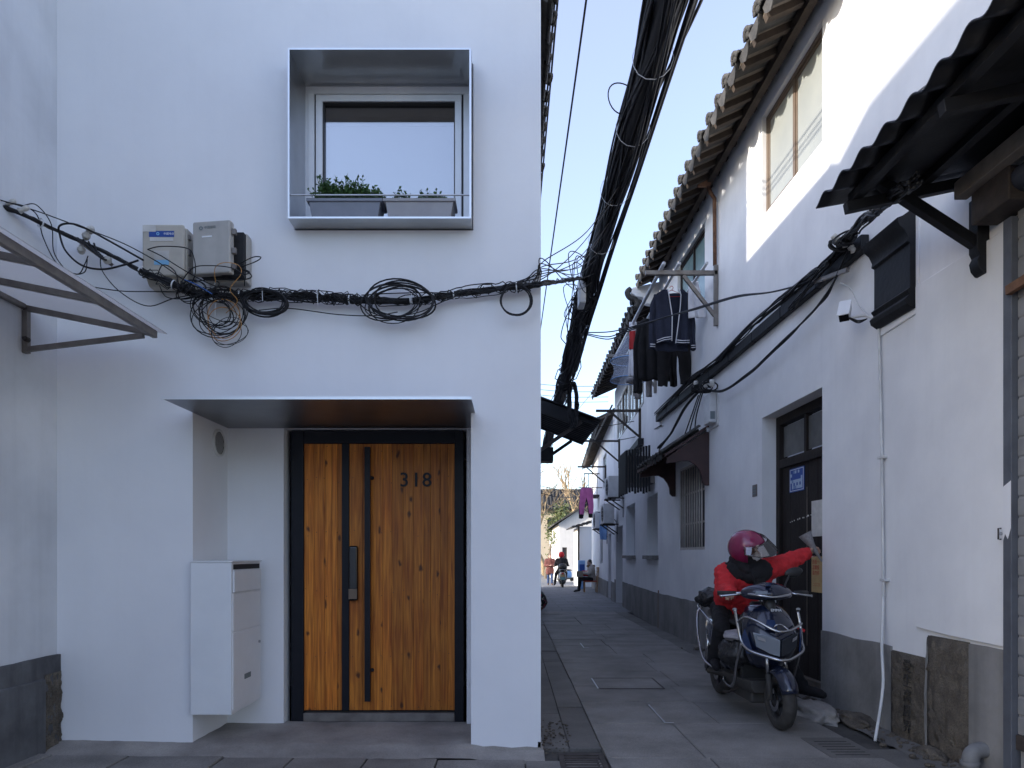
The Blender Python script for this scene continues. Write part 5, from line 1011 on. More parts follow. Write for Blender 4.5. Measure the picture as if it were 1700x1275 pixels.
s = MB(); s.lathe([(0.001, 0.02), (0.03, 0.02), (0.034, 0)], 12, MA(5.07, 3.03, -0.005), (-1, 0, 0)); s.build('mount', M['white_pvc'], cm)
wire([P(1395, 470, 5.30), P(1412, 480, 5.3), P(1425, 505, 5.25), P(1438, 522, 5.18)], parent=cm, mat='white_pvc', r=0.005)
for k in range(3): wire([P(1410, 527+k, 5.2), P(1425, 532+k*2, 5.18), P(1440, 529, 5.15)], parent=cm, r=0.004)
# ================================================================== LAUNDRY RACK AND WASHING
M['navy'] = pm('navy', (0.014, 0.017, 0.034), (0.020, 0.024, 0.045), 9, 0.9, bump=0.3, bscale=40)
M['blackcloth'] = pm('blackcloth', (0.012, 0.011, 0.012), (0.020, 0.018, 0.019), 9, 0.95, bump=0.3, bscale=40)
M['greycloth'] = pm('greycloth', (0.36, 0.33, 0.32), (0.28, 0.26, 0.25), 9, 0.9)
M['whitecloth'] = pm('whitecloth', (0.72, 0.71, 0.74), (0.62, 0.61, 0.64), 9, 0.9)
M['redcloth'] = pm('redcloth', (0.45, 0.03, 0.03), None, 9, 0.9)
M['pinkcloth'] = pm('pinkcloth', (0.60, 0.16, 0.36), (0.50, 0.12, 0.30), 9, 0.9)
M['bluecloth'] = pm('bluecloth', (0.25, 0.42, 0.68), (0.20, 0.34, 0.58), 9, 0.9)
def net(name):
    m, nt, b = _new(name); N = nt.nodes.new; L = nt.links.new
    t = N('ShaderNodeBsdfTransparent'); mx = N('ShaderNodeMixShader'); mx.inputs[0].default_value = 0.26; b.inputs['Base Color'].default_value = (0.55, 0.6, 0.72, 1)
    L(t.outputs[0], mx.inputs[1]); L(b.outputs[0], mx.inputs[2]); L(mx.outputs[0], nt.nodes['Material Output'].inputs[0]); return m
M['net'] = net('net')
rk = thing('laundry_rack', 'metal laundry rack with long poles jutting from the right-hand house', 'laundry rack', (2.2, 10.4, 4.9))
RZ = 4.92
for Y_, xw in ((8.80, XA(8.80)), (12.45, BX(12.45))):
    MB().bar((xw-0.01, Y_, RZ), (1.72, Y_, RZ), 0.05, 0.055).build('arm', M['galv'], rk, bevel=0.003)
    MB().bar((xw-0.028, Y_, RZ+0.10), (xw-0.028, Y_, RZ-0.68), 0.05, 0.05).build('wall_post', M['galv'], rk, bevel=0.003)
    MB().bar((2.21, Y_+0.005, RZ-0.03), (xw-0.04, Y_+0.005, RZ-0.55), 0.04, 0.045).build('brace', M['galv'], rk, bevel=0.003)
for i, X_ in enumerate((1.92, 2.115, 2.46)):
    MB().tube([(X_, 8.62, RZ+0.05), (X_, 12.6, RZ+0.05)], 0.020 if i else 0.024, 10).build('pole', M['alu'], rk, smooth=True)
def sheet(name, mat, parent, edges, Y, amp=0.02, folds=5, th=0.012, seed=0, nx=22, nz=26, tilt=0.0, bulge=0.0):
    # edges: list of (z, xl, xr) from top to bottom; cloth hanging in an X-Z plane with folds
    zs = [e[0] for e in edges]
    def at(z):
        for i in range(len(edges)-1):
            if edges[i][0] >= z >= edges[i+1][0]:
                t = (edges[i][0]-z)/max(1e-6, edges[i][0]-edges[i+1][0]); t2 = t*t*(3-2*t); return (edges[i][1]+(edges[i+1][1]-edges[i][1])*t2, edges[i][2]+(edges[i+1][2]-edges[i][2])*t2)
        return edges[-1][1:]
    def fn(u, v):
        z = zs[0]+(zs[-1]-zs[0])*v; xl, xr = at(z); x_ = xl+(xr-xl)*u
        d = amp*(0.3+0.9*v)*math.sin(u*folds*math.pi+seed+0.6*math.sin(v*4))+0.012*noise.noise(Vector((x_*9, z*9, seed)))-bulge*math.sin(u*math.pi)
        return (x_, Y+d+tilt*(x_-edges[0][1]), z+0.006*math.sin(u*9+seed)*v)
    return MB().grid(fn, nx, nz).build(name, mat, parent, smooth=True, solid=th)
def hanger(parent, x_, Y, z, w, mat):
    MB().tube(cr([(x_, Y, z+0.0), (x_+0.02, Y, z+0.03), (x_, Y, z+0.055), (x_-0.03, Y, z+0.03)], 5), 0.004, 6).build('hanger', mat, parent, smooth=True)
    MB().tube([(x_, Y, z), (x_-w, Y, z-0.09), (x_+w, Y, z-0.09), (x_, Y, z)], 0.005, 6).build('hanger', mat, parent, smooth=True)
PZ = RZ+0.05
jk = thing('hanging_jacket', 'navy track jacket with white stripes drying on the laundry rack', 'jacket', (2.2, 9.4, 4.1))
hanger(jk, 2.20, 9.40, PZ-0.035, 0.20, M['redcloth'])
sheet('back_panel', M['navy'], jk, [(4.90, 2.06, 2.34), (4.84, 1.97, 2.43), (4.55, 1.99, 2.42), (4.10, 1.99, 2.43)], 9.43, 0.010, 5, seed=1)
sheet('front_panel', M['navy'], jk, [(4.92, 2.05, 2.13), (4.84, 1.965, 2.145), (4.55, 1.975, 2.19), (4.20, 1.975, 2.185)], 9.35, 0.016, 3, seed=2, nx=14)
sheet('front_panel', M['navy'], jk, [(4.92, 2.28, 2.35), (4.84, 2.31, 2.435), (4.55, 2.285, 2.43), (4.17, 2.235, 2.43)], 9.35, 0.016, 3, seed=4, nx=14)
sheet('sleeve', M['navy'], jk, [(4.86, 1.955, 2.02), (4.70, 1.90, 2.02), (4.40, 1.885, 1.985), (4.12, 1.895, 1.965)], 9.38, 0.02, 2, th=0.03, seed=3, nx=10)
sheet('sleeve', M['navy'], jk, [(4.86, 2.38, 2.45), (4.70, 2.40, 2.485), (4.40, 2.43, 2.51), (4.10, 2.455, 2.515)], 9.38, 0.02, 2, th=0.03, seed=5, nx=10)
def stripe(parent, pts, w, Y): MB().tube([(a, Y, b) for a, b in pts], w, 6, sx=1.0).build('stripe', M['whitecloth'], parent, smooth=True)
stripe(jk, [(2.13, 4.92), (2.145, 4.84), (2.17, 4.68), (2.19, 4.55), (2.188, 4.38), (2.185, 4.21)], 0.007, 9.327); stripe(jk, [(2.285, 4.92), (2.31, 4.84), (2.30, 4.68), (2.285, 4.55), (2.26, 4.35), (2.237, 4.18)], 0.007, 9.327)
for dz in (0.02, 0.05): stripe(jk, [(1.98, 4.19+dz-.02), (2.08, 4.205+dz), (2.183, 4.22+dz)], 0.006, 9.327); stripe(jk, [(2.24, 4.175+dz), (2.33, 4.165+dz), (2.428, 4.17+dz)], 0.006, 9.327); stripe(jk, [(1.892, 4.125+dz), (1.962, 4.12+dz)], 0.006, 9.35); stripe(jk, [(2.455, 4.105+dz), (2.515, 4.11+dz)], 0.006, 9.35)
def trousers(label, x_, Y, ztop, zbot, w, mat, group=None, seed=0, cat='trousers', name='hanging_trousers'):
    t = thing(name, label, cat, (x_, Y, zbot), group)
    MB().tube([(x_-w*1.1, Y, ztop+0.01), (x_+w*1.1, Y, ztop+0.01)], 0.006, 6).build('hanger', M['galv'], t); MB().tube(cr([(x_, Y, ztop+.01), (x_+.015, Y, ztop+0.06), (x_-.015, Y, ztop+0.09)], 4), 0.004, 6).build('hanger', M['galv'], t)
    h = ztop-zbot
    sheet('waist', mat, t, [(ztop, x_-w, x_+w), (ztop-h*0.18, x_-w*1.15, x_+w*1.15), (ztop-h*0.32, x_-w*1.2, x_+w*1.2)], Y, 0.02, 4, th=0.03, seed=seed)
    sheet('leg', mat, t, [(ztop-h*0.30, x_-w*1.2, x_+w*0.02), (ztop-h*0.7, x_-w*1.3, x_-w*0.35), (zbot, x_-w*1.25, x_-w*0.55)], Y, 0.015, 2, th=0.035, seed=seed+1, nx=12)
    sheet('leg', mat, t, [(ztop-h*0.30, x_-w*0.02, x_+w*1.2), (ztop-h*0.7, x_+w*0.35, x_+w*1.3), (zbot+h*0.03, x_+w*0.5, x_+w*1.2)], Y, 0.015, 2, th=0.035, seed=seed+2, nx=12)
    return t
trousers('black trousers with gathered cuffs hanging lowest on the laundry rack', 2.38, 10.0, PZ-0.26, 3.76, 0.19, M['blackcloth'], seed=7)
sw = thing('hanging_jacket', 'black jumper hanging between the track jacket and the grey garment', 'jumper', (2.15, 10.4, 4.0)); hanger(sw, 2.16, 10.4, PZ-0.04, 0.18, M['galv'])
sheet('body', M['blackcloth'], sw, [(4.88, 2.02, 2.30), (4.80, 1.93, 2.39), (4.4, 1.93, 2.40), (3.95, 1.90, 2.44)], 10.4, 0.035, 6, th=0.05, seed=9)
sheet('sleeve', M['blackcloth'], sw, [(4.82, 1.90, 2.0), (4.4, 1.84, 1.96), (3.75, 1.86, 1.96)], 10.38, 0.02, 2, th=0.04, seed=10, nx=10)
sheet('sleeve', M['blackcloth'], sw, [(4.82, 2.34, 2.42), (4.4, 2.38, 2.50), (3.85, 2.40, 2.50)], 10.38, 0.02, 2, th=0.04, seed=11, nx=10)
trousers('grey trousers hanging behind the black jumper on the rack', 2.05, 10.65, PZ-0.06, 3.72, 0.10, M['greycloth'], seed=12)
tw = thing('hanging_towel', 'red and white towel hanging at the far end of the rack', 'towel', (1.93, 11.4, 4.1))
sheet('cloth', M['whitecloth'], tw, [(PZ+0.02, 1.87, 2.02), (4.5, 1.87, 2.03), (4.12, 1.86, 2.02)], 10.85, 0.02, 3, th=0.03, seed=13); sheet('red_band', M['redcloth'], tw, [(4.84, 1.865, 2.025), (4.55, 1.865, 2.035)], 10.825, 0.02, 3, th=0.02, seed=13)
cl = thing('hanging_cloth', 'white cloth hung over the inner rack pole by the window', 'cloth', (2.46, 9.2, 4.5))
sheet('cloth', M['whitecloth'], cl, [(PZ+0.02, 2.40, 2.52), (4.78, 2.39, 2.56), (4.50, 2.40, 2.62)], 9.25, 0.03, 3, th=0.012, seed=15)
DNX = 1.93
dn = thing('drying_net', 'round pale mesh drying net hanging below the laundry rack', 'drying net', (1.98, 11.6, 4.0))
for z in (4.50, 4.18):
    MB().lathe([(0.30, 0.008), (0.306, 0.0), (0.30, -0.008), (0.294, 0.0), (0.30, 0.008)], 28, (DNX, 11.3, z)).build('hoop', M['bluecloth'], dn, smooth=True)
    MB().lathe([(0.001, -0.05), (0.2, -0.04), (0.28, -0.015), (0.30, 0.0)], 28, (DNX, 11.3, z)).build('mesh_tray', M['net'], dn, smooth=True)
MB().lathe([(0.30, 4.18), (0.24, 4.31), (0.25, 4.42), (0.30, 4.50), (0.18, 4.68), (0.02, 4.92)], 28, (DNX, 11.3, 0)).build('mesh_side', M['net'], dn, smooth=True)
MB().tube(cr([(DNX, 11.3, 4.9), (DNX+.02, 11.3, 4.96), (DNX+.01, 11.3, 4.995), (DNX-.02, 11.3, 4.985)], 4), 0.005, 6).build('hook', M['galv'], dn)
gr = MB(); gr.ell((DNX+.1, 11.3, 4.17), (0.15, 0.14, 0.05)); gr.build('dried_food', M['greycloth'], dn, smooth=True)
# racks on the second house
for i, (Y_, z_, lb) in enumerate(((14.4, 4.33, 'iron rack arm under the blue curtained window, nearer one'), (18.2, 4.33, 'iron rack arm under the blue curtained window, farther one'), (22.5, 4.2, 'iron bracket arm on the far house above pink trousers'))):
    xw = BX(Y_) if Y_ < 19 else CXf(Y_); t = thing('rack_arm', lb, 'bracket', (xw, Y_, z_), 'iron rack arms')
    MB().bar((xw-0.01, Y_, z_), (xw-0.95, Y_, z_), 0.045, 0.05).build('arm', M['iron'], t); MB().bar((xw-0.025, Y_, z_+.05), (xw-0.025, Y_, z_-0.72), 0.045, 0.045).build('wall_post', M['iron'], t); MB().bar((xw-0.65, Y_, z_-.02), (xw-0.03, Y_, z_-0.55), 0.035, 0.04).build('brace', M['iron'], t)
t = thing('laundry_pole', 'grey pole lying across the iron rack arms of second house', 'pole', (2.1, 16.3, 4.37)); MB().tube([(BX(16)-0.72, 14.1, 4.38), (BX(16)-0.55, 18.6, 4.38)], 0.02, 8).build('pole', M['galv'], t)
tr = trousers('bright pink leggings hanging over the far end of the lane', 2.62, 24.0, 3.66, 2.72, 0.19, M['pinkcloth'], seed=20)
trousers('dark trousers hanging right behind the pink leggings', 2.66, 24.5, 3.66, 2.6, 0.20, M['blackcloth'], seed=24)
t = thing('laundry_pole', 'pole that carries the pink leggings from the far house', 'pole', (2.9, 24.2, 3.7)); MB().tube([(2.62, 23.6, 3.715), (2.66, 25.0, 3.715)], 0.015, 8).build('pole', M['galv'], t); MB().bar((CXf(24.2), 24.3, 3.69), (2.4, 24.3, 3.69), 0.03, 0.03).build('arm', M['iron'], t)
t = thing('hanging_cloth', 'pale blue towel hanging on the far house wall', 'towel', (2.75, 20.6, 1.6)); sheet('cloth', M['bluecloth'], t, [(2.55, 2.62, 2.80), (2.0, 2.60, 2.83), (1.75, 2.62, 2.82)], 20.3, 0.03, 3, seed=30); MB().bar((2.55, 20.3, 2.56), (2.98, 20.3, 2.56), 0.02, 0.02).build('rod', M['iron'], t)
# black slatted cover and air conditioners
lv = thing('slatted_cover', 'black slatted cover box on the wall beyond the window hood', 'cover', (2.45, 12.9, 2.5))
for k in range(9):
    X_ = 2.10+k*0.052; MB().box(X_, X_+0.040, 12.60, 12.625, 2.42+0.02*(k % 3), 3.22+0.012*k).build('slat', M['blackpaint'], lv)
for k in range(7): MB().box(2.10, 2.125, 12.66+k*0.12, 12.75+k*0.12, 2.42+0.02*(k % 2), 3.22).build('slat', M['blackpaint'], lv)
MB().box(2.115, 2.64, 12.63, 13.5, 2.62, 3.12).build('case', M['galv'], lv)
def aircon(label, mf, u, z, s_=1.0):
    b = Vector(mf(u, z, 0)); t = thing('air_conditioner', label, 'air conditioner', b, 'air conditioner units'); w, h, d = 0.78*s_, 0.54*s_, 0.28*s_; x0 = b.x-0.40
    MB().box(x0, x0+d, u, u+w, z, z+h).build('case', M['white_pvc'], t, bevel=0.012)
    MB().lathe([(0.20*s_, 0), (0.215*s_, 0.012), (0.22*s_, 0)], 24, (x0-0.001, u+0.3*s_, z+h/2), (-1, 0, 0)).build('fan_ring', M['greycable'], t); MB().lathe([(0.2*s_, 0.002), (0.001, 0.002)], 24, (x0-0.001, u+0.3*s_, z+h/2), (-1, 0, 0)).build('fan_opening', M['inner_shade'], t)  # black disc coloured as the shade inside the fan ring
    for k in range(3): MB().bar((x0-0.006, u+0.3*s_-0.2*s_, z+h/2+(k-1)*0.1*s_), (x0-0.006, u+0.3*s_+0.2*s_, z+h/2+(k-1)*0.1*s_), 0.008, 0.008).build('guard_bar', M['greycable'], t)
    for q in (0.08, 0.7): MB().bar((b.x, u+q*s_, z-0.02), (x0-0.02, u+q*s_, z-0.02), 0.035, 0.035).build('bracket', M['iron'], t); MB().bar((b.x-.01, u+q*s_, z-0.28), (x0+0.03, u+q*s_, z-0.03), 0.03, 0.03).build('bracket', M['iron'], t)
    wire([(x0+d, u+0.1, z+0.12), (x0+d+0.06, u+0.08, z+0.05), (b.x-0.02, u+0.1, z-0.1), (b.x-0.02, u+0.1, z-0.5)], parent=t, r=0.014, mat='greycable')
aircon('air conditioner beyond the second window niche, upper unit', MBf, 17.2, 2.75); aircon('air conditioner above the far niche door', MBf, 18.5, 2.15); aircon('air conditioner on the far house below pink leggings', MC, 21.8, 2.15)
t = thing('utility_meter', 'small black meter on the wall beside the air conditioners', 'meter', MBf(16.6, 3.1, 0)); q = BX(16.6); MB().box(q-0.13, q, 16.45, 16.72, 3.08, 3.36).build('case', M['black'], t, bevel=0.02); MB().box(q-0.10, q-0.03, 16.445, 16.449, 3.16, 3.30).build('dial', M['paper'], t)
t = thing('white_box', 'white fuse box on the second house near its meter', 'utility box', MBf(16.0, 3.3, 0)); q = BX(16.0); MB().box(q-0.12, q, 15.85, 16.2, 3.35, 3.75).build('case', M['white_pvc'], t, bevel=0.01); wire([MBf(16, 3.35, -.08), MBf(16.2, 3.1, -.1), MBf(16.5, 3.2, -.1), MBf(16.9, 2.9, -.1)], parent=t, r=0.012)
t = thing('stub_beam', 'dark timber stub with cables on the second house wall', 'beam', MBf(15.5, 3.5, 0)); MB().bar(MBf(14.0, 3.62, -.06), MBf(15.6, 3.60, -.06), 0.12, 0.13).build('beam', M['blackpaint'], t); MB().bar(MBf(15.5, 3.62, -.06), MBf(15.5, 3.3, -.06), 0.05, 0.05).build('bracket', M['iron'], t)
# ================================================================== SMALL STREET THINGS
gr = thing('drain_cover', 'black cast iron drain cover at the bottom of the lane', 'drain cover', (0.44, 4.3, 0))
MB().box(0.295, 0.585, 3.95, 4.40, -0.030, -0.012).build('pit', M['inner_shade'], gr)  # black plate, shade under the bars put into its colour
s = MB(); s.box(0.295, 0.585, 3.95, 3.99, -0.012, 0.006); s.box(0.295, 0.585, 4.36, 4.40, -0.012, 0.006); s.box(0.295, 0.33, 3.99, 4.36, -0.012, 0.006); s.box(0.55, 0.585, 3.99, 4.36, -0.012, 0.006); s.build('frame', M['iron'], gr, bevel=0.004)
for k in range(7): MB().box(0.33, 0.55, 4.0+k*0.052, 4.028+k*0.052, -0.012, 0.003).build('bar', M['iron'], gr, bevel=0.003)
gs = thing('drain_grate', 'slotted stone drain slab beside the right-hand wall', 'drain', (2.2, 4.45, 0))
MB().box(2.02, 2.34, 4.30, 4.78, -0.004, 0.004).build('slab', M['slab_brown'], gs)
for k in range(6): MB().box(2.07, 2.29, 4.36+k*0.062, 4.372+k*0.062, 0.0041, 0.0052).build('slot', M['inner_shade'], gs)  # black strips laid on the slab, painted shade of its slots
# flush access frames set in the paving
for (px, py, w_, d_, lb) in ((1040, 1135, 0.62, 0.55, 'square access cover frame in the middle of the paving'), (1095, 1185, 0.04, 0.62, 'short worn metal strip in the paving near the scooter'), (970, 1072, 0.05, 0.5, 'bright metal angle set in the paving farther up the lane')):
    Y_ = F*CH/(py-HY); X_ = (px-CX)/F*Y_; t = thing('access_cover', lb, 'access cover', (X_, Y_, 0.002))
    MB().box(X_-w_/2-0.012, X_-w_/2, Y_-d_/2, Y_+d_/2, 0.0045, 0.007).build('frame_strip', M['alu'], t)
    if w_ > 0.1:
        for yy_ in (Y_-d_/2-0.012, Y_+d_/2): MB().box(X_-w_/2, X_+w_/2+.012, yy_, yy_+0.012, 0.0045, 0.007).build('frame_strip', M['iron'], t)
        MB().box(X_+w_/2, X_+w_/2+0.012, Y_-d_/2, Y_+d_/2, 0.0045, 0.007).build('frame_strip', M['iron'], t)
        MB().box(X_-w_/2+0.01, X_+w_/2-0.01, Y_-d_/2+0.01, Y_+d_/2-0.01, 0.0042, 0.0062).build('cover', M['slab'], t)
    else: MB().box(X_-w_/2, X_-w_/2+0.06, Y_-d_/2-0.012, Y_-d_/2, 0.0045, 0.007).build('frame_strip', M['alu'], t)
def boulder(name, label, c, r, seed, mat='stone'):
    s = MB(); vs = []; c = Vector(c); n, m = 40, 26; base = MB().ell((0, 0, 0), 1.0, n, m)
    s.add([c+Vector((v[0]*r[0], v[1]*r[1], v[2]*r[2]))*(1+0.34*noise.noise(Vector(v)*1.6+Vector((seed, 0, 0)))+0.16*noise.noise(Vector(v)*4)+0.06*noise.noise(Vector(v)*11)) for v in base.v], base.f)
    return tag(s.build(name, M[mat], smooth=True), label, 'stone')
boulder('kerb_stone', 'rounded grey kerb stone under the rider by the dark door', (2.44, 5.55, -0.01), (0.17, 0.33, 0.11), 2, 'concrete')
boulder('kerb_stone', 'low broken stone at the foot of the plinth near the conduit', (2.66, 5.25, 0.0), (0.10, 0.24, 0.06), 5)
boulder('kerb_stone', 'small stone against the wall under the carved block', (2.68, 4.36, 0.0), (0.06, 0.13, 0.05), 8)
rb_ = MB(); r2 = random.Random(5)
for _ in range(260):
    Y_ = r2.uniform(4.0, 9.5); X_ = XA(Y_)-0.02-abs(r2.gauss(0, 0.10)); q = r2.uniform(0.006, 0.026); e_ = MB().ell((X_, Y_, q*0.3-0.004), (q*r2.uniform(.7, 1.4), q, q*0.7), 6, 4, Matrix.Rotation(r2.uniform(0, 3), 3, 'Z')); rb_.add(e_.v, e_.f)
for _ in range(90):
    X_ = r2.uniform(0.2, 0.42); Y_ = r2.uniform(4.4, 5.3); q = r2.uniform(0.003, 0.010); e_ = MB().ell((X_, Y_, q*0.3), (q*1.6, q, q*0.6), 6, 4, Matrix.Rotation(r2.uniform(0, 3), 3, 'Z')); rb_.add(e_.v, e_.f)
tag(rb_.build('rubble', M['stone']), 'crumbled mortar and grit along the foot of the walls', 'rubble', kind='stuff')
s = MB(); s.grid(lambda u, v: (2.56+0.30*u-0.02*v*8*u*0, 3.4+v*8.4, -0.012+0.035*u+0.012*noise.noise(Vector((u*5, v*40, 0)))+0.006*noise.noise(Vector((u*20, v*160, 2)))), 12, 170); tag(s.build('wall_fillet_pavement', M['slab_brown'], smooth=True), kind='structure')
# ================================================================== SCOOTER AND RIDER
M['navypaint'] = pm('navypaint', (0.006, 0.010, 0.026), (0.008, 0.012, 0.030), 4, 0.2, coat=0.6, coord='O')
M['bluepaint'] = pm('bluepaint', (0.016, 0.034, 0.095), None, 4, 0.25, coat=0.5, coord='O')
M['blackplastic'] = pm('blackplastic', (0.013, 0.013, 0.014), (0.022, 0.021, 0.020), 12, 0.5, coord='O')
M['dustyplastic'] = pm('dustyplastic', (0.030, 0.028, 0.026), (0.060, 0.055, 0.05), 6, 0.75, coord='O')
M['tyre'] = pm('tyre', (0.030, 0.028, 0.026), (0.055, 0.050, 0.045), 15, 0.85, bump=0.3, coord='O')
M['rim'] = pm('rim', (0.05, 0.05, 0.052), None, 15, 0.4, 0.6)
M['lamp'] = flat('lamp', (0.26, 0.29, 0.33), 0.06, 0.35, 0.8, 0.5)
M['lampdark'] = flat('lampdark', (0.05, 0.055, 0.065), 0.08, 0.3)
M['bag'] = pm('bag', (0.012, 0.012, 0.013), (0.03, 0.03, 0.032), 30, 0.25, bump=0.8, bscale=45)
M['whitebag'] = pm('whitebag', (0.40, 0.38, 0.40), (0.26, 0.25, 0.27), 30, 0.4, bump=0.8, bscale=50)
M['skin'] = pm('skin', (0.52, 0.33, 0.25), (0.45, 0.27, 0.20), 20, 0.55, sss=0.1)
M['hair'] = pm('hair', (0.018, 0.014, 0.012), (0.035, 0.028, 0.022), 60, 0.5, bump=0.6, bscale=120)
def fabric(name, c, c2=None): return pm(name, c, c2 or tuple(x*0.72 for x in c), 14, 0.85, bump=0.9, bscale=26, spec=0.35)
M['red'] = fabric('red', (0.62, 0.030, 0.036)); M['darkcloth'] = fabric('darkcloth', (0.016, 0.015, 0.017)); M['helmet'] = pm('helmet', (0.24, 0.018, 0.075), (0.20, 0.015, 0.06), 5, 0.25, coat=0.5)
M['mask'] = fabric('mask', (0.62, 0.62, 0.64)); M['visor'] = glass('visor', (0.80, 0.76, 0.74), 0.10)
def wheel(parent, c, r, name, w=0.09, ax=(1, 0, 0), rimr=0.62):
    c = Vector(c); t = MB(); ri = r*rimr; prof = [(ri, -w*0.36), (ri+0.012, -w*0.48), (r-0.030, -w*0.50), (r-0.010, -w*0.36), (r, -w*0.12), (r, w*0.12), (r-0.010, w*0.36), (r-0.030, w*0.50), (ri+0.012, w*0.48), (ri, w*0.36), (ri, -w*0.36)]
    wo = t.lathe(prof, 36, c, ax, (0, 0, 1)).build(name, M['tyre'], parent, smooth=True)
    s = MB(); s.lathe([(ri, -w*0.34), (ri-0.018, -w*0.30), (ri-0.018, w*0.30), (ri, w*0.34)], 30, c, ax, (0, 0, 1)); s.lathe([(0.001, -w*0.5), (0.035, -w*0.5), (0.05, -w*0.3), (0.05, w*0.3), (0.035, w*0.5), (0.001, w*0.5)], 18, c, ax, (0, 0, 1)); s.build('rim', M['rim'], wo, smooth=True)
    a_ = Vector(ax).normalized(); e1 = Vector((0, 0, 1)); e2 = a_.cross(e1)
    for k in range(5):
        an = 2*math.pi*k/5+0.3; d = e1*math.cos(an)+e2*math.sin(an); MB().bar(c+d*0.04, c+d*(ri-0.012), 0.030, 0.026, up=a_).build('spoke', M['rim'], wo, bevel=0.005)
    s = MB(); s.lathe([(ri*0.62, -w*0.52), (ri*0.62, -w*0.47), (ri*0.36, -w*0.47), (ri*0.36, -w*0.52), (ri*0.62, -w*0.52)], 24, c, ax, (0, 0, 1)); s.build('brake_disc', M['chrome'], wo)
    return wo
def scooter(name, label, loc, rot, paint, paint2, detailed=True, group=None):
    L0 = len(bpy.data.objects); t = thing(name, label, 'scooter', (0, 0, 0), group)
    wheel(t, (0, -0.66, 0.215), 0.215, 'front_wheel'); wheel(t, (0, 0.64, 0.215), 0.215, 'rear_wheel', 0.10)
    for sx in (-1, 1):
        MB().tube([(sx*0.075, -0.665, 0.215), (sx*0.072, -0.62, 0.40)], 0.020, 10).build('fork_leg', M['dustyplastic'], t, smooth=True); MB().tube([(sx*0.072, -0.62, 0.38), (sx*0.06, -0.545, 0.62)], 0.014, 10).build('fork_tube', M['chrome'], t, smooth=True)
    g = MB(); secs = []
    for k in range(15):                  # front mudguard, a curved shell
        a = R(22+k*8.6); rr = 0.238+0.012*math.sin(k/14*math.pi); hw = 0.066*(0.75+0.3*math.sin(math.pi*(k+2)/17)); cy, cz = -0.66-math.cos(a)*rr*1.02*1.0, 0.215+math.sin(a)*rr
        secs.append([(x_*hw, -0.66-math.cos(a)*(rr-abs(x_)**2*0.05), 0.215+math.sin(a)*(rr-abs(x_)**2*0.05)) for x_ in (-1, -0.8, -0.4, 0, 0.4, 0.8, 1)])
    g.loft(secs, cap=False, closed=False).build('mudguard', paint, t, smooth=True, solid=0.008)
    # front apron with a beak
    prof = [(0.40, 0.10, -0.545), (0.46, 0.150, -0.590), (0.54, 0.195, -0.640), (0.62, 0.215, -0.655), (0.70, 0.215, -0.630), (0.78, 0.200, -0.590), (0.85, 0.170, -0.545), (0.90, 0.120, -0.50), (0.915, 0.06, -0.475)]
    secs = []
    for z, w, y_ in prof:
        half = [(0.0, y_), (0.30*w, y_+0.018), (0.62*w, y_+0.052), (0.88*w, y_+0.105), (1.0*w, y_+0.18), (0.90*w, y_+0.235)]
        secs.append([(-a, b, z) for a, b in half[::-1]]+[(a, b, z) for a, b in half[1:]])
    ap = MB().loft(secs, cap=True, closed=True).build('front_apron', paint, t, smooth=True, sub=1)
    if detailed:
        for sx in (-1, 1):               # lighter side flashes and headlamp halves, the left one's brightness put into its colour
            q = [(0.205, -0.505, 0.73), (0.222, -0.49, 0.66), (0.20, -0.53, 0.545), (0.165, -0.575, 0.545), (0.188, -0.55, 0.64)]
            MB().prism([(0, 0), (1, 0), (2, 0), (3, 0), (4, 0)], lambda u, v, w: (sx*(q[int(u)][0]+0.004+w), q[int(u)][1]-0.018-w, q[int(u)][2]), 0.0, 0.006).build('side_flash', M['bluepaint'], ap)
            q2 = [(0.006, -0.672, 0.655), (0.085, -0.637, 0.685), (0.172, -0.575, 0.705), (0.150, -0.59, 0.60), (0.07, -0.640, 0.555), (0.006, -0.664, 0.535)]
            MB().prism([(i, 0) for i in range(6)], lambda u, v, w: (sx*q2[int(u)][0], q2[int(u)][1]-w, q2[int(u)][2]), -0.010, 0.010).build('headlamp', M['lamp'] if sx < 0 else M['lampdark'], ap, bevel=0.004)
            q3 = [(0.105, -0.642, 0.665), (0.150, -0.607, 0.68), (0.145, -0.607, 0.655), (0.10, -0.642, 0.64)]
            MB().prism([(i, 0) for i in range(4)], lambda u, v, w: (sx*q3[int(u)][0], q3[int(u)][1]-w, q3[int(u)][2]), -0.002, 0.004).build('daylight_strip', M['greycable'], ap)
        q = [(-0.075, -0.585, 0.80), (-0.02, -0.592, 0.80), (-0.015, -0.640, 0.72), (-0.10, -0.612, 0.735)]
        MB().prism([(i, 0) for i in range(4)], lambda u, v, w: (q[int(u)][0], q[int(u)][1]-w-0.012, q[int(u)][2]), 0.0, 0.004).build('side_flash', M['bluepaint'], ap)
        text('lettering', 'EMMA', 0.030, face((0.01, -0.566, 0.868), (1, 0, 0), (0, 0.45, 0.9)), M['tie'], ap, 0.002)
    MB().prism([(-0.14, 0.30), (0.14, 0.30), (0.19, 0.55), (0.17, 0.80), (0.09, 0.92), (-0.09, 0.92), (-0.17, 0.80), (-0.19, 0.55)], lambda u, v, w: (u, -0.36+w+0.10*(0.9-v), v), 0.0, 0.05).build('leg_shield', M['blackplastic'], t, bevel=0.01)
    MB().tube([(0, -0.50, 0.82), (0, -0.43, 0.98)], 0.045, 12).build('steering_stem', M['blackplastic'], t, smooth=True)
    # handlebar cowl
    secs = []
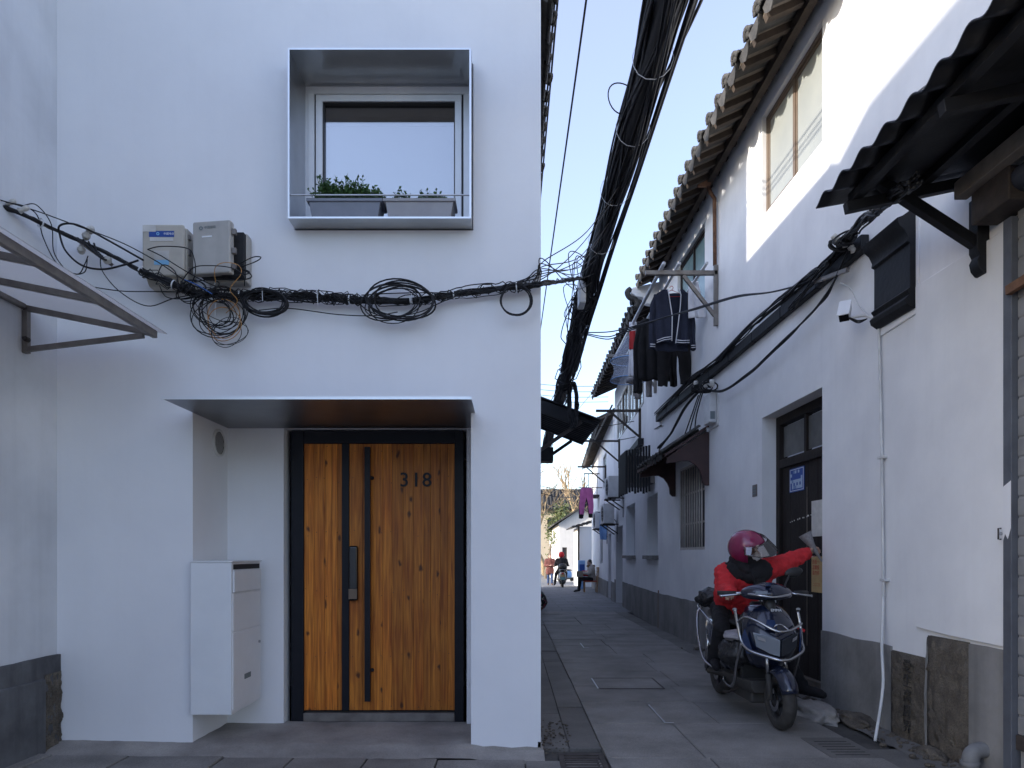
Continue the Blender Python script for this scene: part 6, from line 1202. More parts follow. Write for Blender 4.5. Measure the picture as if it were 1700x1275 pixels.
    for x_, w, h, y_, z in ((-0.20, 0.02, 0.018, -0.40, 0.985), (-0.17, 0.055, 0.045, -0.415, 0.99), (-0.09, 0.085, 0.062, -0.445, 1.0), (0, 0.10, 0.07, -0.46, 1.008), (0.09, 0.085, 0.062, -0.445, 1.0), (0.17, 0.055, 0.045, -0.415, 0.99), (0.20, 0.02, 0.018, -0.40, 0.985)):
        secs.append([(x_, y_+w*math.cos(a), z+h*math.sin(a)+0.25*w*math.cos(a)) for a in [2*math.pi*k/12 for k in range(12)]])
    cw = MB().loft(secs).build('handlebar_cowl', paint, t, smooth=True, sub=1)
    if detailed:
        MB().tube(cr([(-0.165, -0.462, 0.985), (-0.09, -0.530, 0.975), (0, -0.556, 0.965), (0.09, -0.530, 0.975), (0.165, -0.462, 0.985)], 6), 0.011, 8).build('trim', M['chrome'], cw, smooth=True)
        MB().prism([(-0.13, 0), (-0.05, 0), (-0.045, 0.022), (-0.125, 0.022)], lambda u, v, w: (u, -0.545+abs(u)*0.25-w, 0.987+v), 0, 0.008).build('indicator', M['lamp'], cw)
        MB().prism([(-0.06, 0), (-0.015, 0), (0.01, 0.07), (-0.03, 0.07)], lambda u, v, w: (u, -0.535+v*0.9, 1.048+v*0.22+w), 0, 0.005).build('side_flash', M['bluepaint'], cw)
    MB().tube([(-0.34, -0.33, 0.985), (-0.16, -0.40, 0.985), (0.16, -0.40, 0.985), (0.34, -0.33, 0.985)], 0.013, 8).build('handlebar', M['chrome'], t, smooth=True)
    for sx in (-1, 1):
        MB().tube([(sx*0.355, -0.325, 0.985), (sx*0.225, -0.375, 0.985)], 0.019, 10).build('grip', M['blackplastic'], t, smooth=True)
        MB().tube(cr([(sx*0.19, -0.41, 0.985), (sx*0.24, -0.435, 0.98), (sx*0.36, -0.395, 0.965)], 5), [0.009]*10+[0.012], 8).build('brake_lever', M['chrome'], t, smooth=True)
    MB().tube(cr([(0.15, -0.38, 1.0), (0.17, -0.36, 1.06), (0.22, -0.32, 1.13)], 5), 0.007, 8).build('mirror_stalk', M['blackplastic'], t, smooth=True)
    MB().ell((0.255, -0.31, 1.145), (0.075, 0.022, 0.040), 14, 8, Matrix.Rotation(R(-14), 3, 'Y')).build('mirror', M['blackplastic'], t, smooth=True)
    # floor, body, seat
    MB().loft([[(x_*w, y_, z) for x_, z in ((-1, 0.27), (-0.8, 0.22), (0.8, 0.22), (1, 0.27), (1, 0.315), (-1, 0.315))] for y_, w in ((-0.44, 0.13), (-0.30, 0.17), (0.05, 0.18), (0.16, 0.15))]).build('footboard', M['dustyplastic'], t, bevel=0.008)
    secs = []
    for y_, w, z0, z1 in ((0.06, 0.13, 0.25, 0.66), (0.14, 0.17, 0.24, 0.70), (0.35, 0.185, 0.30, 0.71), (0.60, 0.165, 0.42, 0.72), (0.80, 0.11, 0.55, 0.72), (0.90, 0.05, 0.62, 0.70)):
        secs.append([(w*x_, y_, z0+(z1-z0)*q) for x_, q in ((-0.6, 0), (-0.95, 0.25), (-1, 0.6), (-0.75, 1), (0.75, 1), (1, 0.6), (0.95, 0.25), (0.6, 0))])
    MB().loft(secs).build('rear_body', paint2, t, smooth=True, sub=1)
    secs = []
    for y_, w, z0, z1 in ((0.04, 0.09, 0.68, 0.72), (0.10, 0.13, 0.68, 0.755), (0.30, 0.15, 0.69, 0.765), (0.45, 0.15, 0.70, 0.785), (0.70, 0.13, 0.71, 0.80), (0.80, 0.08, 0.72, 0.78)):
        secs.append([(w*x_, y_, z0+(z1-z0)*q) for x_, q in ((-0.9, 0), (-1, 0.5), (-0.8, 0.95), (0, 1.05), (0.8, 0.95), (1, 0.5), (0.9, 0))])
    MB().loft(secs).build('seat', M['blackplastic'], t, smooth=True, sub=1)
    g = MB(); g.loft([[(x_*0.075, 0.64+math.cos(a)*(0.25-abs(x_)*.02), 0.215+math.sin(a)*(0.25-abs(x_)*.02)) for x_ in (-1, -0.5, 0, 0.5, 1)] for a in [R(-10+k*12) for k in range(10)]], cap=False, closed=False).build('rear_mudguard', M['blackplastic'], t, smooth=True, solid=0.008)
    MB().tube([(0.10, 0.20, 0.26), (0.11, 0.64, 0.215)], 0.03, 8).build('swing_arm', M['dustyplastic'], t); MB().tube([(-0.10, 0.20, 0.26), (-0.11, 0.64, 0.215)], 0.03, 8).build('swing_arm', M['dustyplastic'], t)
    for sx in (-1, 1): MB().tube([(sx*0.13, 0.66, 0.24), (sx*0.14, 0.58, 0.56)], 0.022, 8).build('shock_absorber', M['chrome'], t, smooth=True)
    MB().box(-0.05, 0.05, 0.895, 0.91, 0.60, 0.68).build('tail_lamp', M['redprint'], t, bevel=0.008)
    MB().tube(cr([(-0.10, -0.1, 0.20), (-0.13, 0.08, 0.13), (-0.14, 0.16, 0.12)], 4), 0.011, 8).build('side_stand', M['iron'], t)
    MB().box(-0.11, 0.11, -0.38, 0.10, 0.13, 0.225).build('battery_box', M['dustyplastic'], t, bevel=0.02)
    for sx in (-1, 1): MB().tube(cr([(sx*0.15, 0.42, 0.66), (sx*0.17, 0.60, 0.74), (sx*0.15, 0.86, 0.80), (sx*0.05, 0.95, 0.81), (0, 0.955, 0.81)], 5), 0.011, 8).build('rear_rail', M['chrome'], t, smooth=True)
    if detailed:
        MB().tube(cr([(-0.265, -0.46, 0.87), (-0.245, -0.47, 0.74), (-0.225, -0.50, 0.625), (-0.19, -0.59, 0.565), (-0.06, -0.715, 0.525), (0, -0.735, 0.518), (0.06, -0.715, 0.525), (0.20, -0.59, 0.565), (0.232, -0.50, 0.625), (0.235, -0.47, 0.74), (0.225, -0.45, 0.85)], 6), 0.0125, 10).build('crash_bar', M['chrome'], t, smooth=True)
        MB().tube(cr([(-0.245, -0.475, 0.775), (-0.215, -0.53, 0.815), (-0.16, -0.60, 0.795), (-0.06, -0.685, 0.735), (0.0, -0.705, 0.722), (0.08, -0.68, 0.735), (0.19, -0.58, 0.765), (0.235, -0.48, 0.765)], 6), 0.010, 10).build('crash_bar', M['chrome'], t, smooth=True)
        MB().tube(cr([(-0.045, -0.645, 0.735), (-0.03, -0.66, 0.765), (0.0, -0.66, 0.770), (0.03, -0.66, 0.757), (0.05, -0.69, 0.733)], 5), 0.006, 8).build('crash_bar', M['chrome'], t, smooth=True)
        for sx in (-1, 1):
            MB().tube(cr([(sx*0.225, -0.50, 0.615), (sx*0.235, -0.42, 0.45), (sx*0.225, -0.34, 0.30), (sx*0.215, -0.22, 0.235), (sx*0.205, -0.05, 0.25), (sx*0.17, 0.05, 0.26)], 6), 0.012, 10).build('crash_bar', M['chrome'], t, smooth=True)
            MB().tube(cr([(sx*0.19, 0.25, 0.30), (sx*0.235, 0.42, 0.36), (sx*0.225, 0.62, 0.55), (sx*0.205, 0.70, 0.74), (sx*0.15, 0.74, 0.79)], 6), 0.011, 10).build('rear_guard', M['chrome'], t, smooth=True)
            MB().lathe([(0.001, 0.018), (0.016, 0.012), (0.016, 0), (0.001, 0)], 12, (sx*0.245+(-.02 if sx < 0 else -.02), -0.458, 0.862)).build('bar_cap', M['greycable'], t)
        MB().obox((0.245, -0.46, 0.715), (0.03, 0, -0.015), (0, 0.003, 0), (0.004, 0, 0.010)).build('red_ribbon', M['red'], t)
        for k in range(3): wire([(-0.10+k*0.1, -0.42, 1.0), (-0.08+k*0.08, -0.46, 0.95), (-0.02+k*.02, -0.46, 0.86)], parent=t, r=0.006)
    t.location = loc; t.rotation_euler = (0, 0, rot); return t
sct = scooter('electric_scooter', 'dark blue electric scooter with chrome crash bars, ridden by red jacket', (1.955, 5.68, 0), R(1.5), M['navypaint'], M['navypaint'])
# bags carried on it
def crumple(name, label, cat, c, r, seed, mat, rot=0):
    base = MB().ell((0, 0, 0), 1.0, 26, 18); s = MB(); c = Vector(c); m3 = Matrix.Rotation(rot, 3, 'Z')
    s.add([c+m3 @ Vector((v[0]*r[0], v[1]*r[1], v[2]*r[2]))*(1+0.22*noise.noise(Vector(v)*2.2+Vector((seed, 0, 0)))+0.13*noise.noise(Vector(v)*6+Vector((0, seed, 0)))) for v in base.v], base.f)
    return tag(s.build(name, mat, smooth=True), label, cat)
crumple('plastic_bag', 'shiny black plastic bag bundled on the scooter footboard', 'bag', (1.83, 5.52, 0.50), (0.15, 0.20, 0.14), 3, M['bag'])
crumple('plastic_bag', 'white plastic bag lying on top of the black bag', 'bag', (1.84, 5.50, 0.635), (0.13, 0.17, 0.045), 6, M['whitebag'])
crumple('cargo_bag', 'small black bag strapped behind the scooter seat', 'bag', (1.90, 6.50, 0.88), (0.14, 0.12, 0.09), 9, M['bag'])
# ------------------------------------------------------------------ people
def hand(mb, w, d, palm, side, s=1.0, curl=0.5):
    # w wrist, d pointing direction, palm = direction the palm faces, side = towards the thumb
    w, d, pn, sd = Vector(w), Vector(d).normalized(), Vector(palm).normalized(), Vector(side).normalized()
    c = w+d*0.045*s
    for q in (-0.026, -0.009, 0.009, 0.026): mb.cap(w+sd*q*0.7*s, w+d*0.085*s+sd*q*s, 0.014*s, 0.012*s, 8)
    for i, (q, L) in enumerate(((0.030, 0.068), (0.010, 0.076), (-0.010, 0.070), (-0.029, 0.055))):
        b = w+d*0.088*s+sd*q*s; a1 = curl*0.7; a2 = curl*1.6; a3 = curl*2.3
        dirs = [d*math.cos(a)+pn*math.sin(a) for a in (a1, a2, a3)]; p = b
        for k, dd in enumerate(dirs):
            q2 = p+dd*L*s*(0.45, 0.32, 0.25)[k]; mb.cap(p, q2, (0.0092-0.0009*k)*s, (0.0086-0.0009*k)*s, 8); p = q2
    p = w+d*0.03*s+sd*0.028*s; q2 = p+(d*0.6+sd*0.7+pn*0.3).normalized()*0.042*s; mb.cap(p, q2, 0.012*s, 0.0105*s, 8); mb.cap(q2, q2+(d*0.9+pn*0.5).normalized()*0.032*s, 0.010*s, 0.0085*s, 8)
def person(name, label, J, jm, tm, sm_, s=1.0, hairm=None, hair=True, vox=0.0075, look=(0, -1, 0), puff=1.0, coat=0.0, hands=True, curl=(0.5, 0.5), palms=None):
    """J: joints in metres. Body one continuous mesh; clothes its children."""
    J = {k: Vector(v) for k, v in J.items()}; look = Vector(look).normalized(); up = (J['head']-J['neck']).normalized(); rt = look.cross(up).normalized(); up = rt.cross(look).normalized()
    b = MB(); h = J['head']; rot = Matrix((rt, look, up)).transposed()
    b.ell(h+up*0.012*s, (0.074*s, 0.092*s, 0.108*s), 18, 12, rot); b.ell(h-up*0.05*s+look*0.022*s, (0.056*s, 0.066*s, 0.066*s), 14, 10, rot)
    b.cap(h+look*0.088*s+up*0.012*s, h+look*0.104*s-up*0.020*s, 0.009*s, 0.014*s, 8)                 # nose
    b.ell(h+look*0.082*s-up*0.052*s, (0.024*s, 0.010*s, 0.008*s), 10, 6, rot); b.ell(h+look*0.074*s-up*0.088*s, (0.028*s, 0.022*s, 0.020*s), 10, 6, rot)   # mouth, chin
    for q in (-1, 1): b.ell(h+rt*q*0.075*s-up*0.008*s, (0.012*s, 0.020*s, 0.030*s), 8, 6, rot); b.ell(h+look*0.078*s+rt*q*0.031*s+up*0.026*s, (0.022*s, 0.010*s, 0.008*s), 8, 6, rot)
    b.cap(J['neck'], h-up*0.07*s, 0.056*s, 0.052*s)
    ch = (J['shl']+J['shr'])/2; pel = J['pelvis']
    b.cap(J['shl'].lerp(ch, 0.25), J['shr'].lerp(ch, 0.25), 0.065*s, 0.065*s); b.cap(ch, J['neck'], 0.075*s, 0.055*s); b.cap(ch-up*0.04*s, pel, 0.115*s, 0.12*s); b.cap(J['hpl'], J['hpr'], 0.09*s, 0.09*s)
    for q in 'lr':
        b.cap(J['sh'+q], J['el'+q], 0.050*s, 0.040*s); b.cap(J['el'+q], J['wr'+q], 0.040*s, 0.027*s)
        b.cap(J['hp'+q], J['kn'+q], 0.080*s, 0.055*s); b.cap(J['kn'+q], J['an'+q], 0.055*s, 0.036*s); b.cap(J['an'+q], J['to'+q], 0.036*s, 0.030*s)
        d = (J['wr'+q]-J['el'+q]).normalized(); pl = Vector(palms[q]) if palms else Vector((0, 0, -1)); pl = (pl-d*pl.dot(d)).normalized(); sd = d.cross(pl)*(1 if q == 'l' else -1)
        hand(b, J['wr'+q], d, pl, sd, s, curl[0 if q == 'l' else 1])
    bo = b.build(name, M['skin']); remesh(bo, vox, 3); tag(bo, label, 'person')
    # jacket
    j = MB(); pf = 0.030*puff*s; mid = ch.lerp(pel, 0.5)
    j.cap(J['shl'], J['shr'], 0.075*s+pf*0.6, 0.075*s+pf*0.6); j.cap(ch-up*0.03*s, mid, 0.130*s+pf, 0.135*s+pf); j.cap(J['shl'].lerp(ch, .3)-up*.06*s, J['hpl'].lerp(mid, .45), 0.105*s+pf, 0.105*s+pf); j.cap(J['shr'].lerp(ch, .3)-up*.06*s, J['hpr'].lerp(mid, .45), 0.105*s+pf, 0.105*s+pf)
    j.cap(mid, pel, 0.130*s+pf, 0.125*s+pf); j.cap(ch, J['neck'], 0.10*s, 0.075*s+pf*0.4)
    if coat:
        dn = Vector((0, 0, -1)); j.cap(J['hpl'], J['hpl']+dn*coat, 0.12*s+pf*.5, 0.12*s+pf*.5); j.cap(J['hpr'], J['hpr']+dn*coat, 0.12*s+pf*.5, 0.12*s+pf*.5); j.cap(pel, pel+dn*coat, 0.13*s+pf*.5, 0.13*s+pf*.5)
    for q in 'lr':
        j.cap(J['sh'+q], J['el'+q], 0.066*s+pf, 0.055*s+pf*0.9); j.cap(J['el'+q], J['wr'+q].lerp(J['el'+q], 0.06), 0.055*s+pf*0.9, 0.040*s+pf*0.5)
        n_ = 6
        for k in range(n_):              # quilted gathers along the sleeve
            for (a, c_, r0, r1) in ((J['sh'+q], J['el'+q], 0.069*s+pf, 0.058*s+pf*0.9), (J['el'+q], J['wr'+q], 0.058*s+pf*0.9, 0.041*s+pf*0.5)):
                tt = (k+0.5)/n_; j.cap(a.lerp(c_, tt-0.02), a.lerp(c_, tt+0.02), (r0+(r1-r0)*tt)*1.05, (r0+(r1-r0)*tt)*1.05)
    jo = j.build('jacket', jm, bo); remesh(jo, max(vox, 0.010), 3, (0.045, 0.024*puff))
    # trousers, shoes
    tr_ = MB(); tr_.cap(J['hpl'], J['hpr'], 0.112*s, 0.112*s); tr_.cap(pel, (J['hpl']+J['hpr'])/2, 0.125*s, 0.115*s)
    for q in 'lr': tr_.cap(J['hp'+q], J['kn'+q], 0.100*s, 0.075*s); tr_.cap(J['kn'+q], J['an'+q], 0.075*s, 0.058*s)
    to_ = tr_.build('trousers', tm, bo); remesh(to_, max(vox, 0.011), 4, (0.06, 0.018))
    for q in 'lr':
        so = MB(); an, tp = J['an'+q], J['to'+q]; d = (tp-an); d.z = 0; d.normalize(); so.cap(an+Vector((0, 0, -0.005)), an+Vector((0, 0, 0.04)), 0.046*s, 0.048*s); so.cap(an-d*0.03*s, tp, 0.046*s, 0.040*s); so.cap(an-d*0.03*s+Vector((0, 0, -0.02)), tp+d*0.03*s+Vector((0, 0, -0.012)), 0.040*s, 0.036*s)
        so_ = so.build('shoe', sm_, bo); remesh(so_, max(vox, 0.009), 3)
    if hair:
        hm = MB(); hm.ell(h+up*0.030*s-look*0.018*s, (0.083*s, 0.094*s, 0.098*s), 20, 14, rot); hm.ell(h-look*0.06*s-up*0.02*s, (0.070*s, 0.05*s, 0.075*s), 14, 10, rot); ho = hm.build('hair', hairm or M['hair'], bo); remesh(ho, 0.009, 3, (0.03, 0.012))
    return bo, (h, rt, look, up, rot)
look = Vector((0.80, -0.58, -0.12))
J = dict(head=(1.995, 5.80, 1.325), neck=(2.005, 5.86, 1.215), shl=(2.135, 5.83, 1.150), shr=(1.855, 5.92, 1.130), ell=(2.36, 5.92, 1.205), wrl=(2.600, 6.02, 1.300), elr=(1.80, 5.74, 0.965), wrr=(1.735, 5.47, 0.975), pelvis=(1.96, 6.10, 0.83), hpl=(2.05, 6.08, 0.80), hpr=(1.87, 6.08, 0.80), knl=(2.27, 5.78, 0.52), knr=(1.76, 5.74, 0.66), anl=(2.47, 5.80, 0.155), anr=(1.735, 5.86, 0.385), tol=(2.56, 5.68, 0.135), tor=(1.715, 5.74, 0.355))
rider, (h, rt, lk, up, rot) = person('person', 'person in red jacket and pink helmet on scooter reaching to the door', J, M['red'], M['darkcloth'], M['darkcloth'], s=0.93, hair=False, look=look, puff=1.2, palms={'l': (0.5, -0.6, -0.3), 'r': (0, -0.2, -1)}, curl=(0.85, 0.7), vox=0.0065)
# helmet: open-face shell, lining, visor
hs = 0.139; hm = MB(); hc_ = h+up*0.030
n, m = 36, 18; vs = []
for i in range(m+1):
    th = math.pi*0.80*i/m
    for k in range(n):
        a = 2*math.pi*k/n; vs.append((th, a))
pos = []
for th, a in vs:
    p = Vector((math.sin(th)*math.cos(a)*hs*0.92, math.sin(th)*math.sin(a)*hs*1.06, math.cos(th)*hs)); pos.append(p)
fs = []
for i in range(m):
    for k in range(n):
        idx = (i*n+k, (i+1)*n+k, (i+1)*n+(k+1) % n, i*n+(k+1) % n); cpt = sum((pos[q] for q in idx), Vector())/4
        if cpt.y > 0.045 and cpt.z < 0.045*(1 if abs(cpt.x) < 0.11 else 0.5) and abs(cpt.x) < 0.118: continue   # face opening
        fs.append(idx)
hm.add([hc_+rot @ p for p in pos], fs); ho = hm.build('helmet', M['helmet'], rider, smooth=True, solid=0.022)
mb = MB(); pts = []
for k in range(15):
    a = R(-78+k*156/14); pts.append(a)
mb.grid(lambda u, v: hc_+rot @ Vector((math.sin(R(-80+u*160))*(hs*0.97+0.012+0.05*v), math.cos(R(-80+u*160))*(hs*1.10+0.010+0.085*v)*1.0, 0.075-0.105*v*(0.4+0.6*abs(math.cos(R(-80+u*160)))))), 28, 8)
mb.build('visor', M['visor'], ho, smooth=True, solid=0.003)
for q in (-1, 1): MB().lathe([(0.001, 0.012), (0.020, 0.010), (0.022, 0)], 14, hc_+rot @ Vector((q*hs*0.935, 0.035, 0.040)), rot @ Vector((q, 0, 0))).build('visor_pivot', M['helmet'], ho, smooth=True)
mk = MB(); mk.ell(h+lk*0.066-up*0.050, (0.064, 0.048, 0.056), 18, 12, rot); mk.ell(h+lk*0.098-up*0.045, (0.020, 0.020, 0.030), 10, 8, rot); mko = mk.build('face_mask', M['mask'], rider); remesh(mko, 0.007, 3)
for q in (-1, 1): MB().ell(h+lk*0.083+rt*q*0.031+up*0.012, (0.013, 0.006, 0.006), 10, 6, rot).build('eye', M['black'], rider)
sc_ = MB()
for k in range(20):                      # black scarf round the neck
    a = 2*math.pi*k/20; sc_.ell(Vector(J['neck'])+Vector((math.cos(a)*0.098, math.sin(a)*0.092, 0.015+0.018*math.sin(a*3))), (0.042, 0.042, 0.048), 10, 8)
sc_.cap(Vector(J['neck'])+Vector((-.07, -.06, -.02)), Vector(J['neck'])+Vector((-0.03, -.14, -.06)), 0.045, 0.035); sc_.cap(Vector(J['neck'])+Vector((-.10, 0.02, -.01)), Vector(J['neck'])+Vector((-.15, .03, -.03)), 0.045, 0.035); sco = sc_.build('scarf', M['darkcloth'], rider); remesh(sco, 0.010, 3, (0.03, 0.015))
yk = MB()                                # black shoulder yoke over the red jacket
chv = (Vector(J['shl'])+Vector(J['shr']))/2
for a_, b_ in ((J['shl'], J['shr']),):
    A, B = Vector(a_).lerp(Vector(b_), 0.10), Vector(b_).lerp(Vector(a_), 0.25); yk.cap(A+Vector((0.0, -0.035, 0.0)), B+Vector((0, -0.040, 0.0)), 0.108, 0.108); yk.cap(A+Vector((-0.02, -0.060, -0.03)), A+Vector((-0.09, -0.075, -0.03)), 0.085, 0.085)
yko = yk.build('jacket_yoke', M['darkcloth'], rider); remesh(yko, 0.011, 3, (0.05, 0.012))
MB().tube(cr([chv+Vector((-.02, -.155, .06)), chv+Vector((0.005, -.185, -.02)), chv+Vector((0.04, -.19, -0.12)), chv+Vector((.08, -.17, -.20))], 6), 0.008, 6).build('bag_strap', M['darkcloth'], rider, smooth=True)
MB().obox(chv+Vector((0.085, -0.172, -0.075)), (0.045, 0.012, 0.004), (0, 0.006, 0), (0, 0, 0.022)).build('pocket_flap', M['darkcloth'], rider, bevel=0.004)
# rolled newspaper in her hand
pr = thing('paper_roll', 'flared roll of grey paper held out by the rider toward the door', 'paper', (2.66, 6.05, 1.25))
pa, pb = Vector((2.735, 6.02, 1.225)), Vector((2.600, 6.06, 1.470)); ax = (pb-pa).normalized(); L = (pb-pa).length
MB().lathe([(0.008, 0), (0.014, L*0.25), (0.028, L*0.6), (0.058, L), (0.056, L+0.001), (0.026, L*0.6), (0.012, L*0.25), (0.006, 0.0)], 20, pa, ax).build('sheet', pm('newsprint', (0.24, 0.225, 0.22), (0.16, 0.15, 0.15), 60, 0.85), pr, smooth=True)
MB().lathe([(0.010, L*0.3), (0.020, L*0.6), (0.036, L*0.96)], 16, pa, ax).build('inner_sheet', M['paper'], pr, smooth=True)
# ================================================================== FAR PEOPLE AND THINGS
gy = lambda Y: gz(Y)
def jset(base, f, up_=1.0, **kw): return {k: Vector(base)+Vector(v) for k, v in kw.items()}
Y0_ = 34.0; b0 = (P(913, 950, Y0_).x, Y0_, gy(Y0_)); s_ = 0.93
Jw = jset(b0, None, head=(0.0, -.03, 1.43), neck=(0, 0, 1.30), shl=(0.17, 0, 1.24), shr=(-0.17, 0, 1.24), ell=(0.22, -0.04, 0.98), elr=(-0.22, -0.04, 0.98), wrl=(0.07, -0.25, 1.00), wrr=(-0.06, -0.25, 0.99), pelvis=(0, 0, 0.82), hpl=(0.08, 0, 0.78), hpr=(-0.08, 0, 0.78), knl=(0.09, -0.06, 0.43), knr=(-0.08, 0.03, 0.43), anl=(0.09, -0.08, 0.08), anr=(-0.08, 0.08, 0.08), tol=(0.10, -0.22, 0.05), tor=(-0.09, -0.06, 0.05))
pw, _ = person('person', 'person walking toward us in rust coat and blue jeans, far lane', Jw, fabric('rustcoat', (0.15, 0.055, 0.05)), fabric('jeans', (0.03, 0.06, 0.15)), fabric('brownshoe', (0.10, 0.05, 0.03)), s=s_, vox=0.012, coat=0.16)
Ysit = 26.0; xs_ = P(976, 950, Ysit).x; bz = gy(Ysit)
Js = jset((xs_, Ysit, bz), None, head=(0.06, 0, 1.13), neck=(0.10, 0, 1.01), shl=(0.12, 0.16, 0.95), shr=(0.12, -0.16, 0.95), ell=(0.06, 0.21, 0.72), elr=(0.04, -0.21, 0.72), wrl=(-0.18, 0.12, 0.74), wrr=(-0.18, -0.12, 0.74), pelvis=(0.16, 0, 0.52), hpl=(0.10, 0.09, 0.50), hpr=(0.10, -0.09, 0.50), knl=(-0.31, 0.10, 0.50), knr=(-0.30, -0.09, 0.50), anl=(-0.33, 0.10, 0.09), anr=(-0.36, -0.09, 0.09), tol=(-0.46, 0.11, 0.05), tor=(-0.50, -0.10, 0.05))
ps, _ = person('person', 'seated person in cream jacket and black trousers on a chair', Js, fabric('cream_jacket', (0.50, 0.46, 0.41)), M['darkcloth'], M['darkcloth'], s=0.93, vox=0.012, look=(-1, -0.1, -0.15))
MB().lathe([(0.11, -.035), (0.15, 0.0), (0.12, 0.04)], 16, Vector(Js['neck'])+Vector((0.01, 0, -0.02))).build('fur_collar', fabric('fur', (0.22, 0.14, 0.08)), ps, smooth=True, solid=0.05)
MB().box(xs_-0.22, xs_+0.02, Ysit-0.13, Ysit+0.13, bz+0.60, bz+0.82).build('apron', M['redcloth'], ps, bevel=0.04)
# chair under the seated person
chh = thing('wooden_chair', 'light wooden chair with red seat pad carrying the seated person', 'chair', (xs_+0.12, Ysit, bz)); wd = pm('chair_wood', (0.40, 0.22, 0.09), None, 8, 0.5)
for dx, dy, hh in ((-0.14, -0.19, 0.40), (-0.14, 0.19, 0.40), (0.32, -0.19, 0.95), (0.32, 0.19, 0.95)): MB().bar((xs_+dx+(0.0), Ysit+dy, bz), (xs_+dx+(0.06 if hh > .5 else 0), Ysit+dy, bz+hh), 0.035, 0.035).build('leg', wd, chh)
MB().box(xs_-0.17, xs_+0.36, Ysit-0.21, Ysit+0.21, bz+0.385, bz+0.405).build('seat', wd, chh, bevel=0.008); MB().box(xs_-0.16, xs_+0.33, Ysit-0.20, Ysit+0.20, bz+0.406, bz+0.435).build('seat_pad', M['redcloth'], chh, bevel=0.012)
for z in (0.62, 0.78, 0.92): MB().bar((xs_+0.355, Ysit-0.19, bz+z), (xs_+0.355, Ysit+0.19, bz+z), 0.03, 0.05).build('back_slat', wd, chh)
bk = thing('basket', 'square grey basket on the lap of the seated person', 'basket', (xs_-0.30, Ysit, bz+0.58)); wk = pm('wicker', (0.32, 0.28, 0.22), (0.2, 0.17, 0.13), 60, 0.8, bump=0.8, bscale=90)
for (a, b, c, d) in ((xs_-0.42, xs_-0.19, Ysit-0.16, Ysit-0.14), (xs_-0.42, xs_-0.19, Ysit+0.14, Ysit+0.16), (xs_-0.42, xs_-0.40, Ysit-0.14, Ysit+0.14), (xs_-0.21, xs_-0.19, Ysit-0.14, Ysit+0.14)): MB().box(a, b, c, d, bz+0.59, bz+0.80).build('side', wk, bk)
MB().box(xs_-0.42, xs_-0.19, Ysit-0.16, Ysit+0.16, bz+0.575, bz+0.59).build('bottom', wk, bk)
stl = thing('plastic_stool', 'pale pink plastic stool against the wall behind the chair', 'stool', (xs_+0.62, Ysit-0.3, bz)); pk = pm('pinkplastic', (0.52, 0.33, 0.38), None, 8, 0.45); x_, y_ = xs_+0.62, Ysit-0.3
MB().box(x_-0.15, x_+0.15, y_-0.15, y_+0.15, bz+0.44, bz+0.47).build('top', pk, stl, bevel=0.012)
for dx in (-1, 1):
    for dy in (-1, 1): MB().bar((x_+dx*0.17, y_+dy*0.17, bz), (x_+dx*0.13, y_+dy*0.13, bz+0.44), 0.045, 0.045).build('leg', pk, stl)
for dy in (-1, 1): MB().box(x_-0.15, x_+0.15, y_+dy*0.15-.01, y_+dy*0.15+.01, bz+0.14, bz+0.18).build('rail', pk, stl)
t = thing('blue_bucket', 'bright blue water bottle box behind the seated person', 'box', (xs_-0.12, Ysit+3.0, bz)); MB().box(xs_-0.05, xs_+0.22, Ysit+3.0, Ysit+3.3, gy(29)+0.0, gy(29)+1.22).build('case', M['bluecloth'], t, bevel=0.02); MB().box(xs_-0.02, xs_+0.19, Ysit+2.99, Ysit+2.998, gy(29)+0.7, gy(29)+1.05).build('label', M['blue'], t)
# far scooters and their riders
sb = scooter('electric_scooter', 'silver scooter seen from behind with yellow plate, far lane', (P(933, 960, 31.5).x, 31.5, gy(31.5)), R(178), M['greycable'], M['greycable'], False)
xb = P(933, 960, 31.5).x
MB().lathe([(0.001, 0.30), (0.15, 0.27), (0.20, 0.16), (0.20, 0.10), (0.16, 0), (0.001, 0)], 18, (0, 0.72, 0.80)).build('top_box', M['blackplastic'], sb, smooth=True)
MB().box(-0.10, 0.10, 0.945, 0.955, 0.50, 0.59).build('plate', M['ochre'], sb); MB().box(-0.10, 0.10, 0.945, 0.955, 0.36, 0.49).build('plate', pm('tealplate', (0.16, 0.32, 0.32), None, 9, 0.5), sb)
Jr = jset((xb, 31.5, gy(31.5)), None, head=(-0.02, 0.10, 1.45), neck=(-0.02, 0.05, 1.31), shl=(-0.20, 0.05, 1.24), shr=(0.17, 0.05, 1.24), ell=(-0.27, 0.22, 1.02), elr=(0.25, 0.22, 1.02), wrl=(-0.30, 0.36, 1.0), wrr=(0.30, 0.36, 1.0), pelvis=(-0.02, -0.20, 0.86), hpl=(-0.11, -0.18, 0.84), hpr=(0.08, -0.18, 0.84), knl=(-0.26, 0.12, 0.62), knr=(0.2, 0.14, 0.64), anl=(-0.33, 0.06, 0.14), anr=(0.18, 0.10, 0.38), tol=(-0.35, 0.18, 0.10), tor=(0.18, 0.22, 0.34))
pb_, (h, rt, lk, up, rot) = person('person', 'rider in black coat with red helmet seen from behind, far lane', Jr, M['darkcloth'], M['darkcloth'], M['darkcloth'], s=0.95, vox=0.012, look=(0, 1, 0), hair=False)
MB().ell(h+up*0.03, (0.135, 0.15, 0.145), 18, 12, rot).build('helmet', M['red'], pb_, smooth=True)
sp = scooter('electric_scooter', 'pale blue and white scooter parked at the far end', (P(950, 945, 37.0).x, 37.0, gy(37)), R(112), M['white'], M['bluecloth'], False)
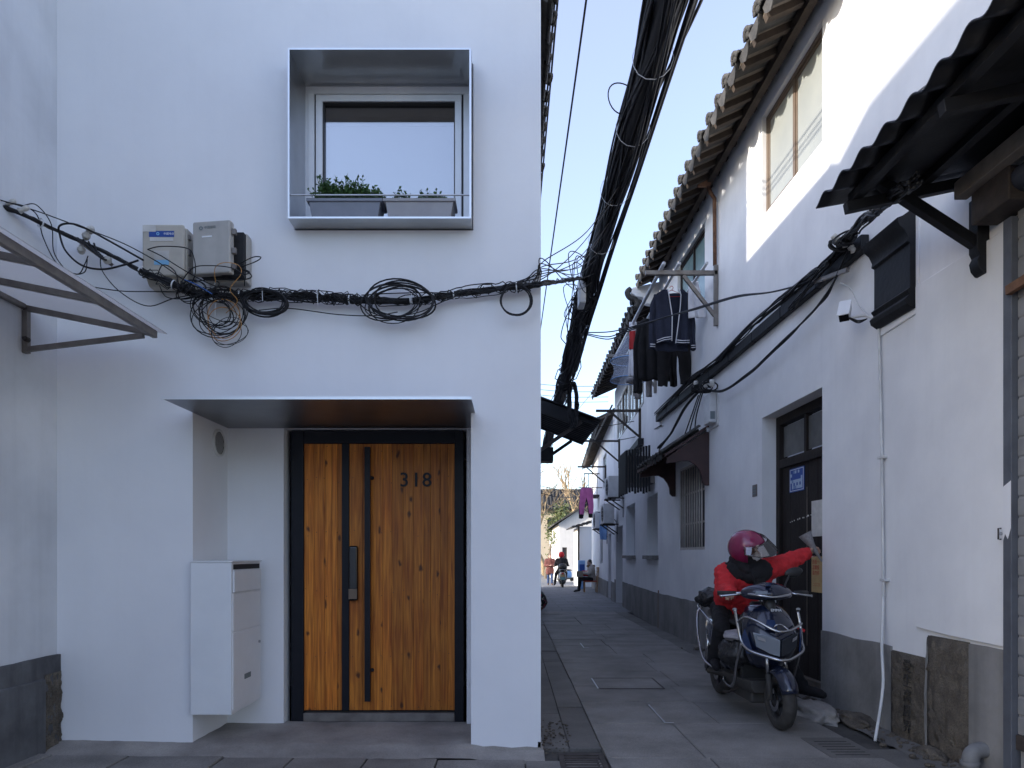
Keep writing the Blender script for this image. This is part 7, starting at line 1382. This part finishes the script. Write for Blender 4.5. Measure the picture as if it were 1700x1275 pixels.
# patterned bundle poking out behind the corner house
fl, nt, bs = _new('floral'); vo_ = nt.nodes.new('ShaderNodeTexVoronoi'); vo_.inputs['Scale'].default_value = 22; rp = nt.nodes.new('ShaderNodeValToRGB'); rp.color_ramp.interpolation = 'CONSTANT'
for i, (p_, c_) in enumerate(((0.0, (0.012, 0.012, 0.014, 1)), (0.5, (0.30, 0.03, 0.05, 1)), (0.62, (0.45, 0.42, 0.36, 1)), (0.78, (0.05, 0.09, 0.05, 1)))):
    e_ = rp.color_ramp.elements[i] if i < 2 else rp.color_ramp.elements.new(p_); e_.position = p_; e_.color = c_
sp_ = nt.nodes.new('ShaderNodeSeparateColor'); tc = nt.nodes.new('ShaderNodeTexCoord'); nt.links.new(tc.outputs['Object'], vo_.inputs['Vector']); nt.links.new(vo_.outputs['Color'], sp_.inputs[0]); nt.links.new(sp_.outputs[0], rp.inputs[0]); nt.links.new(rp.outputs[0], bs.inputs['Base Color'])
o = crumple('floral_cover', 'dark floral handlebar muff poking out behind the corner house', 'cover', (0, 0, 0), (0.22, 0.30, 0.23), 12, fl); o.location = (P(892, 995, 15.6).x, 15.6, 0.24)
o['label'] = 'dark floral padded cover poking out behind the corner house edge'
# ------------------------------------------------------------------ trees at the end
def tree(name, label, base, H, crown, seed, leafm, n=2600, bare=False, spread=1.0):
    r2 = random.Random(seed); base = Vector(base); t = thing(name, label, 'tree', base, 'trees at the end of the lane'); tk = MB(); tips = []
    def limb(p, d, L, r, dep):
        pts = [p]; q = p
        for k in range(4): d = (d+Vector((r2.gauss(0, .12), r2.gauss(0, .12), r2.gauss(0, .06)))).normalized(); q = q+d*L/4; pts.append(q)
        tk.tube(pts, [r*(1-0.11*k) for k in range(5)], 6); tips.append((pts[2], dep)); tips.append((q, dep))
        if dep > 0:
            for _ in range(3 if not bare else 4):
                nd = (d+Vector((r2.gauss(0, .55), r2.gauss(0, .55), r2.uniform(-0.1, .55)))*spread).normalized(); limb(pts[r2.choice((2, 3, 4))], nd, L*r2.uniform(.55, .8), r*0.55, dep-1)
    limb(base-Vector((0, 0, .1)), Vector((0, 0, 1)), H*0.5, H*0.026, 3 if not bare else 4)
    tk.build('trunk', M['twig'] if bare else M['bark'], t, smooth=True)
    if not bare:
        lf = MB(); tt = [p for p, d in tips if d <= 2]
        for _ in range(n):
            c = r2.choice(tt)+Vector((r2.gauss(0, .26), r2.gauss(0, .26), r2.gauss(0, .20)))*crown; d = Vector((r2.gauss(0, 1), r2.gauss(0, 1), r2.gauss(0, .6))).normalized(); L = r2.uniform(.10, .20); sd = d.cross(Vector((r2.gauss(0, 1), r2.gauss(0, 1), 1))).normalized()*L*.3
            lf.add([c, c+d*L*.5+sd, c+d*L, c+d*L*.5-sd], [(0, 1, 2, 3)])
        tag(lf.build('crown', leafm, t), kind='stuff')
    return t
tree('evergreen_tree', 'leafy evergreen tree with grey trunk at lane end, right one', (P(928, 945, 44).x, 44, gy(44)), 4.6, 1.0, 3, M['leaf2'], 5200)
tree('evergreen_tree', 'leafy evergreen tree at lane end behind the walker, left one', (P(906, 945, 47).x, 47, gy(46)), 5.0, 1.1, 8, M['leaf2'], 4800)
tree('bare_tree', 'bare golden brown winter tree behind the evergreens', (P(905, 940, 54).x, 54, gy(46)), 8.5, 1.0, 5, None, bare=True, spread=0.8)
tree('bare_tree', 'taller bare winter tree near the pink leggings', (P(955, 940, 56).x, 56, gy(46)), 8.0, 1.0, 9, None, bare=True, spread=0.8)
